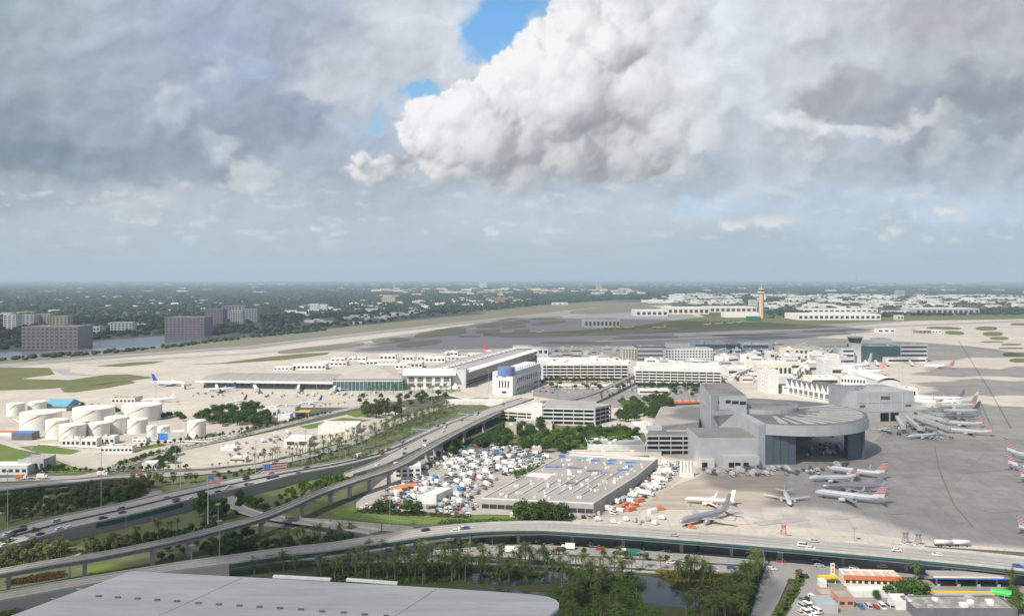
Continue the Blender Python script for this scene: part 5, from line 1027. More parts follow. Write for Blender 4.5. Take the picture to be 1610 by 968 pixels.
MB().prism(arc(32, -120, 70, 16, cxh - 16, cyh + 14) + [(166, cyh + 39), (161, cyh - 25)], zh + 3.6, zh + 3.8).build('drum_roof', m_brf, t)
# tall core, low annex, wall between
X0 = (1117 - CX) / F * 664; X1 = (1174 - CX) / F * 664; zc = ztop(622, 664)
MB().prism([(X0, 664), (X1, 664), (X1 + 8, 745), (X0 + 10, 745)], -.2, zc).build('core_tower', m_palegrey, t)
MB().prism([(X0 + .4, 664.4), (X1 - .4, 664.4), (X1 + 7.5, 744), (X0 + 10.5, 744)], zc - .2, zc + .15).build('core_roof', m_brf, t)
MB().box(X0 + .5, X0 + 6, 663.2, 664.5, -.1, zc + 1).build('corner_shaft', m_grey, t)
for px, py, w in ((1128, 633, 2.6), (1145, 632, 4), (1156, 633, 5.4), (1168, 634, 5)): link('window', win_mesh(w, 2.6, m_glass), t, ((px - CX) / F * 664, 664, ztop(py + 2, 664)))
XW = (1176 - CX) / F * Yh
MB().prism([(X1 - 6, 664.6), (XL, Yh - .2), (XL + .1, Yh + 30), (X1 + 3, 700)], -.2, zh).build('shoulder_wall', m_palegrey, t)
link('window', win_mesh(3, 3, m_glass), t, ((1171 - CX) / F * 660, 658, ztop(660, 655)), R(-50)); 
xa0, xa1 = (1099 - CX) / F * 621, (1192 - CX) / F * 621; za = ztop(688, 621)
MB().box(xa0, xa1, 621, 664, -.2, za).build('annex', m_palegrey, t); MB().box(xa0 + .5, xa1 - .5, 621.5, 663.5, za, za + .15).build('annex_roof', m_roofg, t)
MB().prism([(xa1 - .1, 620.6), (XL, 622.6), (XL, 640), (xa1 - .1, 663)], -.2, zh - .6).build('wall', m_palegrey, t)
MB().box((1101 - CX) / F * 617, (1122 - CX) / F * 617, 614, 620.9, 0, 5.6).build('lean_to', m_white, t)
MB().box((1137 - CX) / F * 617, (1192 - CX) / F * 617, 614, 620.9, 0, 8).build('lean_to', m_white, t)
for px in (1108, 1150, 1160, 1173): link('door', win_mesh(4, 3.6, m_dark), t, ((px - CX) / F * 614, 613.95, 0))
for k in range(4):
    link('door_panel', win_mesh(5.6, zo - .3, m_blued, .5), t, (XL + 3 + k * 5.8, Yh + .4 * (k % 2), 0))
pz = (1344 - CX) / F * 641
MB().box(pz - 5.2, pz + 5.2, 641, 646, 0, zo + 2).build('door_pier', m_blued, t); MB().box(pz + 5.3, pz + 7.5, 640, 675, 0, zo + 2).build('door_pier', m_blued, t)
MB().prism([(XL + 22, 690), (cxh + 40, 722), (cxh + 40, 726), (XL + 22, 694)], 0, zo).build('back_wall', m_dgrey, t)
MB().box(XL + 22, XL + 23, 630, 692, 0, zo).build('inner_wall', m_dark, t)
for k in range(9):
    a = R(-85 + 14 * k); MB().prism([(cxh - 20, cyh - .4), (cxh + (rh - 4) * math.cos(a), cyh + (rh - 4) * math.sin(a) - .4), (cxh + (rh - 4) * math.cos(a), cyh + (rh - 4) * math.sin(a) + .4), (cxh - 20, cyh + .4)], zo - 2.4, zo - .02).build('roof_truss', m_dgrey, t)
HANGAR = t
# white silo cluster
t = thing('silo_cluster', 'three tall white silos on a frame beside the grey low hangar annex', 'silo', G(1079, 748)); s_ = 1.0
for k in range(4): MB().tube((-3.6 + 2.4 * k, 0, 2.2), (-3.6 + 2.4 * k, 0, 10.5), 1.0, n=12).build('silo', m_white, t)
MB().box(-5, 5, -2.2, 2.2, 0, 2.2).build('base', m_white, t)
# --- flat roofed warehouse with rooftop clutter
zr = 7.5
RC = [G2(757, 784, zr), G2(933, 792, zr), G2(1002, 748, zr), G2(1034, 721, zr), G2(896, 711, zr), G2(853, 733, zr)]
t = thing('warehouse', 'wide flat roofed warehouse with tarps and air units on its roof', 'warehouse', (0, 0, 0)); WARE = t
MB().prism(RC, -.2, zr).build('wall', m_wallc, t)
ce = (sum(p[0] for p in RC) / 6, sum(p[1] for p in RC) / 6)
IN = [(x + (ce[0] - x) * .012, y + (ce[1] - y) * .012) for x, y in RC]
MB().prism(IN, zr - .2, zr + .08).build('roof', mat('gravel_roof', (.27, .255, .24), .95, (.38, .36, .34), .03, 7, col3=(.26, .25, .24), scale3=.12, amt3=.5), t)
m = MB()
for i in range(6): j = (i + 1) % 6; m.prism([RC[i], RC[j], IN[j], IN[i]], zr + .002, zr + .7)
m.build('parapet', m_white, t)
RW = [G2(815, 752, zr), G2(850, 735, zr), G2(1000, 745, zr), G2(985, 757, zr)]
MB().prism([G2(896, 713.5, zr), G2(1030, 721.5, zr), G2(1027, 724, zr), G2(893, 716, zr)], zr + .09, zr + .2).build('roof_strip', m_roofw, t)
MB().prism([G2(826, 748, zr), G2(836, 743, zr), G2(872, 745, zr), G2(862, 752, zr)], zr + .09, zr + .3).build('roof_strip', m_roofw, t)
fr = G(757, 784, zr); fe = G(933, 792, zr)
for k in range(14): link('window', win_mesh(4.4, 2.6, m_glass), t, tuple(fr.lerp(fe, (k + .5) / 14))[:2] + (2.0,), math.atan2(fe.y - fr.y, fe.x - fr.x))
rw = random.Random(8)
units = scatter([(775, 783), (930, 788), (995, 748), (1018, 728), (900, 718), (860, 738), (812, 758)], 90, rw, 4)
for i, (x, y) in enumerate([G2(px + (zr - 7.5), py, zr) for px, py in []]): pass
IRc = [G2(775, 782, zr), G2(928, 788, zr), G2(1018, 730, zr), G2(900, 716, zr), G2(858, 736, zr)]
AC = [MB().box(-a, a, -b, b, 0, c).add([(-a * .6, -b * .6, c + .02), (a * .6, -b * .6, c + .02), (a * .6, b * .6, c + .02), (-a * .6, b * .6, c + .02)], [(0, 1, 2, 3)], 1).mesh('roof_unit', [m_white, m_grey]) for a, b, c in ((1.1, .8, 1.2), (.7, .7, .9), (1.6, .9, 1.3), (.5, .5, .7))]
for k in range(7):
    a_ = Vector(IRc[0]).lerp(Vector(IRc[1]), .1 + .12 * k); b_ = Vector(IRc[4]).lerp(Vector(IRc[2]), .1 + .12 * k); q0, q1 = a_.lerp(b_, .08 + .05 * (k % 3)), a_.lerp(b_, .45 + .06 * k); mm = MB(); mm.obox((q0 + q1) / 2, q1 - q0, (q1 - q0).length / 2, .35, zr + .15, zr + .6); mm.build('roof_duct', m_palegrey if k % 2 else m_grey, t)
for k in range(9):
    c_ = scatter(IRc, 1, rw, raw=True)[0]; MB().prism([(c_[0] + rw.uniform(4, 9) * math.cos(a), c_[1] + rw.uniform(3, 6) * math.sin(a)) for a in [.9 * j for j in range(7)]], zr + .085, zr + .1 + .004 * k).build('roof_patch', (m_roofg, m_dgrey, m_roofb)[k % 3], t)
for x, y in scatter(IRc, 76, rw, 3.0, raw=True): link('roof_unit', AC[rw.randrange(4)], t, (x, y, zr + .08), rw.choice((0, .4, 1.57)))
for i, (px, py, a, b, c) in enumerate([(883, 719, 4, 2.5, 1.6), (864, 734, 6, 2.6, .25), (878, 734, 5, 2.6, .25), (915, 722, 8, 3.5, .3), (936, 724, 6, 3.5, .3), (962, 724, 6, 3.2, .3), (958, 729, 6, 3.2, .3), (991, 727, 7, 3, .3), (988, 733, 5, 3.5, .3), (979, 739, 8, 3, .3), (950, 744, 5, 1.8, .3)]):
    g = G(px, py, zr); o = MB().box(-a / 2, a / 2, -b / 2, b / 2, 0, c + .3).build('roof_tarp', m_cyan if i == 3 else m_blue, None); o.location = (g.x, g.y, zr + .1); o.rotation_euler = (0, .03, .25)
    tag(o, ['bright blue tarp bundle at the left edge of the warehouse roof', 'blue tarp, left of the front pair on the warehouse roof', 'blue tarp, right of the front pair on the warehouse roof', 'pale turquoise tarp near the back of the warehouse roof', 'blue tarp right of the pale turquoise tarp', 'rear blue tarp of the stacked pair in the roof middle', 'front blue tarp of the stacked pair in the roof middle', 'blue tarp at the right rear corner of the roof', 'blue tarp just before the right rear corner tarp', 'long blue tarp by the right edge of the warehouse roof', 'small lone blue tarp in front of the other roof tarps'][i], 'tarp')
# --- small buildings of the near field (x0, x1, top, base, depth, ...)
b2('white two storey building under the elevated track', 621, 662, 735, 753, 16, m_white, m_roofw, name='building', cat='building', win=(4, 2), yb2=751)
b2('grey box building under the track near the ramp piers', 660, 695, 704, 720, 12, m_grey, m_roofg, name='building', cat='building', win=(3, 1))
b2('white shed roof beside the blue cars of the crowded lot', 656, 686, 779, 791, 18, m_white, m_roofw, name='shed', cat='shed', skew=9)
b2('tan block with grey roof among the trees before the grey garage', 794, 812, 672, 683, 26, m_tan, m_roofg, name='building', cat='building')
b2('pale low building right of the tan block', 812, 868, 668, 676, 26, m_cream, m_roofg, name='building', cat='building')
b2('small pale yellow hut at the back of the crowded lot', 836, 852, 704, 711, 7, m_tan, m_roofw, name='hut', cat='shed')
b2('low white building with pale roof before the grey staff garage', 925, 1014, 700, 711, 36, m_white, m_roofg, name='building', cat='building', units=10)
b2('long low wall building behind the warehouse', 900, 1040, 712, 716, 8, m_cream, m_roofg, name='building', cat='building')
b2('white low building under the trees left of the staff garage', 998, 1024, 669, 680, 20, m_white, m_roofw, name='building', cat='building')
b2('white shed by the service road with a dark doorway', 447, 486, 690, 703, 16, m_white, m_roofw, name='shed', cat='shed', win=(2, 1))
b2('long white wall building in the work yard', 500, 560, 670, 682, 24, m_white, m_roofw, name='building', cat='building', units=3)
b2('small white shed among trees in the road triangle', 223, 246, 729, 739, 9, m_white, m_roofw, name='shed', cat='shed', yb2=738)
b2('low white wall and shed in the pale work yard', 347, 372, 703, 708, 8, m_white, m_roofw, name='shed', cat='shed')
b2('slatted white canopy in the pale work yard', 360, 386, 720, 727, 8, m_cream, m_roofw, name='canopy', cat='canopy', bands=1)
b2('grey box depot at the left, the higher one', 28, 69, 723, 741, 16, m_grey, m_roofg, name='depot', cat='building', win=(5, 1))
b2('grey low depot at the left edge', -20, 43, 733, 746, 14, m_palegrey, m_roofw, name='depot', cat='building', win=(6, 1))
b2('white pump house with dark openings among the tanks, left one', 97, 125, 690, 702, 9, m_white, m_roofw, name='pump_house', cat='building', win=(4, 1))
b2('white pump house, second from the left below the tanks', 127, 152, 690, 703, 9, m_white, m_roofw, name='pump_house', cat='building', win=(3, 1))
b2('white pump house, third from the left below the tanks', 156, 180, 687, 698, 9, m_white, m_roofw, name='pump_house', cat='building', win=(3, 1))
b2('long low white plant building before the pump houses', 158, 208, 702, 712, 8, m_white, m_roofg, name='pump_house', cat='building', win=(8, 1))
b2('low white cabin right of the pump houses', 208, 230, 690, 696, 8, m_white, m_roofg, name='cabin', cat='building', win=(3, 1))
b2('long low white plant building beside the blue container', 262, 290, 681, 694, 10, m_white, m_roofw, name='plant_building', cat='building', yb2=692)
b2('bright blue container building in the tank farm', 248, 263, 682, 694, 8, m_blue, m_roofw, name='container_building', cat='building')
b2('low red roofed strip at the left edge below the tanks', -10, 18, 680, 685, 10, m_white, m_orange, name='shed', cat='shed', small=True)
b2('dark kiosk with blue roof below the largest left tank', 18, 50, 681, 692, 12, m_dgrey, m_blue, name='kiosk', cat='building', small=True)
t, w_, h_ = b2('white shed with light blue gabled roof behind the tanks', 72, 104, 638, 646, 26, m_white, m_cyan, name='gabled_shed', cat='building', small=True)
m = MB(); m.add([(-2, -2, h_), (w_ + 2, -2, h_), (w_ + 2, 28, h_), (-2, 28, h_), (-2, 13, h_ + 6), (w_ + 2, 13, h_ + 6)], [(0, 1, 5, 4), (3, 4, 5, 2), (0, 4, 3), (1, 2, 5)]); m.build('gable_roof', m_cyan, t)
b2('pale guard building behind the tanks with long roof', 175, 212, 626, 634, 20, m_cream, m_roofg, name='building', cat='building', win=(6, 1))
b2('white airline office with grey roof beside the grove', 404, 436, 644, 656, 22, m_white, m_roofw, name='office', cat='building', win=(4, 1))
b2('grey office right of the white airline office', 433, 464, 641, 655, 22, m_palegrey, m_roofg, name='office', cat='building')
b2('small white office with pale awning before the grey office', 437, 456, 652, 661, 12, m_white, m_roofw, name='office', cat='building')
t = thing('canopy', 'yellow canopy on posts beside the service road', 'canopy', G(474, 654)); MB().box(-9, 9, -4, 4, 4.5, 5.6).build('roof', m_yellow, t)
for a in (-8, 8):
    for b in (-3, 3): MB().box(a - .3, a + .3, b - .3, b + .3, 0, 4.5).build('post', m_grey, t)
for k in range(3):
    t = thing('tent', 'white peaked tent %s' % ['left of three by the arched terminal hall', 'in the middle of three by the arched terminal hall', 'right of three by the arched terminal hall'][k], 'tent', G(694 + 11 * k, 614))
    MB().add([(-5, -5, 3.5), (5, -5, 3.5), (5, 5, 3.5), (-5, 5, 3.5), (0, 0, 10)], [(0, 1, 4), (1, 2, 4), (2, 3, 4), (3, 0, 4), (3, 2, 1, 0)]).build('canopy', m_white, t)
    for a in (-4.8, 4.8):
        for b in (-4.8, 4.8): MB().tube((a, b, 0), (a, b, 3.5), .2, n=5).build('pole', m_white, t)
for k in range(6):
    t = thing('car_canopy', 'orange pitched canopy in the row between hedge and hangar', 'canopy', G(1060 + 10.5 * k, 636 - .4 * k), .15, 'orange canopies beside the hangar')
    MB().add([(-4, -5, 3), (4, -5, 3), (4, 5, 3), (-4, 5, 3), (0, -5, 5), (0, 5, 5)], [(0, 4, 5, 3), (1, 2, 5, 4), (0, 1, 4), (2, 3, 5)]).build('roof', m_orange, t)
    for a in (-3.6, 3.6): MB().box(a - .2, a + .2, -.2, .2, 0, 3).build('post', m_white, t)
b2('long white canopy in the parking lot under the distant track', 1005, 1052, 613, 620, 14, m_white, m_roofw, name='canopy', cat='canopy', bands=1)
b2('long low white bus canopy below the left white garage', 872, 925, 606, 610, 10, m_white, m_roofw, name='canopy', cat='canopy', bands=1)
b2('pale low shelter under the distant track', 930, 978, 607, 611, 10, m_white, m_roofw, name='canopy', cat='canopy', bands=1)
# --- filling stations and shops at the lower right
t, w_, h_ = b2('pink roofed shop with orange trim on the near side of the arterial road', 1328, 1416, 906, 921, 9, m_cream, mat('pink_roof', (.50, .40, .34), .8), name='shop', cat='shop', win=(9, 1), yb2=924)
MB().box(-.5, w_ + .5, -.6, -.05, h_ - 1.0, h_ + .9).build('trim', m_orange, t)
for k in range(6): MB().box(w_ * k / 5.5 - .1, w_ * k / 5.5 + .15, .2, 8.8, h_ + .08, h_ + .8).build('roof_fin', m_white, t)
t = thing('fuel_canopy', 'long blue and white trimmed filling station canopy with pumps below', 'canopy', G(1468, 925), math.atan2(-.9, 30)); 
MB().box(0, 34, 0, 8, 4.6, 5.6).build('roof', m_roofb, t); MB().box(-.2, 34.2, -.25, -.02, 4.55, 5.1).build('blue_trim', m_blue, t); MB().box(-.2, 34.2, -.25, -.02, 5.12, 5.75).build('white_trim', m_white, t)
for k in range(4):
    MB().box(3 + k * 9, 3.5 + k * 9, 3.7, 4.3, 0, 4.6).build('post', m_white, t); MB().box(2.6 + k * 9, 3.9 + k * 9, 2.0, 2.8, 0, 1.7).build('fuel_pump', m_grey, t)
t = thing('green_awning', 'bright green tunnel shaped awning between station canopy and yellow wall', 'awning', G(1558, 934), -.6)
m = MB(); m.loft([[(x, 2.4 * math.cos(a), 1.2 + 2.2 * math.sin(a)) for a in [math.pi * k / 8 for k in range(9)]] for x in (0, 3, 6, 8)]); m.build('cover', m_green, t)
for k in range(4): MB().box(k * 2.6, k * 2.6 + .15, -2.4, -2.2, 0, 1.3).build('post', m_white, t)
t, w_, h_ = b2('long flat roofed building with pale yellow wall and stained grey roof', 1458, 1575, 942, 952, 9, m_yellow, m_roofg, name='building', cat='building', yb2=954)
for o in [c for c in bpy.data.objects if c.parent == t and c.name.startswith('wall')]: o.data.materials[0] = mat('yellow_wall', (.62, .50, .20), .8)
b2('grey stained flat roof building at the bottom edge', 1440, 1600, 958, 972, 14, m_dgrey, mat('mottled_roof', (.20, .19, .19), .95, (.34, .33, .32), .25, 7, contrast=(.45, .6)), name='building', cat='building', units=8)
b2('brown walled shop with grey roof, left of two at the bottom', 1292, 1318, 936, 948, 8, mat('pink_wall', (.42, .30, .26), .8), m_roofg, name='shop', cat='shop', win=(2, 1))
b2('brick coloured shop, right of two at the bottom', 1318, 1343, 940, 955, 9, mat('brick_wall', (.44, .26, .20), .8), m_roofb, name='shop', cat='shop', win=(2, 1))
b2('blue grey roofed shed below the two shops', 1287, 1318, 952, 964, 10, m_grey, mat('bluegrey_roof', (.30, .37, .42), .7), name='shed', cat='shed')
b2('white flat box trailer beside the parked cars, left one', 1409, 1434, 946, 959, 8, m_white, m_roofw, name='box_trailer', cat='trailer')
b2('white flat box trailer under the yellow wall, right one', 1434, 1468, 946, 951, 4, m_white, m_roofw, name='box_trailer', cat='trailer')
b2('white kiosk with yellow canopy left of the pink roofed shop', 1290, 1300, 915, 924, 4, m_white, m_roofw, name='kiosk', cat='building')
b2('small white service building beside the pink roofed shop', 1338, 1410, 934, 939, 5, m_white, m_roofw, name='building', cat='building')
t = thing('canopy', 'small yellow canopy beside the tall white price sign', 'canopy', G(1301, 917)); MB().box(-4, 4.5, -1.5, 1.5, 2.9, 3.6).build('roof', m_yellow, t)
for a in (-3.6, 3.6): MB().box(a - .15, a + .15, -.15, .15, 0, 2.9).build('post', m_white, t)
t = thing('price_sign', 'tall narrow white price pylon with red marks by the road', 'sign', G(1309, 914)); MB().box(-.9, .9, -.3, .3, .8, 8.6).build('panel', m_white, t); MB().box(-.5, .5, -.15, .15, 0, .8).build('foot', m_grey, t)
for z in (7.3, 4.4, 2.0): MB().box(-.55, .55, -.36, -.31, z, z + .7).build('red_mark', m_red, t)
MB().box(-.5, .5, -.36, -.31, 5.6, 6.4).build('orange_mark', m_orange, t)
# big near roof
zb = 17.0
RP = [G2(206, 897, zb), G2(382, 906, zb), G2(560, 916, zb), G2(700, 924, zb), G2(820, 932, zb), G2(845, 934.5, zb), G2(862, 937, zb), G2(873, 941, zb), G2(879, 947, zb), G2(878, 955, zb), G2(862, 968, zb), G2(770, 1060, zb), G2(-160, 1060, zb), G2(14, 968, zb)]
t = thing('large_hall', 'large hall with a plain pale grey membrane roof in the left foreground', 'building', (0, 0, 0))
m_mem = mat('membrane_roof', (.50, .50, .515), .8, (.41, .41, .43), .03, 7, col3=(.30, .30, .32), scale3=.10, amt3=.55, stretch=(.08, .22, 2.0))
cb_ = (sum(p[0] for p in RP) / len(RP), sum(p[1] for p in RP) / len(RP))
MB().prism([(x + (cb_[0] - x) * .02, y + (cb_[1] - y) * .02) for x, y in RP], -.2, zb - 1.3).build('wall', mat('hall_wall', (.30, .33, .36), .6), t)
MB().prism(RP, zb - 1.3, zb - .12).build('roof_edge', m_palegrey, t)
MB().prism([(x + (cb_[0] - x) * .006, y + (cb_[1] - y) * .006) for x, y in RP], zb - .12, zb).build('roof', m_mem, t)
def on_roof(pa, pb, w, nm, m_, hh=.06, z=None):
    a, b = G(*pa, zb), G(*pb, zb); mm = MB(); mm.obox(((a + b) / 2).xy, (b - a).xy, (b - a).length / 2, w / 2, zb + .004, zb + hh); return mm.build(nm, m_, t)
for pa, pb in (((382, 907), (235, 974)), ((687, 925), (612, 974))): on_roof(pa, pb, .22, 'roof_seam', m_dgrey)
for pa, pb, w in (((300, 922), (560, 940), .5), ((560, 940), (800, 958), .5), ((150, 915), (380, 930), .35), ((80, 940), (330, 958), .4), ((340, 956), (520, 966), .4), ((470, 925), (850, 950), .25), ((230, 908), (420, 919), 1.1), ((420, 921), (640, 935), .9), ((640, 938), (860, 957), 1.2), ((120, 925), (300, 934), .9), ((60, 952), (260, 962), .8), ((300, 938), (480, 948), .8)): on_roof(pa, pb, w, 'roof_seam', mat('roof_streak', (.36, .36, .375), .9, (.46, .46, .48), .12, 7, contrast=(.4, .6)), .02)
for px, py in ((155, 937), (185, 939), (216, 941), (247, 943), (278, 945), (312, 948), (344, 950), (376, 952), (408, 954), (440, 956), (473, 958), (506, 961), (540, 963), (573, 966), (607, 968)):
    g = G(px, py, zb); MB().obox(g.xy, (1, -.1), 1.0, .55, zb + .004, zb + .45).build('roof_vent', m_dgrey, t)
for k in range(5): g = G(882 + k * 0, 950, 10); MB().obox((RP[9][0] + .1 - k * 1.7, RP[9][1] - 1.2 - k * 3.2), (-.5, -1), 1.3, .12, 4, zb - 2).build('window', m_bglass, t)
for pa, pb, zz in (((430, 907), (520, 912), 18.1), ((545, 912), (625, 918), 18.0)):
    on_roof(pa, pb, 1.6, 'roof_unit', m_white, .9)
# --- storage tanks
TK = [('small white tank at the far left edge of the tank farm', 17, 26, 635.5, 654), ('small white tank second from the left in the rear', 51, 27, 633, 650), ('wide white tank at the left front of the tank farm', 47, 60, 652, 679), ('wide white tank in the rear middle of the tank farm', 132, 62, 645, 672), ('widest white tank at the right rear of the tank farm', 210, 60, 640, 664),
      ('white tank at the front left, before the wide left tank', 81, 34, 662, 690), ('white tank right of the front left tank, lowest in the picture', 104, 39, 670, 694), ('narrow white tank half hidden behind the front tanks', 122, 24, 663, 686), ('white tank in the middle of the front row', 147, 33, 667, 689), ('white tank just right of the front middle tank', 175, 36, 658, 683), ('white tank before the widest rear tank', 209, 31, 661, 682),
      ('slim tank left of a pair beside the blue container', 236, 17, 670, 687), ('slim tank right of a pair beside the blue container', 253, 19, 671, 687), ('lone white cylinder tank at the right end of the tank farm', 304, 28, 663, 690)]
for l, cx, w, yt, yb in TK:
    g = G(cx, yb); r = w / 2 * g.y / F; c = (g.x, g.y + r); h = H - (yt - HY) * (g.y) / F; h = max(h, 5)
    t = thing('storage_tank', l, 'tank', (c[0], c[1], 0), 0, 'white storage tanks of the tank farm')
    MB().tube((0, 0, 0), (0, 0, h), r, n=48).build('shell', m_tank, t)
    m = MB(); m.loft([[(q * r * math.cos(a), q * r * math.sin(a), h + .02 + dz * r) for a in [2 * math.pi * k / 40 for k in range(40)]] for q, dz in ((1.01, 0), (1.0, .012), (.6, .05), (.02, .07))]); m.build('roof', m_tank, t)
    m = MB()
    for k in range(40):
        a0, a1 = 2 * math.pi * k / 40, 2 * math.pi * (k + 1) / 40; m.tube((r * math.cos(a0), r * math.sin(a0), h + 1.1), (r * math.cos(a1), r * math.sin(a1), h + 1.1), .06, n=4, cap=False)
        if k % 2: m.tube((r * math.cos(a0), r * math.sin(a0), h), (r * math.cos(a0), r * math.sin(a0), h + 1.1), .05, n=4, cap=False)
    m.build('railing', m_metal, t)
    m = MB(); n = 16      # spiral stair round the shell
    for k in range(n):
        a0, a1 = R(200 + 6 * k), R(206 + 6 * k); z0, z1 = h * k / n, h * (k + 1) / n
        m.add([((r + .1) * math.cos(a0), (r + .1) * math.sin(a0), z0), ((r + .6) * math.cos(a0), (r + .6) * math.sin(a0), z0), ((r + .6) * math.cos(a1), (r + .6) * math.sin(a1), z1), ((r + .1) * math.cos(a1), (r + .1) * math.sin(a1), z1), ((r + .6) * math.cos(a0), (r + .6) * math.sin(a0), z0 + .25), ((r + .6) * math.cos(a1), (r + .6) * math.sin(a1), z1 + .25)], [(0, 1, 2, 3), (1, 4, 5, 2)])
    m.build('stair', m_tank, t)
for i, (pa, pb) in enumerate((((60, 700), (160, 706)), ((60, 694), (90, 692)), ((232, 694), (330, 696)), ((150, 714), (240, 700)), ((300, 692), (340, 680)), ((20, 660), (60, 684)))):
    a, b = G(*pa), G(*pb); t = thing('pipe_run', ['pipe run along the front of the tank farm', 'short pipe run left of the pump houses', 'pipe run before the lone tank', 'pipe run beside the front lawn', 'pipe run right of the lone tank', 'pipe run at the left tanks'][i], 'pipes', a, math.atan2((b - a).y, (b - a).x)); L_ = (b - a).length
    for k in range(3): MB().tube((0, k * .8, 1), (L_, k * .8, 1), .22, n=6).build('pipe', m_tank, t)
    for k in range(int(L_ / 9) + 1): MB().box(k * 9, k * 9 + .3, -.3, 2, 0, .8).build('rack', m_grey, t)
# --- far towers and hotels beyond the lake
m_hazy = m_white
FAR = [(5, 25, 495, 518, 30, m_white, 3, 8, 'white hotel slab at the far left edge beyond the lake'), (28, 53, 495, 514, 30, m_palegrey, 4, 7, 'pale grey hotel slab right of the white one beyond the lake'), (57, 79, 494, 513, 30, m_tan, 4, 7, 'tan hotel slab third from the left beyond the lake'), (81, 106, 497, 514, 30, m_tan, 4, 7, 'yellowish hotel slab right of the tan one beyond the lake'),
       (26, 54, 490, 494, 20, m_brick, 3, 1, 'small brown roof block above the pale hotels'), (34, 122, 514, 549, 60, m_mauve, 12, 6, 'broad mauve office block on the near lake shore'), (111, 157, 514, 526, 30, m_palegrey, 8, 2, 'low white office right of the mauve block'), (173, 208, 507, 522, 25, m_palegrey, 6, 4, 'grey hotel with white ends above the lake'),
       (259, 321, 499, 528, 60, m_mauve, 10, 7, 'dark mauve office block above the middle of the lake'), (322, 350, 486, 511, 40, m_mauve, 6, 7, 'mauve tower left of the grey office cluster'), (349, 385, 481, 503, 40, m_grey, 7, 7, 'grey tower behind the office cluster'), (362, 381, 488, 509, 30, m_palegrey, 5, 6, 'pale tower at the front of the office cluster'), (382, 404, 486, 506, 30, m_grey, 5, 6, 'grey blue tower at the right of the office cluster'),
       (487, 501, 478, 490, 25, m_palegrey, 5, 4, 'pale block left of a pair in the far suburb'), (502, 514, 480, 490, 25, m_palegrey, 4, 3, 'pale block right of a pair in the far suburb'), (600, 621, 467, 477, 40, m_tan, 7, 5, 'tan hotel block in the far suburb centre left'), (776, 794, 469, 477, 60, m_brick, 6, 3, 'rust brown block beyond the runway'),
       (754, 760, 443.5, 453, 60, m_white, 3, 8, 'left half of the white twin tower on the horizon'), (761, 766, 443.5, 453, 60, m_white, 3, 8, 'right half of the white twin tower on the horizon'), (938, 947, 444.5, 458, 50, m_tan, 4, 10, 'tall yellow tower with white flank near the horizon'), (1412, 1423, 457, 467, 60, m_grey, 4, 3, 'grey block standing beyond the white warehouses'),
       (919, 975, 502, 515, 90, m_palegrey, 9, 1, 'pale blue hangar beside the yellow freighters'), (1180, 1192, 472, 482, 40, m_palegrey, 6, 4, 'grey office left of the tall control tower'), (1411, 1421, 496, 503, 30, m_cream, 2, 1, 'small cream building beside the dark trees at the right')]
for x0, x1, yt, yb, D, w, bx, fl, l in FAR:
    blk('tower_block' if fl > 3 else 'office_block', l, 'building', x0, x1, yt, yb, D, w, m_roofg, win=(bx, fl), par=1.0, glass=mat('far_window', (.10, .10, .13), .3), units=3)
t = thing('control_tower', 'tall salmon coloured airport control tower with white cab', 'control tower', G(1197, 500)); Yt = G(1197, 500).y; px_ = Yt / F; hT = ztop(462, Yt)
m = MB(); m.loft([[(r * math.cos(a), r * math.sin(a), z) for a in [math.pi / 4 * (k + .5) for k in range(8)]] for r, z in ((9, 0), (8.2, hT * .5), (8.2, hT))]); m.build('shaft', m_peach, t)
m = MB(); m.loft([[(r * math.cos(a), r * math.sin(a), z) for a in [math.pi / 4 * (k + .5) for k in range(8)]] for r, z in ((8.5, hT + .1), (14, hT + 5), (14, hT + 9))]); m.build('gallery', m_white, t)
m = MB(); m.loft([[(r * math.cos(a), r * math.sin(a), z) for a in [math.pi / 4 * (k + .5) for k in range(8)]] for r, z in ((8.5, hT + 9.1), (11, hT + 16))]); m.build('cab', m_glass, t)
MB().tube((0, 0, hT + 16), (0, 0, hT + 18), 12, 9, 8).build('roof', m_white, t); MB().tube((0, 0, hT + 18), (0, 0, hT + 27), 1.2, .5).build('antenna', m_white, t)
t, w_, h_ = b2('low white wing building at the foot of the tall control tower', 1140, 1196, 492, 499, 60, m_white, m_roofw, name='building', cat='building')
b2('dark green dome roofed hall at the foot of the tall tower', 1178, 1196, 498, 505, 40, m_dgreen, m_dgreen, name='building', cat='building')
for i, (x0, x1, yt, yb, D, w, l) in enumerate([(1050, 1115, 484, 494, 160, m_cream, 'long beige cargo building, left of two before the tower'), (1116, 1190, 483, 491, 160, m_cream, 'long beige cargo building, right of two before the tower'), (1255, 1385, 494, 503, 140, m_white, 'very long white cargo building right of the tower'), (1270, 1380, 486, 491, 120, m_white, 'second long white cargo building behind the first'), (1000, 1050, 488, 497, 120, m_palegrey, 'grey cargo building beside the runway end'),
      (1385, 1540, 444, 445.6, 200, m_white, 'thin long white roof line near the right horizon'), (1440, 1540, 485, 494, 130, m_grey, 'broad grey hangar at the right beyond the field'), (1395, 1450, 489, 493, 60, m_white, 'low white row of sheds beyond the field at right'), (868, 893, 476, 479, 60, m_white, 'white flat building by the runway end trees'), (1444, 1464, 519, 524, 30, m_mauve, 'brown low shed on the far apron'), (1465, 1480, 519, 524, 26, m_white, 'white low shed on the far apron'), (1380, 1408, 517, 523, 24, m_white, 'pale equipment shed on the far apron')]):
    b2(l, x0, x1, yt, yb, D, w, m_roofw, name='cargo_building', cat='building', small=True, win=(max(3, int((x1 - x0) / 8)), 1))
for i, (x0, yt, yb, w, l) in enumerate([(1346.5, 432, 446, 14, 'thin dark tower breaking the right horizon')]):
    b2(l, x0, x0 + 1.6, yt, yb, 25, m_grey, m_roofg, name='far_tower', cat='tower', small=True)
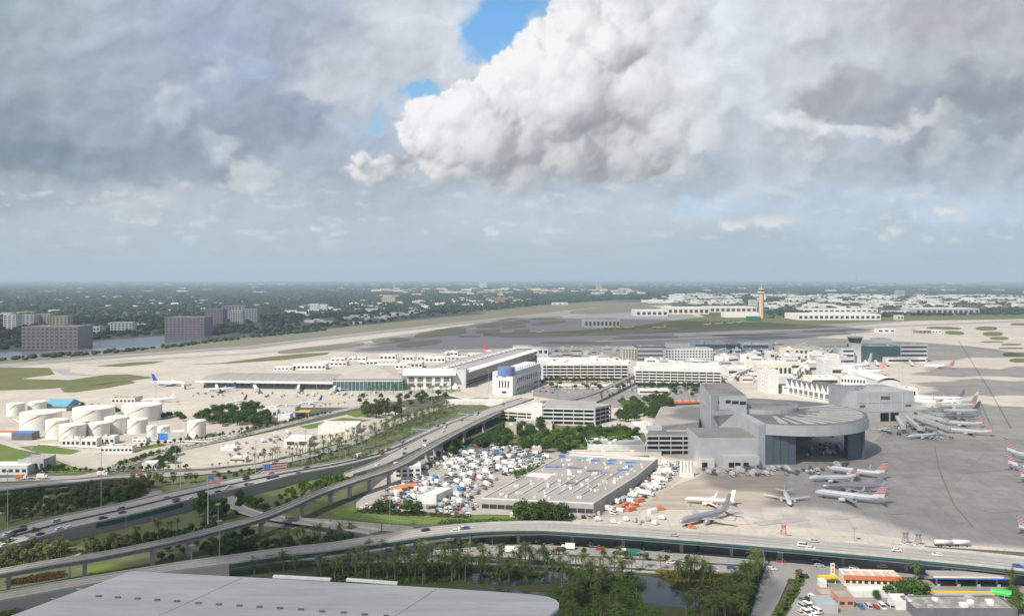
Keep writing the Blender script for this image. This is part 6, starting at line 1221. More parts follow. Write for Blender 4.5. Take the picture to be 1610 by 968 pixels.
for i, (x, w, yt) in enumerate([(592, 4, 436.3), (597, 6, 434.5), (603, 5, 436.5)]):
    b2(['left', 'middle', 'right'][i] + ' hump of the pale stadium like roof on the left horizon', x, x + w, yt, 440.8, 300, m_white, m_roofw, name='far_stadium', cat='building', small=True)
# scattered low buildings of the suburbs; the 290 that show largest are things, the rest is one mass
rs = random.Random(21)
FB = []
def spread(poly, n, w, d, h, cols, flat=.0):
    for x, y in scatter(poly, n, rs, 0): FB.append((y, x, rs.uniform(*w), rs.uniform(*d), rs.uniform(*h), rs.choice(cols), rs.choice((0, .1, -.1, .35))))
wh = [m_white, m_white, m_cream, m_palegrey]
spread([(1210, 486), (1700, 483), (1700, 466), (1050, 462), (1010, 476), (1180, 482)], 420, (20, 90), (20, 60), (6, 13), wh)
spread([(590, 468), (1010, 464), (1010, 455), (590, 455)], 130, (30, 120), (20, 60), (8, 24), [m_white, m_cream, m_tan, m_peach, m_cream])
spread([(600, 492), (700, 486), (860, 473), (760, 466), (480, 482), (420, 500)], 120, (14, 50), (12, 40), (5, 11), wh + [m_grey])
spread([(-40, 500), (600, 482), (600, 462), (-40, 462)], 110, (14, 60), (10, 30), (5, 10), wh + [m_grey, m_tan])
spread([(-40, 461), (1700, 461), (1700, 446), (-40, 446)], 330, (40, 160), (30, 90), (6, 16), wh + [m_grey, m_grey, m_tan])
spread([(120, 520), (260, 516), (480, 500), (420, 498), (130, 510)], 16, (14, 40), (10, 22), (5, 9), wh)
spread([(480, 507), (600, 494), (680, 486), (640, 498), (560, 510)], 40, (12, 34), (10, 24), (4, 9), wh)
FB = [b for b in FB]
FB.sort(key=lambda b: -(b[2] * (b[4] + b[3] * H / b[0])) / b[0] ** 1.0)
groups = {0: ('pale flat roofed building among the trees of the left suburb', 'flat roofed buildings of the left suburb'), 1: ('pale flat roofed building of the middle suburb beyond the runway', 'flat roofed buildings of the middle suburb'), 2: ('white flat roofed warehouse in the dense far field at the right', 'warehouses of the right far field')}
rest = MB(); mi = {m.name: i for i, m in enumerate([m_white, m_cream, m_palegrey, m_grey, m_tan, m_peach])}
for i, (y, x, w, d, h, c, rz) in enumerate(FB):
    px = CX + F * x / y; k = 0 if px < 560 else 1 if px < 1010 else 2
    if i < 290:
        t = thing('suburb_building' if k < 2 else 'far_warehouse', groups[k][0], 'building', (x, y, 0), rz, groups[k][1])
        MB().box(-w / 2, w / 2, 0, d, 0, h).build('wall', c, t); MB().box(-w / 2 + .5, w / 2 - .5, .5, d - .5, h - .1, h + .5).build('roof', m_roofw if c != m_grey else m_roofg, t)
    else:
        ux = (math.cos(rz), math.sin(rz)); rest.obox((x, y), ux, w / 2, d / 2, 0, h, mi[c.name])
o = rest.build('suburb_buildings', [m_white, m_cream, m_palegrey, m_grey, m_tan, m_peach]); tag(o, 'mass of tiny low buildings speckling the suburbs up to the horizon', 'buildings', kind='stuff')
# ================================================================== aircraft
def zmat(name, base, bands, slant=0.0, windows_=True, rough=.35, metal=0.0):
    """paint with height bands [(z0, z1, colour)], optional cabin window row"""
    if name in MATS: return MATS[name]
    m = bpy.data.materials.new(name); m.use_nodes = True; t = m.node_tree; b = t.nodes['Principled BSDF']; b.inputs['Roughness'].default_value = rough; b.inputs['Metallic'].default_value = metal
    tc = t.nodes.new('ShaderNodeTexCoord'); s = t.nodes.new('ShaderNodeSeparateXYZ'); t.links.new(tc.outputs['Object'], s.inputs[0])
    def M(op, a, b_=0.0):
        n = t.nodes.new('ShaderNodeMath'); n.operation = op
        for i, v in enumerate((a, b_)):
            if isinstance(v, (int, float)): n.inputs[i].default_value = v
            else: t.links.new(v, n.inputs[i])
        return n.outputs[0]
    z = M('ADD', s.outputs[2], M('MULTIPLY', s.outputs[0], slant))
    nz_ = t.nodes.new('ShaderNodeTexNoise'); nz_.inputs['Scale'].default_value = .6; t.links.new(tc.outputs['Object'], nz_.inputs['Vector'])
    k = t.nodes.new('ShaderNodeMix'); k.data_type = 'RGBA'; t.links.new(nz_.outputs[0], k.inputs[0]); k.inputs[6].default_value = (*base, 1); k.inputs[7].default_value = (*[c * .9 for c in base], 1); out = k.outputs[2]
    for z0, z1, c in bands:
        f = M('MULTIPLY', M('GREATER_THAN', z, z0), M('LESS_THAN', z, z1))
        q = t.nodes.new('ShaderNodeMix'); q.data_type = 'RGBA'; t.links.new(f, q.inputs[0]); t.links.new(out, q.inputs[6]); q.inputs[7].default_value = (*c, 1); out = q.outputs[2]
    if windows_:
        f = M('MULTIPLY', M('MULTIPLY', M('GREATER_THAN', s.outputs[2], 3.75), M('LESS_THAN', s.outputs[2], 4.1)), M('MULTIPLY', M('GREATER_THAN', M('FRACT', M('MULTIPLY', s.outputs[0], 1.25)), .45), M('MULTIPLY', M('LESS_THAN', s.outputs[0], 15), M('GREATER_THAN', s.outputs[0], -14))))
        q = t.nodes.new('ShaderNodeMix'); q.data_type = 'RGBA'; t.links.new(f, q.inputs[0]); t.links.new(out, q.inputs[6]); q.inputs[7].default_value = (.04, .05, .07, 1); out = q.outputs[2]
    t.links.new(out, b.inputs['Base Color']); MATS[name] = m; return m
RD, BL, WH = (.48, .03, .04), (.03, .07, .28), (.78, .78, .78)
tail_str = [(4.6 + 1.05 * k, 4.6 + 1.05 * k + .62, RD if k < 4 else BL) for k in range(9)]
LIV = {'striped': (zmat('silver_paint', (.68, .71, .74), []), zmat('striped_tail', WH, tail_str, .12, False)),
       'polished': (zmat('polished_metal', (.42, .43, .46), [(3.1, 3.3, RD), (3.3, 3.5, (.6, .6, .6)), (3.5, 3.65, BL)], rough=.3, metal=.5), zmat('polished_tail', (.45, .46, .49), [(7, 8.6, (.35, .37, .45))], 0, False, metal=.4)),
       'redline': (zmat('white_fuselage', (.76, .75, .72), [(2.9, 3.35, RD)]), zmat('plain_tail', (.72, .71, .69), [], 0, False)),
       'white': (zmat('white_fuselage_plain', (.76, .76, .75), []), zmat('plain_tail', (.7, .7, .7), [], 0, False)),
       'indigo': (zmat('white_fuselage_plain', (.76, .76, .75), []), zmat('indigo_tail', (.035, .07, .34), [], 0, False)),
       'indigo2': (zmat('white_blue_fuselage', (.74, .75, .77), [(1, 2.6, (.05, .09, .36))]), zmat('indigo_tail', (.035, .07, .34), [], 0, False)),
       'pink': (zmat('white_fuselage_plain', (.76, .76, .75), []), zmat('pink_tail', (.60, .30, .30), [], 0, False)),
       'redtail': (zmat('white_fuselage_plain', (.76, .76, .75), []), zmat('red_tail', (.55, .03, .05), [], 0, False)),
       'grey': (zmat('silver_paint', (.68, .71, .74), []), zmat('dark_tail', (.14, .15, .2), [], 0, False)),
       'yellow': (zmat('yellow_fuselage', (.72, .42, .03), [], windows_=False), zmat('yellow_tail', (.72, .42, .03), [], 0, False))}
def fus():
    m = MB(); rings = []; n = 16
    for x, r, z in ((19.6, .05, 3.0), (19.2, .55, 3.05), (18.2, 1.15, 3.2), (16.6, 1.65, 3.4), (14.5, 1.9, 3.5), (8, 1.95, 3.5), (-6, 1.95, 3.5), (-11, 1.75, 3.7), (-15.5, 1.1, 4.2), (-18.5, .5, 4.6), (-19.9, .15, 4.75)):
        rings.append([(x, r * math.cos(a), z + r * math.sin(a)) for a in [2 * math.pi * k / n for k in range(n)]])
    return m.loft(rings)
def wingmb(s):
    m = MB()
    def sec(y, x0, c, z, th): return [(x0, y, z), (x0 - c * .3, y, z + th), (x0 - c, y, z + .05), (x0 - c * .4, y, z - th * .5)]
    m.loft([sec(s * 1.2, 5.5, 8.2, 2.4, .5), sec(s * 5.8, 1.9, 4.6, 2.8, .32), sec(s * 16.6, -4.6, 1.6, 3.6, .12)])
    m.loft([[(-4.7, s * 16.5, 3.55), (-5.4, s * 16.6, 3.7), (-6.2, s * 16.5, 3.6)], [(-6.0, s * 17.0, 5.9), (-6.3, s * 17.05, 5.9), (-6.8, s * 17.0, 5.9)]]); return m
def engmb(s):
    m = MB(); n = 14
    m.loft([[(x, s * 4.9 + r * math.cos(a), 1.65 + r * math.sin(a)) for a in [2 * math.pi * k / n for k in range(n)]] for x, r in ((5.3, .85), (5.4, 1.0), (4.2, 1.1), (2.2, .95), (1.2, .55))])
    m.loft([[(x, s * 4.9 + d, z) for d, z in ((-.12, 2.3), (.12, 2.3), (.12, 2.9), (-.12, 2.9))] for x in (4, 0)]); return m
def finmb():
    return MB().loft([[(-11.6, 0, 4.6), (-15, .2, 4.6), (-19.0, 0, 4.6), (-15, -.2, 4.6)], [(-14.8, 0, 7.4), (-17, .14, 7.4), (-19.8, 0, 7.4), (-17, -.14, 7.4)], [(-18.4, 0, 13.0), (-19.6, .09, 13.0), (-21.4, 0, 13.0), (-19.6, -.09, 13.0)]])
def stabmb(s):
    return MB().loft([[(-15.6, s * .5, 4.7), (-17, s * .5, 4.9), (-19.2, s * .5, 4.7)], [(-19.2, s * 7.1, 5.2), (-19.8, s * 7.1, 5.3), (-20.6, s * 7.1, 5.2)]])
def gearmb(x, y):
    m = MB().tube((x, y, .5), (x, y, 2.6), .12, n=6)
    for d in (-.25, .25): m.tube((x, y + d - .12, .5), (x, y + d + .12, .5), .5, n=10, mi=1)
    return m
AM = {}
for k, (fm, tm) in LIV.items():
    wm2 = m_white if k != 'yellow' else m_yellow
    if k in ('striped', 'polished', 'grey'): wm2 = m_metal
    AM[k] = [('fuselage', fus().mesh('fuselage', fm, True)), ('tail_fin', finmb().mesh('tail_fin', tm)), ('wing', wingmb(1).mesh('wing', wm2)), ('wing', wingmb(-1).mesh('wing', wm2)), ('engine', engmb(1).mesh('engine', fm if k != 'redline' else m_white, True)), ('engine', engmb(-1).mesh('engine', fm if k != 'redline' else m_white, True)),
             ('tailplane', stabmb(1).mesh('tailplane', wm2)), ('tailplane', stabmb(-1).mesh('tailplane', wm2)), ('landing_gear', gearmb(14.5, 0).mesh('landing_gear', [m_metal, m_tyre])), ('landing_gear', gearmb(-1.5, 2.8).mesh('landing_gear', [m_metal, m_tyre])), ('landing_gear', gearmb(-1.5, -2.8).mesh('landing_gear', [m_metal, m_tyre])),
             ('cockpit_window', MB().loft([[(17.4, -1.2, 3.95), (17.4, 1.2, 3.95), (16.7, 1.3, 4.45), (16.7, -1.3, 4.45)], [(18.35, -.7, 3.85), (18.35, .7, 3.85), (17.35, .75, 4.4), (17.35, -.75, 4.4)]]).mesh('cockpit_window', m_glass))]
def plane(liv, nose, tail, label, group=None, L=None, hz=1.0):
    a, b = G(*nose), G(*tail); d = a - b; c = (a + b) / 2; s = (L or d.length) / 39.5
    o = thing('airliner', label, 'airplane', (c.x, c.y, .12), math.atan2(d.y, d.x), group); o.scale = (s, s, s * hz)
    for n, me in AM[liv]: link(n, me, o)
    return o
plane('polished', (1068, 829), (1147, 811), 'polished metal airliner nearest the flyover, tail to the right')
plane('redline', (1082, 791), (1148, 795), 'white airliner with a thin red line on the brown stained apron', L=30)
plane('white', (1243, 798), (1233, 776), 'white airliner seen head on with both wings spread', L=33, hz=.72)
plane('striped', (1302, 742), (1392, 754), 'striped tail airliner at the back of the row beside the hangar')
plane('striped', (1268, 757), (1350, 757), 'smaller striped tail airliner in front of the rearmost one', L=33)
plane('polished', (1290, 772), (1388, 774), 'polished metal airliner with blue line between the striped ones')
plane('striped', (1281, 781), (1392, 795), 'striped tail airliner nearest the camera in the hangar row')
plane('striped', (1668, 735), (1582, 717), 'striped tail airliner cut by the right edge, rear one')
plane('striped', (1680, 757), (1584, 738), 'striped tail airliner cut by the right edge, second one')
plane('striped', (1700, 776), (1604, 758), 'striped tail airliner cut by the right edge, third one')
plane('striped', (1700, 856), (1601, 838), 'striped tail airliner cut by the right edge, nearest the flyover')
for i, (n, t_) in enumerate([((1490, 680), (1560, 686)), ((1482, 668), (1545, 672)), ((1478, 659), (1542, 660)), ((1478, 651), (1540, 651)), ((1470, 643), (1535, 643)), ((1480, 637), (1537, 636)), ((1460, 631), (1516, 631))]):
    plane(['striped', 'striped', 'polished', 'grey', 'pink', 'white', 'grey'][i], n, t_, ['striped tail airliner at the nearest gate right of the terminal', 'second striped tail airliner from the front at the right gates', 'polished metal airliner third from the front at the right gates', 'grey airliner fourth from the front at the right gates', 'airliner with pinkish tail fifth from the front at the right gates', 'white airliner sixth from the front at the right gates', 'grey airliner farthest back at the right gates'][i])
plane('striped', (1432, 690), (1468, 688), 'regional jet under the jet bridges at the near terminal corner', L=30)
plane('white', (1400, 676), (1378, 680), 'white jet parked between hangar and terminal block')
plane('pink', (1453, 578), (1500, 580), 'white airliner with pink tail taxiing on the sunny apron')
plane('pink', (1322, 590), (1390, 590), 'airliner with striped pink tail behind the terminal roofs')
plane('white', (1326, 585), (1370, 580), 'white airliner behind the upper hall')
plane('indigo2', (292, 607), (240, 606), 'white airliner with indigo tail at the left end of the concourse')
plane('indigo', (354, 638), (388, 633), 'white airliner with indigo tail before the grove, left one')
plane('indigo', (470, 637), (506, 634), 'white airliner with indigo tail before the concourse, right one')
plane('white', (234, 633), (262, 632), 'small white airliner with slim dark tail behind the tanks', L=36)
plane('indigo2', (326, 616), (370, 614), 'blue and white airliner parked at the concourse gate')
plane('white', (518, 616), (550, 612), 'white airliner at the teal glass terminal head')
plane('redtail', (800, 558), (762, 556), 'airliner with a bright red tail beyond the long concourse')
for x, l in ((958, 'left'), (986, 'middle'), (1036, 'right')): plane('yellow', (x - 11, 517), (x + 11, 516.6), 'yellow freighter aircraft, the %s one of three beyond the runway' % l)
for x, y in ((849, 523), (1112, 511), (1130, 510), (1148, 509), (1162, 508)): plane('white', (x - 6, y), (x + 6, y - .3), 'tiny white aircraft parked beyond the runway', 'tiny white aircraft beyond the runway')
for i, (n, t_) in enumerate([((1096, 556), (1108, 552)), ((1130, 557), (1142, 553)), ((1170, 557), (1182, 553)), ((700, 560), (716, 556)), ((640, 575), (655, 570)), ((575, 573), (560, 570))]):
    plane(['grey', 'striped', 'polished', 'white', 'white', 'grey'][i], n, t_, 'small %s airliner at the piers behind the %s' % (['grey', 'striped', 'metal', 'white', 'pale', 'dull'][i], ['north pier, left', 'north pier, middle', 'north pier, right', 'long concourse, right', 'long concourse, middle', 'long concourse, left'][i]))
# ================================================================== vehicles
CARCOL = {n: mat('car_' + n, c, .3, tuple(x * .92 for x in c), 2, spec=.5) for n, c in {'white': (.72, .72, .71), 'silver': (.42, .43, .44), 'black': (.03, .03, .035), 'grey': (.16, .165, .17), 'red': (.42, .03, .03), 'blue': (.05, .11, .3), 'beige': (.45, .41, .34)}.items()}
def car_parts(col, van=False):
    m = MB(); L, w = (5.2, .98) if van else (4.6, .9)
    prof = [(-L / 2, .35), (-L / 2, .95), (-L / 2 + .1, 1.0), (L / 2 - 1.3, .95), (L / 2 - .1, .8), (L / 2, .6), (L / 2, .35)]
    m.loft([[(x, -w, z) for x, z in prof], [(x, w, z) for x, z in prof]])
    cab = [(-L / 2 + .3, .97), (-L / 2 + .65, 1.43), (.5, 1.45), (1.25, .95)] if not van else [(-L / 2 + .05, 1.0), (-L / 2 + .15, 1.95), (1.3, 1.95), (2.0, 1.0)]
    m.loft([[(x, -w * .88, z) for x, z in cab], [(x, w * .88, z) for x, z in cab]])
    g = MB(); k = .9 if not van else 1.3
    for s in (-1, 1):
        pts = [(x * .93 + (.02 if not van else .5), s * (w * .88 + .012), .98 + (z - .97) * .82 + .03) for x, z in cab]; g.add(pts, [(0, 1, 2, 3) if s < 0 else (3, 2, 1, 0)])
    a, b = cab[2], cab[3]; g.add([(a[0] + .06, -w * .8, a[1] - .04), (a[0] + .06, w * .8, a[1] - .04), (b[0] + .02, w * .8, b[1] + .05), (b[0] + .02, -w * .8, b[1] + .05)], [(0, 3, 2, 1)])
    a, b = cab[1], cab[0]; g.add([(a[0] - .04, -w * .8, a[1] - .04), (a[0] - .04, w * .8, a[1] - .04), (b[0] - .03, w * .8, b[1] + .06), (b[0] - .03, -w * .8, b[1] + .06)], [(0, 1, 2, 3)])
    return m.mesh('body', CARCOL[col]), g.mesh('windows', m_glass)
WHEEL = MB().tube((0, -.12, 0), (0, .12, 0), .33, n=12).mesh('wheel', m_tyre)
CARS = {c: car_parts(c) for c in CARCOL}; VANS = {c: car_parts(c, True) for c in ('white', 'silver', 'grey')}
cnt = {'car': 0, 'van': 0}
def car(x, y, rz, col, label, group=None, z=0.0, van=False, wheels=True, name=None):
    b, g = (VANS if van else CARS)[col]
    o = thing(name or ('van' if van else 'car'), label, 'van' if van else 'car', (x, y, z), rz, group)
    link('body', b, o); link('windows', g, o); cnt['van' if van else 'car'] += 1
    if wheels:
        for sx in (-1.4, 1.4):
            for sy in (-.8, .8): link('wheel', WHEEL, o, (sx, sy, .33))
    return o
rc = random.Random(77)
def lot(poly, rz, rowgap, gap, fill, label, group, z=.0, kinds=('car', 'car', 'van'), cols=('white', 'white', 'silver', 'grey', 'black', 'white', 'beige', 'blue', 'red'), limit=999, jit=.25):
    P = [G2(*p) for p in poly]; cx = sum(p[0] for p in P) / len(P); cy = sum(p[1] for p in P) / len(P); n = 0; out = []
    R0 = 160
    for i in range(int(-R0 / rowgap), int(R0 / rowgap)):
        for j in range(int(-R0 / gap), int(R0 / gap)):
            u, v = j * gap + rc.uniform(-jit, jit), i * rowgap + rc.uniform(-jit, jit)
            x = cx + u * math.cos(rz) - v * math.sin(rz); y = cy + u * math.sin(rz) + v * math.cos(rz)
            if rc.random() < fill and inpoly(x, y, P): out.append((x, y))
    rc.shuffle(out)
    for x, y in out[:limit]:
        k = rc.choice(kinds); r_ = rz + math.pi / 2 + (math.pi if rc.random() < .5 else 0) + rc.uniform(-.05, .05)
        if k == 'cart': cart(x, y, r_, label, group, z)
        elif k == 'box': box_truck(x, y, r_, label, group, z)
        elif k == 'container': container(x, y, r_, label, group, z)
        else:
            van = k == 'van'; c = rc.choice(('white', 'silver', 'grey')) if van else rc.choice(cols)
            if not van and cnt['car'] >= 185: SURPLUS.append((x, y, r_, z)); continue
            car(x, y, r_, c, label.replace('vehicle', (c + ' van') if van else (c + ' car')), group + (', vans' if van else ', cars ') + ('' if van else c), z, van, wheels=False)
SURPLUS = []
CT = [MB().box(-1.5, 1.5, -.8, .8, .35, 1.5, 0).add([(-1.5, -.8, 1.5), (1.5, -.8, 1.5), (1.5, .8, 1.5), (-1.5, .8, 1.5), (-1.4, 0, 2.0), (1.4, 0, 2.0)], [(0, 1, 5, 4), (2, 3, 4, 5), (0, 4, 3), (1, 2, 5)], 0).mesh('body', m_) for m_ in (m_white, m_palegrey, m_dgrey, m_blued, m_metal)]
cw = MB()
for a in (-1, 1):
    for b in (-.8, .8): cw.tube((a, b - .08, .28), (a, b + .08, .28), .28, n=8)
CTW = cw.mesh('wheels', m_tyre)
def cart(x, y, rz, label, group, z=0.0):
    o = thing('baggage_cart', label.replace('vehicle', 'baggage cart'), 'cart', (x, y, z), rz, group + ', carts'); link('body', rc.choice(CT), o); link('wheels', CTW, o); o.scale = (1.1, 1.1, 1.1)
BT = [(MB().box(-4.2, 1.6, -1.25, 1.25, .8, 3.6).mesh('cargo_box', m_), MB().prism([(1.75, -1.1), (3.9, -1.1), (3.9, 1.1), (1.75, 1.1)], .5, 2.5).mesh('cab', mc_)) for m_, mc_ in ((m_white, m_white), (m_white, m_palegrey), (m_palegrey, CARCOL['blue']), (m_orange, m_white), (m_roofw, m_white))]
bw_ = MB()
for a in (-3, -1.6, 2.9):
    for b in (-1.05, 1.05): bw_.tube((a, b - .15, .45), (a, b + .15, .45), .45, n=10)
BTW = bw_.mesh('wheels', m_tyre); BTG = MB().box(3.0, 3.93, -.95, .95, 1.6, 2.25).mesh('windscreen', m_glass)
def box_truck(x, y, rz, label, group=None, z=0.0, v=None):
    o = thing('box_truck', label.replace('vehicle', 'box truck'), 'truck', (x, y, z), rz, (group + ', trucks') if group else None); a, b = BT[v if v is not None else rc.choice((0, 0, 1, 2, 4, 4))]
    link('cargo_box', a, o); link('cab', b, o); link('wheels', BTW, o); link('windscreen', BTG, o); o.scale = (.85, .85, .85); return o
CN = []
for m_ in (m_white, m_roofw, m_palegrey, m_orange, m_blue, m_cream, m_grey, m_roofb):
    q = MB().box(-3, 3, -1.2, 1.2, 0.15, 2.5)
    for k in range(9): q.box(-2.8 + k * .66, -2.6 + k * .66, -1.26, 1.26, .2, 2.4)
    CN.append(q.mesh('cargo_container', m_))
def container(x, y, rz, label, group, z=0.0, v=None):
    o = link('cargo_container', CN[v if v is not None else rc.choice((0, 1, 2, 2, 6, 6, 5, 4, 7))], None, (x, y, z), rz, (.8, .9, .85)); tag(o, label.replace('vehicle', 'cargo container'), 'container', group + ', containers')
LOTK = ('car', 'car', 'car', 'van', 'van', 'container', 'box', 'cart', 'cart')
lot([(655, 738), (700, 714), (800, 703), (868, 714), (850, 730), (800, 748), (735, 742)], .95, 6.6, 3.2, .8, 'vehicle in the crowded rear part of the rental lot', 'vehicles in the rear rental lot', .15, LOTK, limit=230)
lot([(600, 772), (650, 752), (735, 745), (790, 752), (750, 780), (720, 800), (660, 800), (600, 790)], .6, 6.4, 3.1, .72, 'vehicle in the crowded front part of the rental lot', 'vehicles in the front rental lot', .15, LOTK, limit=170)
lot([(690, 790), (735, 783), (752, 792), (745, 812), (680, 812)], .2, 6.2, 2.8, .9, 'vehicle parked in front of the warehouse trees', 'vehicles before the warehouse trees', .15, ('car', 'car', 'car', 'van'), limit=60)
lot([(560, 800), (600, 790), (670, 798), (670, 805), (600, 803)], .1, 6.2, 2.8, .6, 'vehicle parked behind the trees of the lawn edge', 'vehicles behind the lawn trees', .15, ('car', 'car', 'van'), limit=26)
lot([(950, 802), (1004, 754), (1040, 728), (1082, 728), (1040, 766), (1000, 796), (970, 812)], .85, 6.4, 3.3, .8, 'vehicle in the strip right of the warehouse', 'vehicles right of the warehouse', .15, ('van', 'box', 'container', 'cart', 'car'), limit=90)
lot([(800, 812), (850, 800), (935, 800), (950, 812), (920, 818), (830, 818)], .1, 6.5, 3.2, .5, 'vehicle at the front wall of the warehouse', 'vehicles at the warehouse front', .15, ('car', 'van', 'container'), limit=26)
lot([(640, 714), (700, 700), (760, 697), (830, 703), (780, 706), (720, 712)], .9, 6, 3, .6, 'vehicle in the small car park behind the lot', 'vehicles behind the rental lot', .15, ('car', 'car', 'van'), limit=40)
lot([(842, 610), (995, 610), (1100, 612), (1110, 635), (1000, 632), (850, 618)], .08, 14, 3.4, .5, 'vehicle in the lot before the white garages', 'vehicles before the white garages', .15, ('car', 'car', 'van'), limit=76)
lot([(1103, 738), (1180, 734), (1290, 738), (1330, 726), (1345, 730), (1290, 748), (1180, 750), (1110, 748)], .1, 5, 3.6, .62, 'vehicle of the ground crew before the hangar', 'ground equipment before the hangar', .1, ('cart', 'cart', 'cart', 'van', 'box'), limit=66)
lot([(1262, 718), (1330, 712), (1335, 698), (1270, 700)], .3, 7, 5, .5, 'vehicle inside the open hangar', 'equipment inside the hangar', .1, ('cart', 'cart', 'van', 'box'), limit=26)
lot([(1390, 672), (1450, 668), (1500, 690), (1480, 692), (1400, 684)], .1, 7, 4.5, .5, 'vehicle at the right terminal gates', 'ground equipment at the right gates', .1, ('cart', 'cart', 'van'), limit=40)
lot([(300, 618), (540, 618), (600, 617), (560, 626), (300, 624)], .02, 9, 9, .35, 'vehicle before the long concourse', 'ground equipment before the concourse', .1, ('cart', 'cart', 'van', 'box', 'container'), limit=40)
lot([(310, 712), (420, 686), (520, 668), (540, 676), (420, 716), (330, 730)], .5, 9, 7, .2, 'vehicle in the pale work yard', 'vehicles in the work yard', .15, ('box', 'container', 'car', 'van'), limit=34)
lot([(560, 568), (700, 560), (800, 552), (800, 562), (700, 572), (560, 580)], .02, 16, 12, .3, 'vehicle on the apron behind the concourse', 'ground equipment behind the concourse', .1, ('cart', 'van', 'box'), limit=40)
lot([(1060, 560), (1210, 556), (1300, 566), (1250, 572), (1080, 570)], .02, 16, 10, .4, 'vehicle among the mid terminal roofs', 'ground equipment at the north pier', .1, ('cart', 'van', 'box'), limit=40)
lot([(1257, 972), (1262, 945), (1285, 934), (1297, 945), (1285, 975)], .35, 5.6, 2.7, .9, 'vehicle in the small lot beside the side street', 'vehicles in the side street lot', .42, ('car', 'car', 'van'), limit=22)
lot([(1345, 953), (1408, 950), (1408, 958), (1345, 960)], .0, 5.6, 3.0, .9, 'vehicle in the row behind the shops', 'vehicles behind the shops', .1, ('car', 'van'), limit=9)
lot([(640, 870), (700, 866), (740, 868), (690, 873)], .0, 4.5, 7, .4, 'vehicle queueing at the arterial road bend', 'vehicles at the road bend', .42, ('car', 'van'), limit=6)
# staff garage roof, warehouse corner
Y0 = G(1056, 714).y
for i, (px, py) in enumerate([(1063, 668), (1070, 666), (1078, 666), (1084, 662), (1088, 659), (1094, 660), (1066, 672), (1076, 672)]):
    g = G(px, py, 13.4); car(g.x, g.y, rc.uniform(1.0, 1.5), ['black', 'grey', 'silver', 'black', 'white', 'grey', 'black', 'silver'][i], '%s car on the roof of the grey staff garage' % ['black', 'grey', 'silver', 'black', 'white', 'grey', 'black', 'silver'][i], 'cars on the staff garage roof', 13.45, wheels=False)
for j, (x0, x1, y0, y1, zz) in enumerate(((855, 980, 562, 570, 22), (1005, 1120, 572, 578, 18))):
    for i in range(24):
        g = G(rc.uniform(x0, x1), rc.uniform(y0, y1), zz)
        if cnt['car'] < 205: c = rc.choice(('white', 'silver', 'black', 'grey')); car(g.x, g.y, rc.choice((0, 1.57)), c, '%s car on the roof of the %s white garage' % (c, ('left', 'right')[j]), 'cars on the %s white garage roof' % ('left', 'right')[j], zz + .1, wheels=False)
# traffic, each by hand: (px, py, road result or None, colour)
def on_road(px, py, res, z=None):
    root, C, N, ps = res; best = min(range(len(C)), key=lambda i: (Vector(((px - CX), 0)) - Vector(((C[i].x / C[i].y * F), (HY + F * (H - C[i].z) / C[i].y - py)))).length if C[i].y > 50 else 1e9)
    zc_ = C[best].z; g = G(px, py, zc_); best = min(range(len(C)), key=lambda i: (C[i].xy - g.xy).length); d = N[best]; c = C[best]; o = (g - c).dot(d); al = Vector((-d.y, d.x, 0)); hw = ps[best][3] / 2 - 2.2; o = max(-hw, min(hw, o)); lane = 3.5; t_ = max(-8, min(8, (g - c).dot(al)))
    p = c + d * o + al * t_; j = min(len(C) - 1, best + 1); p.z = C[best].z; return p, math.atan2(-d.x, d.y)
def traffic(res, items, where):
    for px, py, c, fl, l in items:
        g, a = on_road(px, py, res); car(g.x, g.y, a + (math.pi if fl else 0), c, l + ' ' + where, None, g.z + .02, van=(c in ('white', 'silver') and 'van' in l))
traffic(EXPR, [(27, 836, 'black', 1, 'black car farthest left'), (162, 815, 'black', 0, 'dark car in the near lanes'), (190, 800, 'grey', 1, 'grey car in the far lanes'), (262, 783, 'silver', 0, 'silver car in the middle lanes'), (303, 785, 'white', 0, 'white car ahead of the bridge end'), (355, 772, 'white', 0, 'white car below the flag'), (358, 778, 'black', 0, 'black car under the flag'),
      (398, 763, 'grey', 0, 'grey car before the striped billboard'), (381, 749, 'black', 1, 'black car left of the billboard'), (424, 752, 'black', 0, 'black car just below the billboard'), (471, 745, 'grey', 0, 'dark grey car right of the billboard'), (523, 731, 'silver', 0, 'silver car in the middle of the curve'), (600, 709, 'grey', 0, 'grey car near the palm strip end'), (612, 707, 'black', 0, 'black car near the palm strip end'), (7, 858, 'white', 0, 'white car at the left edge'), (630, 702, 'black', 0, 'black car beside the ramp merge'), (140, 838, 'white', 0, 'white car above the lower left palms'), (88, 820, 'silver', 1, 'silver car in the far lanes at left')], 'on the expressway')
traffic(DECK, [(636, 706, 'silver', 0, 'silver car low'), (668, 693, 'black', 0, 'black car second'), (700, 672, 'white', 0, 'white car halfway up'), (726, 661, 'grey', 0, 'grey car upper part'), (748, 650, 'black', 0, 'black car near the top')], 'on the terminal ramp')
traffic(UP, [(430, 728, 'white', 0, 'white car left'), (500, 711, 'grey', 0, 'grey car middle'), (560, 692, 'black', 0, 'black car farther'), (640, 656, 'white', 0, 'white car by the olive trees'), (690, 640, 'silver', 0, 'silver car near the terminal')], 'on the airport drive')
traffic(VIA, [(1262, 858, 'white', 1, 'white van'), (1410, 866, 'white', 1, 'white car centre'), (1275, 864, 'white', 1, 'second white car'), (1060, 842, 'silver', 1, 'silver car'), (727, 831, 'white', 0, 'white car at the bend')], 'on the curved flyover')
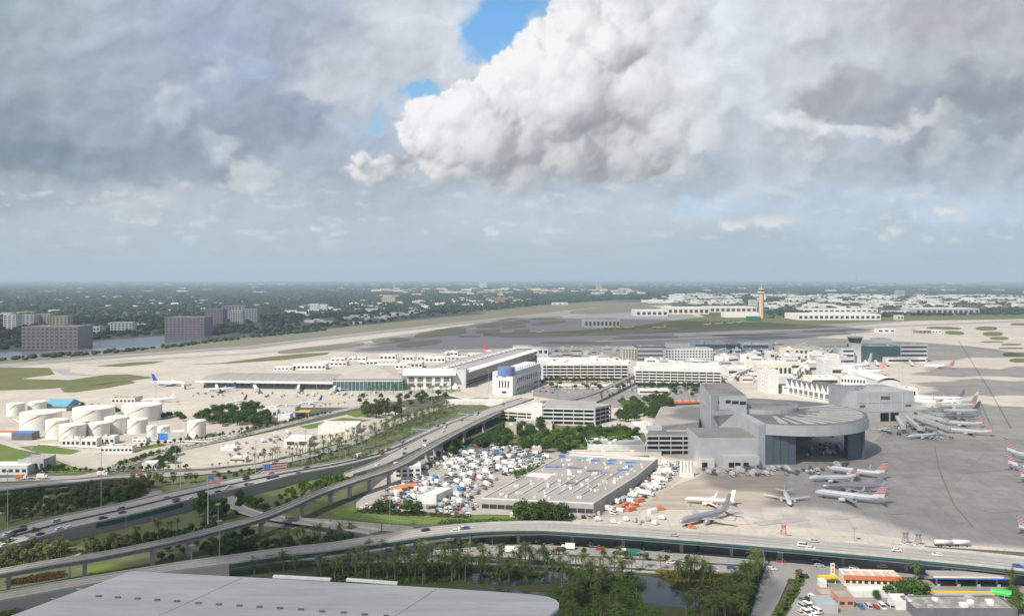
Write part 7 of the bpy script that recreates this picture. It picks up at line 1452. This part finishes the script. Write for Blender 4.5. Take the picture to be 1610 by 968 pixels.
traffic(ART1, [(880, 866, 'black', 0, 'black car under the flyover'), (1186, 869, 'white', 0, 'white van in flyover shade'), (1280, 876, 'black', 0, 'black car in flyover shade'), (1478, 884, 'white', 0, 'white car beside the flyover pier'), (970, 871, 'black', 0, 'black car before the green truck'), (1430, 891, 'silver', 0, 'silver car behind the palm'), (1316, 893, 'black', 0, 'black car beside the price sign'), (1342, 893, 'white', 0, 'white car right of the price sign'), (1288, 890, 'silver', 0, 'silver car left of the price sign'), (1228, 883, 'red', 0, 'red car at the junction'), (1605, 900, 'red', 0, 'red car at the right edge')], 'on the arterial road')
traffic(ART2, [(655, 865, 'white', 0, 'white car at the bend'), (690, 865, 'white', 0, 'white van at the bend'), (736, 866, 'silver', 0, 'silver car at the bend'), (1055, 885, 'white', 0, 'white car among the street trees'), (1078, 886, 'silver', 0, 'silver car beside the street trees'), (1150, 893, 'blue', 0, 'blue car by the tall palms'), (1212, 893, 'white', 0, 'white car at the crossing'), (1265, 909, 'black', 0, 'black car leaving the crossing')], 'on the near carriageway')
for res, n, nm, sc in ((EXPR, 22, 'expressway', .6), (DECK, 6, 'terminal ramp', .5), (UP, 12, 'airport drive', .6), (VIA, 6, 'curved flyover', .5), (ART1, 10, 'arterial road', .5)):
    root, C, N, ps = res
    for k in range(n):
        i = rc.randrange(4, len(C) - 2)
        if C[i].y < 300: continue
        sd_ = rc.choice((-.68, -.4, .4, .68)) if res is EXPR else rc.choice((-.55, 0, .5)); p = C[i].lerp(C[i + 1], rc.random()) + N[i] * sd_ * ps[i][3] / 2; a = math.atan2(-N[i].x, N[i].y); c = rc.choice(('white', 'silver', 'black', 'grey', 'white', 'blue', 'red'))
        car(p.x, p.y, a + (math.pi if sd_ > 0 else 0), c, '%s car driving in the traffic of the %s' % (c, nm), '%s cars on the %s' % (c, nm), p.z + .02, wheels=False)
g, a = on_road(990, 872, ART1); t = thing('mixer_truck', 'green bodied truck with white cab on the arterial road', 'truck', (g.x, g.y, .32), a + math.pi)
MB().box(-5.2, 1.6, -1.25, 1.25, .9, 3.0).build('tipper_body', m_dgreen, t); MB().prism([(1.8, -1.2), (4.2, -1.2), (4.2, 1.2), (1.8, 1.2)], .5, 3.0).build('cab', m_white, t); link('wheels', BTW, t); link('windscreen', BTG, t, (.3, 0, .3))
for k in range(6): MB().box(-5.0 + k * 1.15, -4.85 + k * 1.15, -1.33, 1.33, .95, 3.05).build('body_rib', m_dgreen, t)
g, a = on_road(806, 866, ART2); box_truck(g.x, g.y, a, 'white box truck on the near carriageway before the palms', None, .36, 0)
g, a = on_road(893, 863, ART1); box_truck(g.x, g.y, a + math.pi, 'white cab truck with grey box under the flyover', None, .32, 1)
g, a = on_road(1524, 901, ART1); car(g.x, g.y, a, 'white', 'large white van on the arterial road before the blue canopy', None, .32, True)
g, a = on_road(165, 745, UP); box_truck(g.x, g.y, a, 'long white coach on the drive beside the tank farm lawn', None, .6, 4)
g, a = on_road(62, 756, UP); box_truck(g.x, g.y, a, 'white box truck on the teal ramp road', None, 1.5, 0)
g, a = on_road(20, 762, UP); box_truck(g.x, g.y, a, 'orange box truck at the left edge on the teal ramp road', None, 1.5, 3)
g, a = on_road(557, 717, EXPR); box_truck(g.x, g.y, a, 'blue cab truck between the palm rows on the expressway', None, 5.1, 2)
for k, x in enumerate((1483, 1510)):
    g = G(x, 858); t = thing('tank_trailer', 'white tank trailer on the apron edge, %s of two' % ('left', 'right')[k], 'trailer', g, -.05)
    MB().tube((-4.6, 0, 2.2), (4.6, 0, 2.2), 1.2, n=16).build('tank', m_white, t, True); link('wheels', BTW, t); MB().box(-4.4, 4.4, -.6, .6, .8, 1.1).build('frame', m_dgrey, t)
# orange and grey ground gear by the flyover
EQ = [(965, 822), (975, 826), (984, 818), (998, 820), (1008, 824), (1018, 818), (1030, 824), (1041, 816), (1014, 830), (1030, 833), (940, 818), (955, 828)]
for i, (px, py) in enumerate(EQ):
    g = G(px, py); t = thing('ground_power_unit', 'pale wheeled ground unit in the cluster beside the flyover', 'equipment', g, rc.uniform(0, 3), 'pale ground units beside the flyover')
    MB().prism([(-1.8, -1), (1.8, -1), (1.8, 1), (-1.8, 1)], .5, 2.0).prism([(-1.2, -.8), (.6, -.8), (.6, .8), (-1.2, .8)], 2.0, 2.6).build('housing', rc.choice((m_white, m_palegrey, m_grey)), t); link('wheels', CTW, t, (0, 0, .05)); MB().tube((1.8, 0, .5), (3.1, 0, .4), .08, n=5).build('tow_bar', m_dgrey, t)
for i, (px, py, l) in enumerate([(985, 796, 'orange container at the left of the orange row'), (976, 801, 'orange container at the front of the orange row'), (997, 797, 'orange container in the middle of the orange row'), (1006, 789, 'orange container at the rear of the orange row'), (1026, 806, 'white container beside the orange tug'), (992, 803, 'orange container nearest the pale ground units')]):
    g = G(px, py); o = link('cargo_container', CN[3 if 'white' not in l else 0], None, g, .6); tag(o, l, 'container')
def tug(px, py, l, m_=m_orange, s=1.4):
    t = thing('tow_tug', l, 'tug', G(px, py), .2); MB().prism([(-1.8, -.9), (1.8, -.9), (1.8, .9), (-1.8, .9)], .3, 1.1).build('chassis', m_, t); MB().prism([(-1.6, -.8), (-.3, -.8), (-.3, .8), (-1.6, .8)], 1.1, 1.9).build('cab', m_, t); link('wheels', CTW, t); t.scale = (s,) * 3; return t
tug(1039, 801, 'orange tow tug beside the white container'); tug(1088, 831, 'orange tow tug under the nose of the polished airliner', s=1.2); tug(1334, 739, 'red tow tug among the carts before the hangar', m_red, 1.2)
for i, (px, py, l) in enumerate([(630, 771, 'orange awning in the crowded lot, left one'), (642, 768, 'orange awning in the crowded lot, right one'), (622, 777, 'pinkish awning at the front of the crowded lot')]):
    g = G(px, py); t = thing('awning', l, 'awning', g, .5); MB().add([(-4, -3, 2.4), (4, -3, 2.4), (4, 3, 2.4), (-4, 3, 2.4), (-4, 0, 3.6), (4, 0, 3.6)], [(0, 1, 5, 4), (2, 3, 4, 5), (0, 4, 3), (1, 2, 5)]).build('cover', m_orange if i < 2 else mat('pink_cloth', (.62, .38, .34), .8), t)
    for a in (-3.7, 3.7):
        for b in (-2.7, 2.7): MB().tube((a, b, 0), (a, b, 2.4), .08, n=5).build('post', m_white, t)
# orange access stairs and booms on the apron edge
for px, py, l, hgt_ in ((1232, 846, 'orange lattice access stand on the apron edge', 7), (1424, 856, 'dark crane like lift on the apron edge, left one', 6), (1444, 858, 'dark crane like lift on the apron edge, right one', 6)):
    t = thing('access_stand', l, 'equipment', G(px, py)); m = MB(); mm = m_orange if 'orange' in l else m_dgrey
    for a in (-1.6, 1.6):
        for b in (-1, 1): m.tube((a, b, 0), (a * .5, b * .5, hgt_), .14, n=5)
    for k in range(5):
        z = hgt_ * k / 5; q = 1.6 * (1 - .5 * k / 5); q2 = 1.6 * (1 - .5 * (k + 1) / 5)
        m.tube((-q, -1, z), (q2, -.8, z + hgt_ / 5), .09, n=4); m.tube((q, 1, z), (-q2, .8, z + hgt_ / 5), .09, n=4)
    m.build('frame', mm, t); MB().box(-1.4, 1.4, -1, 1, hgt_, hgt_ + .25).build('platform', mm, t); MB().box(-2.6, 2.6, -1.3, 1.3, .1, .8).build('base', m_white if 'dark' in l else mm, t)
    MB().tube((1, 0, hgt_), (-6 if 'orange' in l else 2.5, 0, 1 if 'orange' in l else hgt_ + 3), .18, n=5).build('boom', m_tan if 'orange' in l else mm, t)
# jet bridges
def bridge(x0, y0, x1, y1, l):
    a, b = G(x0, y0), G(x1, y1); d = b - a; t = thing('jet_bridge', l, 'jet bridge', a, math.atan2(d.y, d.x), 'white jet bridges at the gates'); L_ = d.length
    MB().box(0, L_, -1.5, 1.5, 3.6, 6.4).build('tunnel', m_white, t); MB().box(L_ - 3, L_ + 1, -2, 2, 3.2, 6.8).build('head', m_palegrey, t); MB().box(L_ * .7, L_ * .7 + .8, -1.2, 1.2, 0, 3.6).build('support', m_dgrey, t)
for q in ((1437, 652, 1484, 660), (1437, 657, 1488, 669), (1437, 647, 1480, 652), (1437, 641, 1478, 644), (1440, 636, 1470, 638), (1437, 662, 1490, 681), (1425, 664, 1446, 682), (1410, 663, 1420, 680), (1440, 630, 1466, 632)): bridge(*q, 'white jet bridge reaching from the terminal end block to the airliners')
for i, (x, y) in enumerate(((1100, 552), (1116, 553), (1136, 553), (1152, 553), (1174, 553), (1196, 553), (1360, 572), (1376, 572), (1392, 572), (1430, 572), (600, 576), (640, 578), (700, 566), (740, 562))): bridge(x, y, x + 4, y + 4.5, 'white jet bridge at the distant piers beyond the garages')
for q in ((340, 612, 342, 619), (400, 612, 404, 619), (470, 612, 468, 619), (528, 613, 524, 619), (300, 610, 288, 612)): bridge(*q, 'white jet bridge on the apron side of the long concourse')
if SURPLUS:
    q = MB(); cols = list(CARCOL.values()); keys = list(CARCOL)
    for x, y, r_, z in SURPLUS:
        k = rc.randrange(len(cols)); c_, s_ = math.cos(r_), math.sin(r_)
        for me, mi_ in ((CARS[keys[k]][0], k), (CARS[keys[k]][1], len(cols))): q.add([(v.co.x * c_ - v.co.y * s_ + x, v.co.x * s_ + v.co.y * c_ + y, v.co.z + z) for v in me.vertices], [tuple(p.vertices) for p in me.polygons], mi_)
    o = q.build('parked_car_mass', cols + [m_glass]); tag(o, 'further small parked cars filling the crowded lots between the single cars', 'cars', kind='stuff')
# ================================================================== poles, flag, signs, fences
def mast(px, yt, yb, label, lamps=6, group=None, r=.28, m_=None, zb_=0.0):
    g = G(px, yb, zb_); h = ztop(yt, g.y) - zb_; t = thing('light_mast' if lamps > 2 else 'street_lamp', label, 'light mast' if lamps > 2 else 'street lamp', g, 0, group)
    MB().tube((0, 0, 0), (0, 0, h), r, r * .45, 8).build('pole', m_ or m_metal, t)
    if lamps > 2:
        m = MB().tube((0, 0, h - .4), (0, 0, h - .1), .9, .9, 10); 
        for k in range(lamps): a = 6.283 * k / lamps; m.box(1.1 * math.cos(a) - .3, 1.1 * math.cos(a) + .3, 1.1 * math.sin(a) - .3, 1.1 * math.sin(a) + .3, h - .6, h - .25)
        m.build('lamp_head', m_metal, t)
    elif lamps:
        m = MB(); 
        for s in ((-1, 1) if lamps == 2 else (1,)): m.tube((0, 0, h - .2), (s * 2.2, 0, h + .25), .07, n=5); m.box(s * 2.2 - .45, s * 2.2 + .45, -.18, .18, h + .15, h + .32)
        m.build('lamp_arm', m_metal, t)
    return t, h
for px, yt, yb, l in ((159, 698, 796, 'tall light mast above the cabbage palm clump'), (12, 739, 831, 'tall light mast at the left edge behind the expressway'), (276, 699, 759, 'tall light mast left of the flag, higher one'), (284, 712, 771, 'tall light mast left of the flag, lower one'), (50, 703, 744, 'light mast beside the grey depot'), (402, 692, 749, 'light mast left of the striped billboard'), (613, 780, 833, 'light mast between lawn and flyover'),
      (633, 558, 637, 'light mast before the teal glass terminal'), (768, 581, 619, 'light mast left of the blue drum office'), (775, 583, 622, 'light mast touching the blue drum office'), (847, 583, 622, 'light mast at the right end of the white office wing'), (863, 592, 618, 'light mast before the left white garage'), (679, 596, 640, 'slim light mast before the arched hall'), (574, 597, 630, 'light mast before the long concourse glass head'), (1079, 600, 634, 'light mast before the right white garage'),
      (1343, 828, 851, 'light mast on the sunlit apron edge'), (301, 856, 886, 'short mast beside the track before the grey roof'), (110, 875, 910, 'mast beside the flower bed at lower left'), (343, 791, 833, 'mast right of the flagpole'), (345, 817, 879, 'mast beside the red shrub bed'), (628, 817, 852, 'thick pale mast at the flyover bend'), (1433, 502, 536, 'lattice light mast beyond the terminal'), (498, 596, 617, 'light mast before the white eaves of the concourse'), (397, 601, 621, 'light mast between two parked airliners'), (1413, 580, 612, 'light mast behind the curved roofed hall'), (1419, 577, 608, 'second light mast behind the curved roofed hall'), (245, 600, 640, 'light mast behind the widest tank'), (436, 690, 742, 'light mast right of the billboard lamp'), (480, 676, 728, 'light mast on the airport drive')):
    mast(px, yt, yb, l)
for i, (px, yt, yb) in enumerate([(198, 790, 847), (668, 811, 833), (568, 826, 842), (774, 832, 860), (1102, 848, 872), (1202, 857, 884), (1319, 866, 882), (1574, 865, 886), (1425, 870, 893), (1535, 872, 892), (1509, 896, 912), (1230, 868, 890), (1000, 868, 893), (935, 858, 886), (1036, 866, 884), (862, 855, 884), (700, 846, 870), (1295, 893, 915), (1385, 880, 897)]):
    mast(px, yt, yb, 'slim grey street lamp beside the arterial road or flyover', 2 if i % 2 else 1, 'street lamps along the flyover and arterial road', .12)
for i in range(13):
    u = i / 12; px = 410 + (720 - 410) * u; c = min(range(len(EXPR[1])), key=lambda k: abs(CX + F * EXPR[1][k].x / EXPR[1][k].y - px)); p = EXPR[1][c] - EXPR[2][c] * (EXPR[3][c][3] / 2 - .3); t = thing('street_lamp', 'slim grey street lamp along the near edge of the expressway', 'street lamp', p, 0, 'street lamps along the expressway')
    MB().tube((0, 0, 0), (0, 0, 11), .12, .07, 6).build('pole', m_metal, t); MB().tube((0, 0, 10.8), (-2, .6, 11.3), .06, n=5).box(-2.5, -1.6, .4, .8, 11.2, 11.4).build('lamp_arm', m_metal, t)
for i in range(9):
    c = int((i + .5) / 9 * (len(DECK[1]) - 1)); p = DECK[1][c] + DECK[2][c] * (DECK[3][c][3] / 2 - .3)
    t = thing('street_lamp', 'short street lamp on the edge of the terminal ramp', 'street lamp', p, 0, 'street lamps along the terminal ramp'); MB().tube((0, 0, 0), (0, 0, 8), .1, .06, 6).build('pole', m_metal, t); MB().tube((0, 0, 7.9), (1.6, 0, 8.2), .06, n=5).box(1.3, 2.1, -.2, .2, 8.1, 8.3).build('lamp_arm', m_metal, t)
# flagpole and flag
t, hF = mast(327, 747, 833, 'white flagpole flying a United States flag above the expressway', 0, None, .30, m_white)
fw, fh = 6.6, 4.0
def flag_mesh(w, h, nx=14, nz=13, wave=.35, droop=.5):
    m = MB()
    for j in range(nz):
        for i in range(nx):
            def P(a, b): x = a * w / nx; return (x, wave * math.sin(x * 1.6 + b * .12), b * h / nz - droop * (x / w) ** 1.5)
            stripe = 0 if j % 2 == 0 else 1
            blue = i < nx * .4 and j >= nz - 7
            m.add([P(i, j), P(i + 1, j), P(i + 1, j + 1), P(i, j + 1)], [(0, 1, 2, 3)], 2 if blue else stripe)
    for r_ in range(5):
        for c_ in range(6 if r_ % 2 == 0 else 5):
            x = w * .4 * (c_ + .5 + (.5 if r_ % 2 else 0)) / 6; z = h * (6.6 + 6.2 * (r_ + .4) / 5) / 13 - droop * (x / w) ** 1.5; yy = wave * math.sin(x * 1.6 + .12 * (z / h * 13)); s = w * .011
            for e in (-.03, .03): m.add([(x + (s if k % 2 == 0 else s * .42) * math.sin(k * math.pi / 5), yy + e, z + (s if k % 2 == 0 else s * .42) * math.cos(k * math.pi / 5)) for k in range(10)], [tuple(range(10))], 1)
    return m
flag_mesh(fw, fh).build('flag', [m_red, m_white, m_blue], t, loc=(.2, 0, hF - fh - .3))
# striped billboard beside the expressway
g = G(413, 752); g2 = G(455, 743); t = thing('flag_billboard', 'large slanting panel painted with a stars and stripes flag beside the expressway', 'billboard', (g.x, g.y, 0), math.atan2((g2 - g).y, (g2 - g).x) - .35)
m = MB(); Wb = 17; hb_ = 6.2
for j in range(7): m.box(0, Wb, -.15, .15, 3.5 + hb_ * j / 7, 3.5 + hb_ * (j + 1) / 7, j % 2)
m.build('panel', [m_red, m_white], t); MB().box(.6, Wb * .34, -.22, -.151, 3.5 + hb_ * .45, 3.5 + hb_).build('blue_field', m_blue, t)
m = MB()
for a in range(4):
    for b in range(3):
        x, z = 1.3 + a * 1.35, 3.5 + hb_ * .53 + b * 1.0
        m.add([(x + (.32 if k % 2 == 0 else .13) * math.sin(k * math.pi / 5), -.235, z + (.32 if k % 2 == 0 else .13) * math.cos(k * math.pi / 5)) for k in range(10)], [tuple(range(10))])
m.build('stars', m_white, t)
MB().box(-.2, Wb + .2, -.5, .5, 2.9, 3.49).build('frame', m_dgrey, t)
for x in (2, Wb / 2, Wb - 2): MB().tube((x, 0, -.1), (x, 0, 3), .3, n=8).build('post', m_metal, t)
# overhead sign gantries
def gantry(px, py, res, label, w=12, m_=m_dgreen):
    root, C, N, ps = res; i = min(range(len(C)), key=lambda i: abs(CX + F * C[i].x / C[i].y - px)); c, n = C[i], N[i]; hw = ps[i][3] / 2 + .8
    t = thing('sign_gantry', label, 'sign gantry', (c.x, c.y, c.z), math.atan2(n.y, n.x))
    for s in (-1, 1): MB().tube((s * hw, 0, -c.z), (s * hw, 0, 6.6), .22, n=8).build('post', m_metal, t)
    m = MB()
    for dz in (6.0, 6.6): m.tube((-hw, 0, dz), (hw, 0, dz), .12, n=6)
    for k in range(10): a, b = -hw + 2 * hw * k / 10, -hw + 2 * hw * (k + 1) / 10; m.tube((a, 0, 6.0 if k % 2 else 6.6), (b, 0, 6.6 if k % 2 else 6.0), .07, n=4)
    m.build('truss', m_metal, t); MB().box(-hw * .7, -hw * .1, -.25, -.14, 5.2, 7.8).build('sign_panel', m_, t); MB().box(hw * .1, hw * .7, -.25, -.14, 5.2, 7.6).build('sign_panel', m_, t)
gantry(655, 700, EXPR, 'road sign gantry spanning the expressway beside the ramp')
gantry(735, 660, DECK, 'road sign gantry near the top of the terminal ramp')
gantry(735, 862, ART1, 'white sign gantry by the arterial road under the flyover bend')
gantry(1215, 880, ART1, 'sign gantry with panels beside the junction')
gantry(250, 745, UP, 'sign gantry over the airport drive near the road triangle')
def fence(pts, label, h=2.4, m_=None, post=4.0):
    P = [G(x, y) for x, y in pts]; t = thing('fence', label, 'fence', P[0]); m = MB(); mp = MB()
    for a, b in zip(P, P[1:]):
        a, b = a - P[0], b - P[0]; n = max(1, int((b - a).length / post))
        for k in range(n): p = a.lerp(b, k / n); mp.tube((p.x, p.y, 0), (p.x, p.y, h), .06, n=4, cap=False)
        for z in (.3, h * .5, h - .05): m.tube((a.x, a.y, z), (b.x, b.y, z), .04, n=4)
    m.build('rails', m_ or m_metal, t); mp.build('posts', m_ or m_metal, t)
fence([(560, 814), (640, 822), (690, 828), (830, 823), (960, 826), (1100, 838), (1300, 850), (1610, 872)], 'thin wire fence between apron and flyover', 3)
fence([(940, 814), (1000, 762), (1060, 745)], 'wire fence between the warehouse strip and the brown apron', 3)
fence([(0, 690), (60, 712), (130, 736), (180, 738), (260, 713), (400, 682)], 'wire fence round the tank farm', 2.5)
t = thing('retaining_wall', 'concrete noise wall with posts at the foot of the lawn', 'wall', G(450, 822)); P = [G(450, 822), G(520, 826), (G(600, 833)), G(650, 838)]
for a, b in zip(P, P[1:]): MB().obox(((a + b) / 2 - P[0]).xy, (b - a).xy, (b - a).length / 2, .2, 0, 3.6).build('panel', m_wallc, t); MB().obox((a - P[0]).xy, (b - a).xy, .35, .35, 0, 4).build('post', m_dgrey, t)
# ================================================================== clouds that shade the ground, and the air
m_cloud = bpy.data.materials.new('cloud'); m_cloud.use_nodes = True; _t = m_cloud.node_tree; _t.nodes.clear()
_o = _t.nodes.new('ShaderNodeOutputMaterial'); _d = _t.nodes.new('ShaderNodeBsdfDiffuse'); _d.inputs[0].default_value = (.9, .9, .9, 1); _tl = _t.nodes.new('ShaderNodeBsdfTranslucent'); _tl.inputs[0].default_value = (.9, .9, .9, 1); _tp = _t.nodes.new('ShaderNodeBsdfTransparent')
_a = _t.nodes.new('ShaderNodeMixShader'); _a.inputs[0].default_value = .5; _t.links.new(_d.outputs[0], _a.inputs[1]); _t.links.new(_tl.outputs[0], _a.inputs[2])
_b = _t.nodes.new('ShaderNodeMixShader'); _b.inputs[0].default_value = CLOUD_OPACITY; _t.links.new(_tp.outputs[0], _b.inputs[1]); _t.links.new(_a.outputs[0], _b.inputs[2]); _t.links.new(_b.outputs[0], _o.inputs[0])
def cloud(pts, alt, label, seed=0, thick=60):
    """a slab of cloud over the outline pts (ground pixels it shades), carried up along the sun's direction to altitude alt"""
    off = SV * (alt / SV.z); P = [Vector(G2(*p)) for p in pts]; out = []
    for i in range(len(P)):
        a, b = P[i], P[(i + 1) % len(P)]; n = max(2, int((b - a).length / 14))
        nn = Vector(((b - a).y, -(b - a).x)).normalized()
        for k in range(n):
            q = a.lerp(b, k / n); d = mnoise.fractal(Vector((q.x / 60, q.y / 60, seed)), .9, 2.1, 5) * min(34, (q.y / 22)); q = q + nn * d; out.append((q.x + off.x, q.y + off.y))
    cx_ = sum(p[0] for p in out) / len(out); cy_ = sum(p[1] for p in out) / len(out); m = MB(); rings = []
    for s, z in ((.90, -.12), (1.0, .1), (.985, .35), (.9, .7), (.7, .95), (.3, 1.05)):
        rings.append([(cx_ + (x - cx_) * s, cy_ + (y - cy_) * s, off.z + z * thick + (mnoise.noise(Vector((x / 80, y / 80, z * 3))) * thick * .3)) for x, y in out])
    m.loft(rings); o = m.build('cloud', m_cloud, None, True); tag(o, label, 'cloud', kind='stuff'); return o
cloud([(-200, 782), (60, 786), (200, 786), (300, 780), (345, 800), (420, 812), (520, 836), (640, 868), (560, 900), (420, 902), (300, 872), (200, 862), (120, 850), (0, 868), (-250, 900)], 500, 'cloud above the left foreground', 1)
cloud([(190, 886), (300, 884), (420, 893), (560, 903), (700, 912), (800, 921), (880, 932), (940, 948), (1060, 955), (1190, 948), (1200, 1100), (-300, 1150), (0, 934), (120, 900)], 500, 'cloud above the big roof', 2)
cloud([(990, 712), (1060, 690), (1050, 650), (1110, 640), (1120, 628), (1250, 640), (1350, 650), (1350, 632), (1440, 660), (1500, 640), (1620, 650), (1900, 650), (2300, 880), (1620, 866), (1480, 850), (1370, 826), (1290, 812), (1180, 800), (1190, 775), (1110, 762), (1095, 742), (1040, 716)], 700, 'broad cloud above the hangar and right apron', 3, 80)
cloud([(560, 552), (620, 532), (700, 515), (800, 500), (980, 502), (1150, 506), (1330, 514), (1360, 522), (1280, 530), (1140, 534), (1200, 542), (1330, 545), (1460, 543), (1560, 548), (1600, 560), (1470, 566), (1440, 572), (1330, 570), (1220, 562), (1120, 566), (980, 568), (870, 564), (830, 552), (700, 556)], 1400, 'wide cloud above the terminals and far taxiways', 4, 120)
cloud([(1440, 604), (1620, 598), (1700, 612), (1600, 622), (1480, 622)], 900, 'small cloud above the right apron edge', 5, 30)
cloud([(1460, 582), (1620, 578), (1700, 586), (1600, 592), (1440, 590)], 900, 'narrow cloud above the far right apron', 6, 30)
cloud([(-600, 553), (0, 556), (200, 545), (380, 528), (600, 508), (760, 493), (700, 489), (400, 500), (-700, 505)], 1400, 'long cloud above the lake and hotels', 7, 120)
hz = MB().box(-62000, 62000, -700, 81000, -1.2, 262)
m_haze = bpy.data.materials.new('haze'); m_haze.use_nodes = True; _t = m_haze.node_tree; _t.nodes.clear(); _o = _t.nodes.new('ShaderNodeOutputMaterial'); _v = _t.nodes.new('ShaderNodeVolumePrincipled')
_v.inputs['Color'].default_value = HAZE_COL; _v.inputs['Density'].default_value = HAZE_D; _v.inputs['Anisotropy'].default_value = 0.0; _t.links.new(_v.outputs[0], _o.inputs['Volume'])
o = hz.build('haze', m_haze); tag(o, 'pale blue haze filling the air', 'haze', kind='stuff')
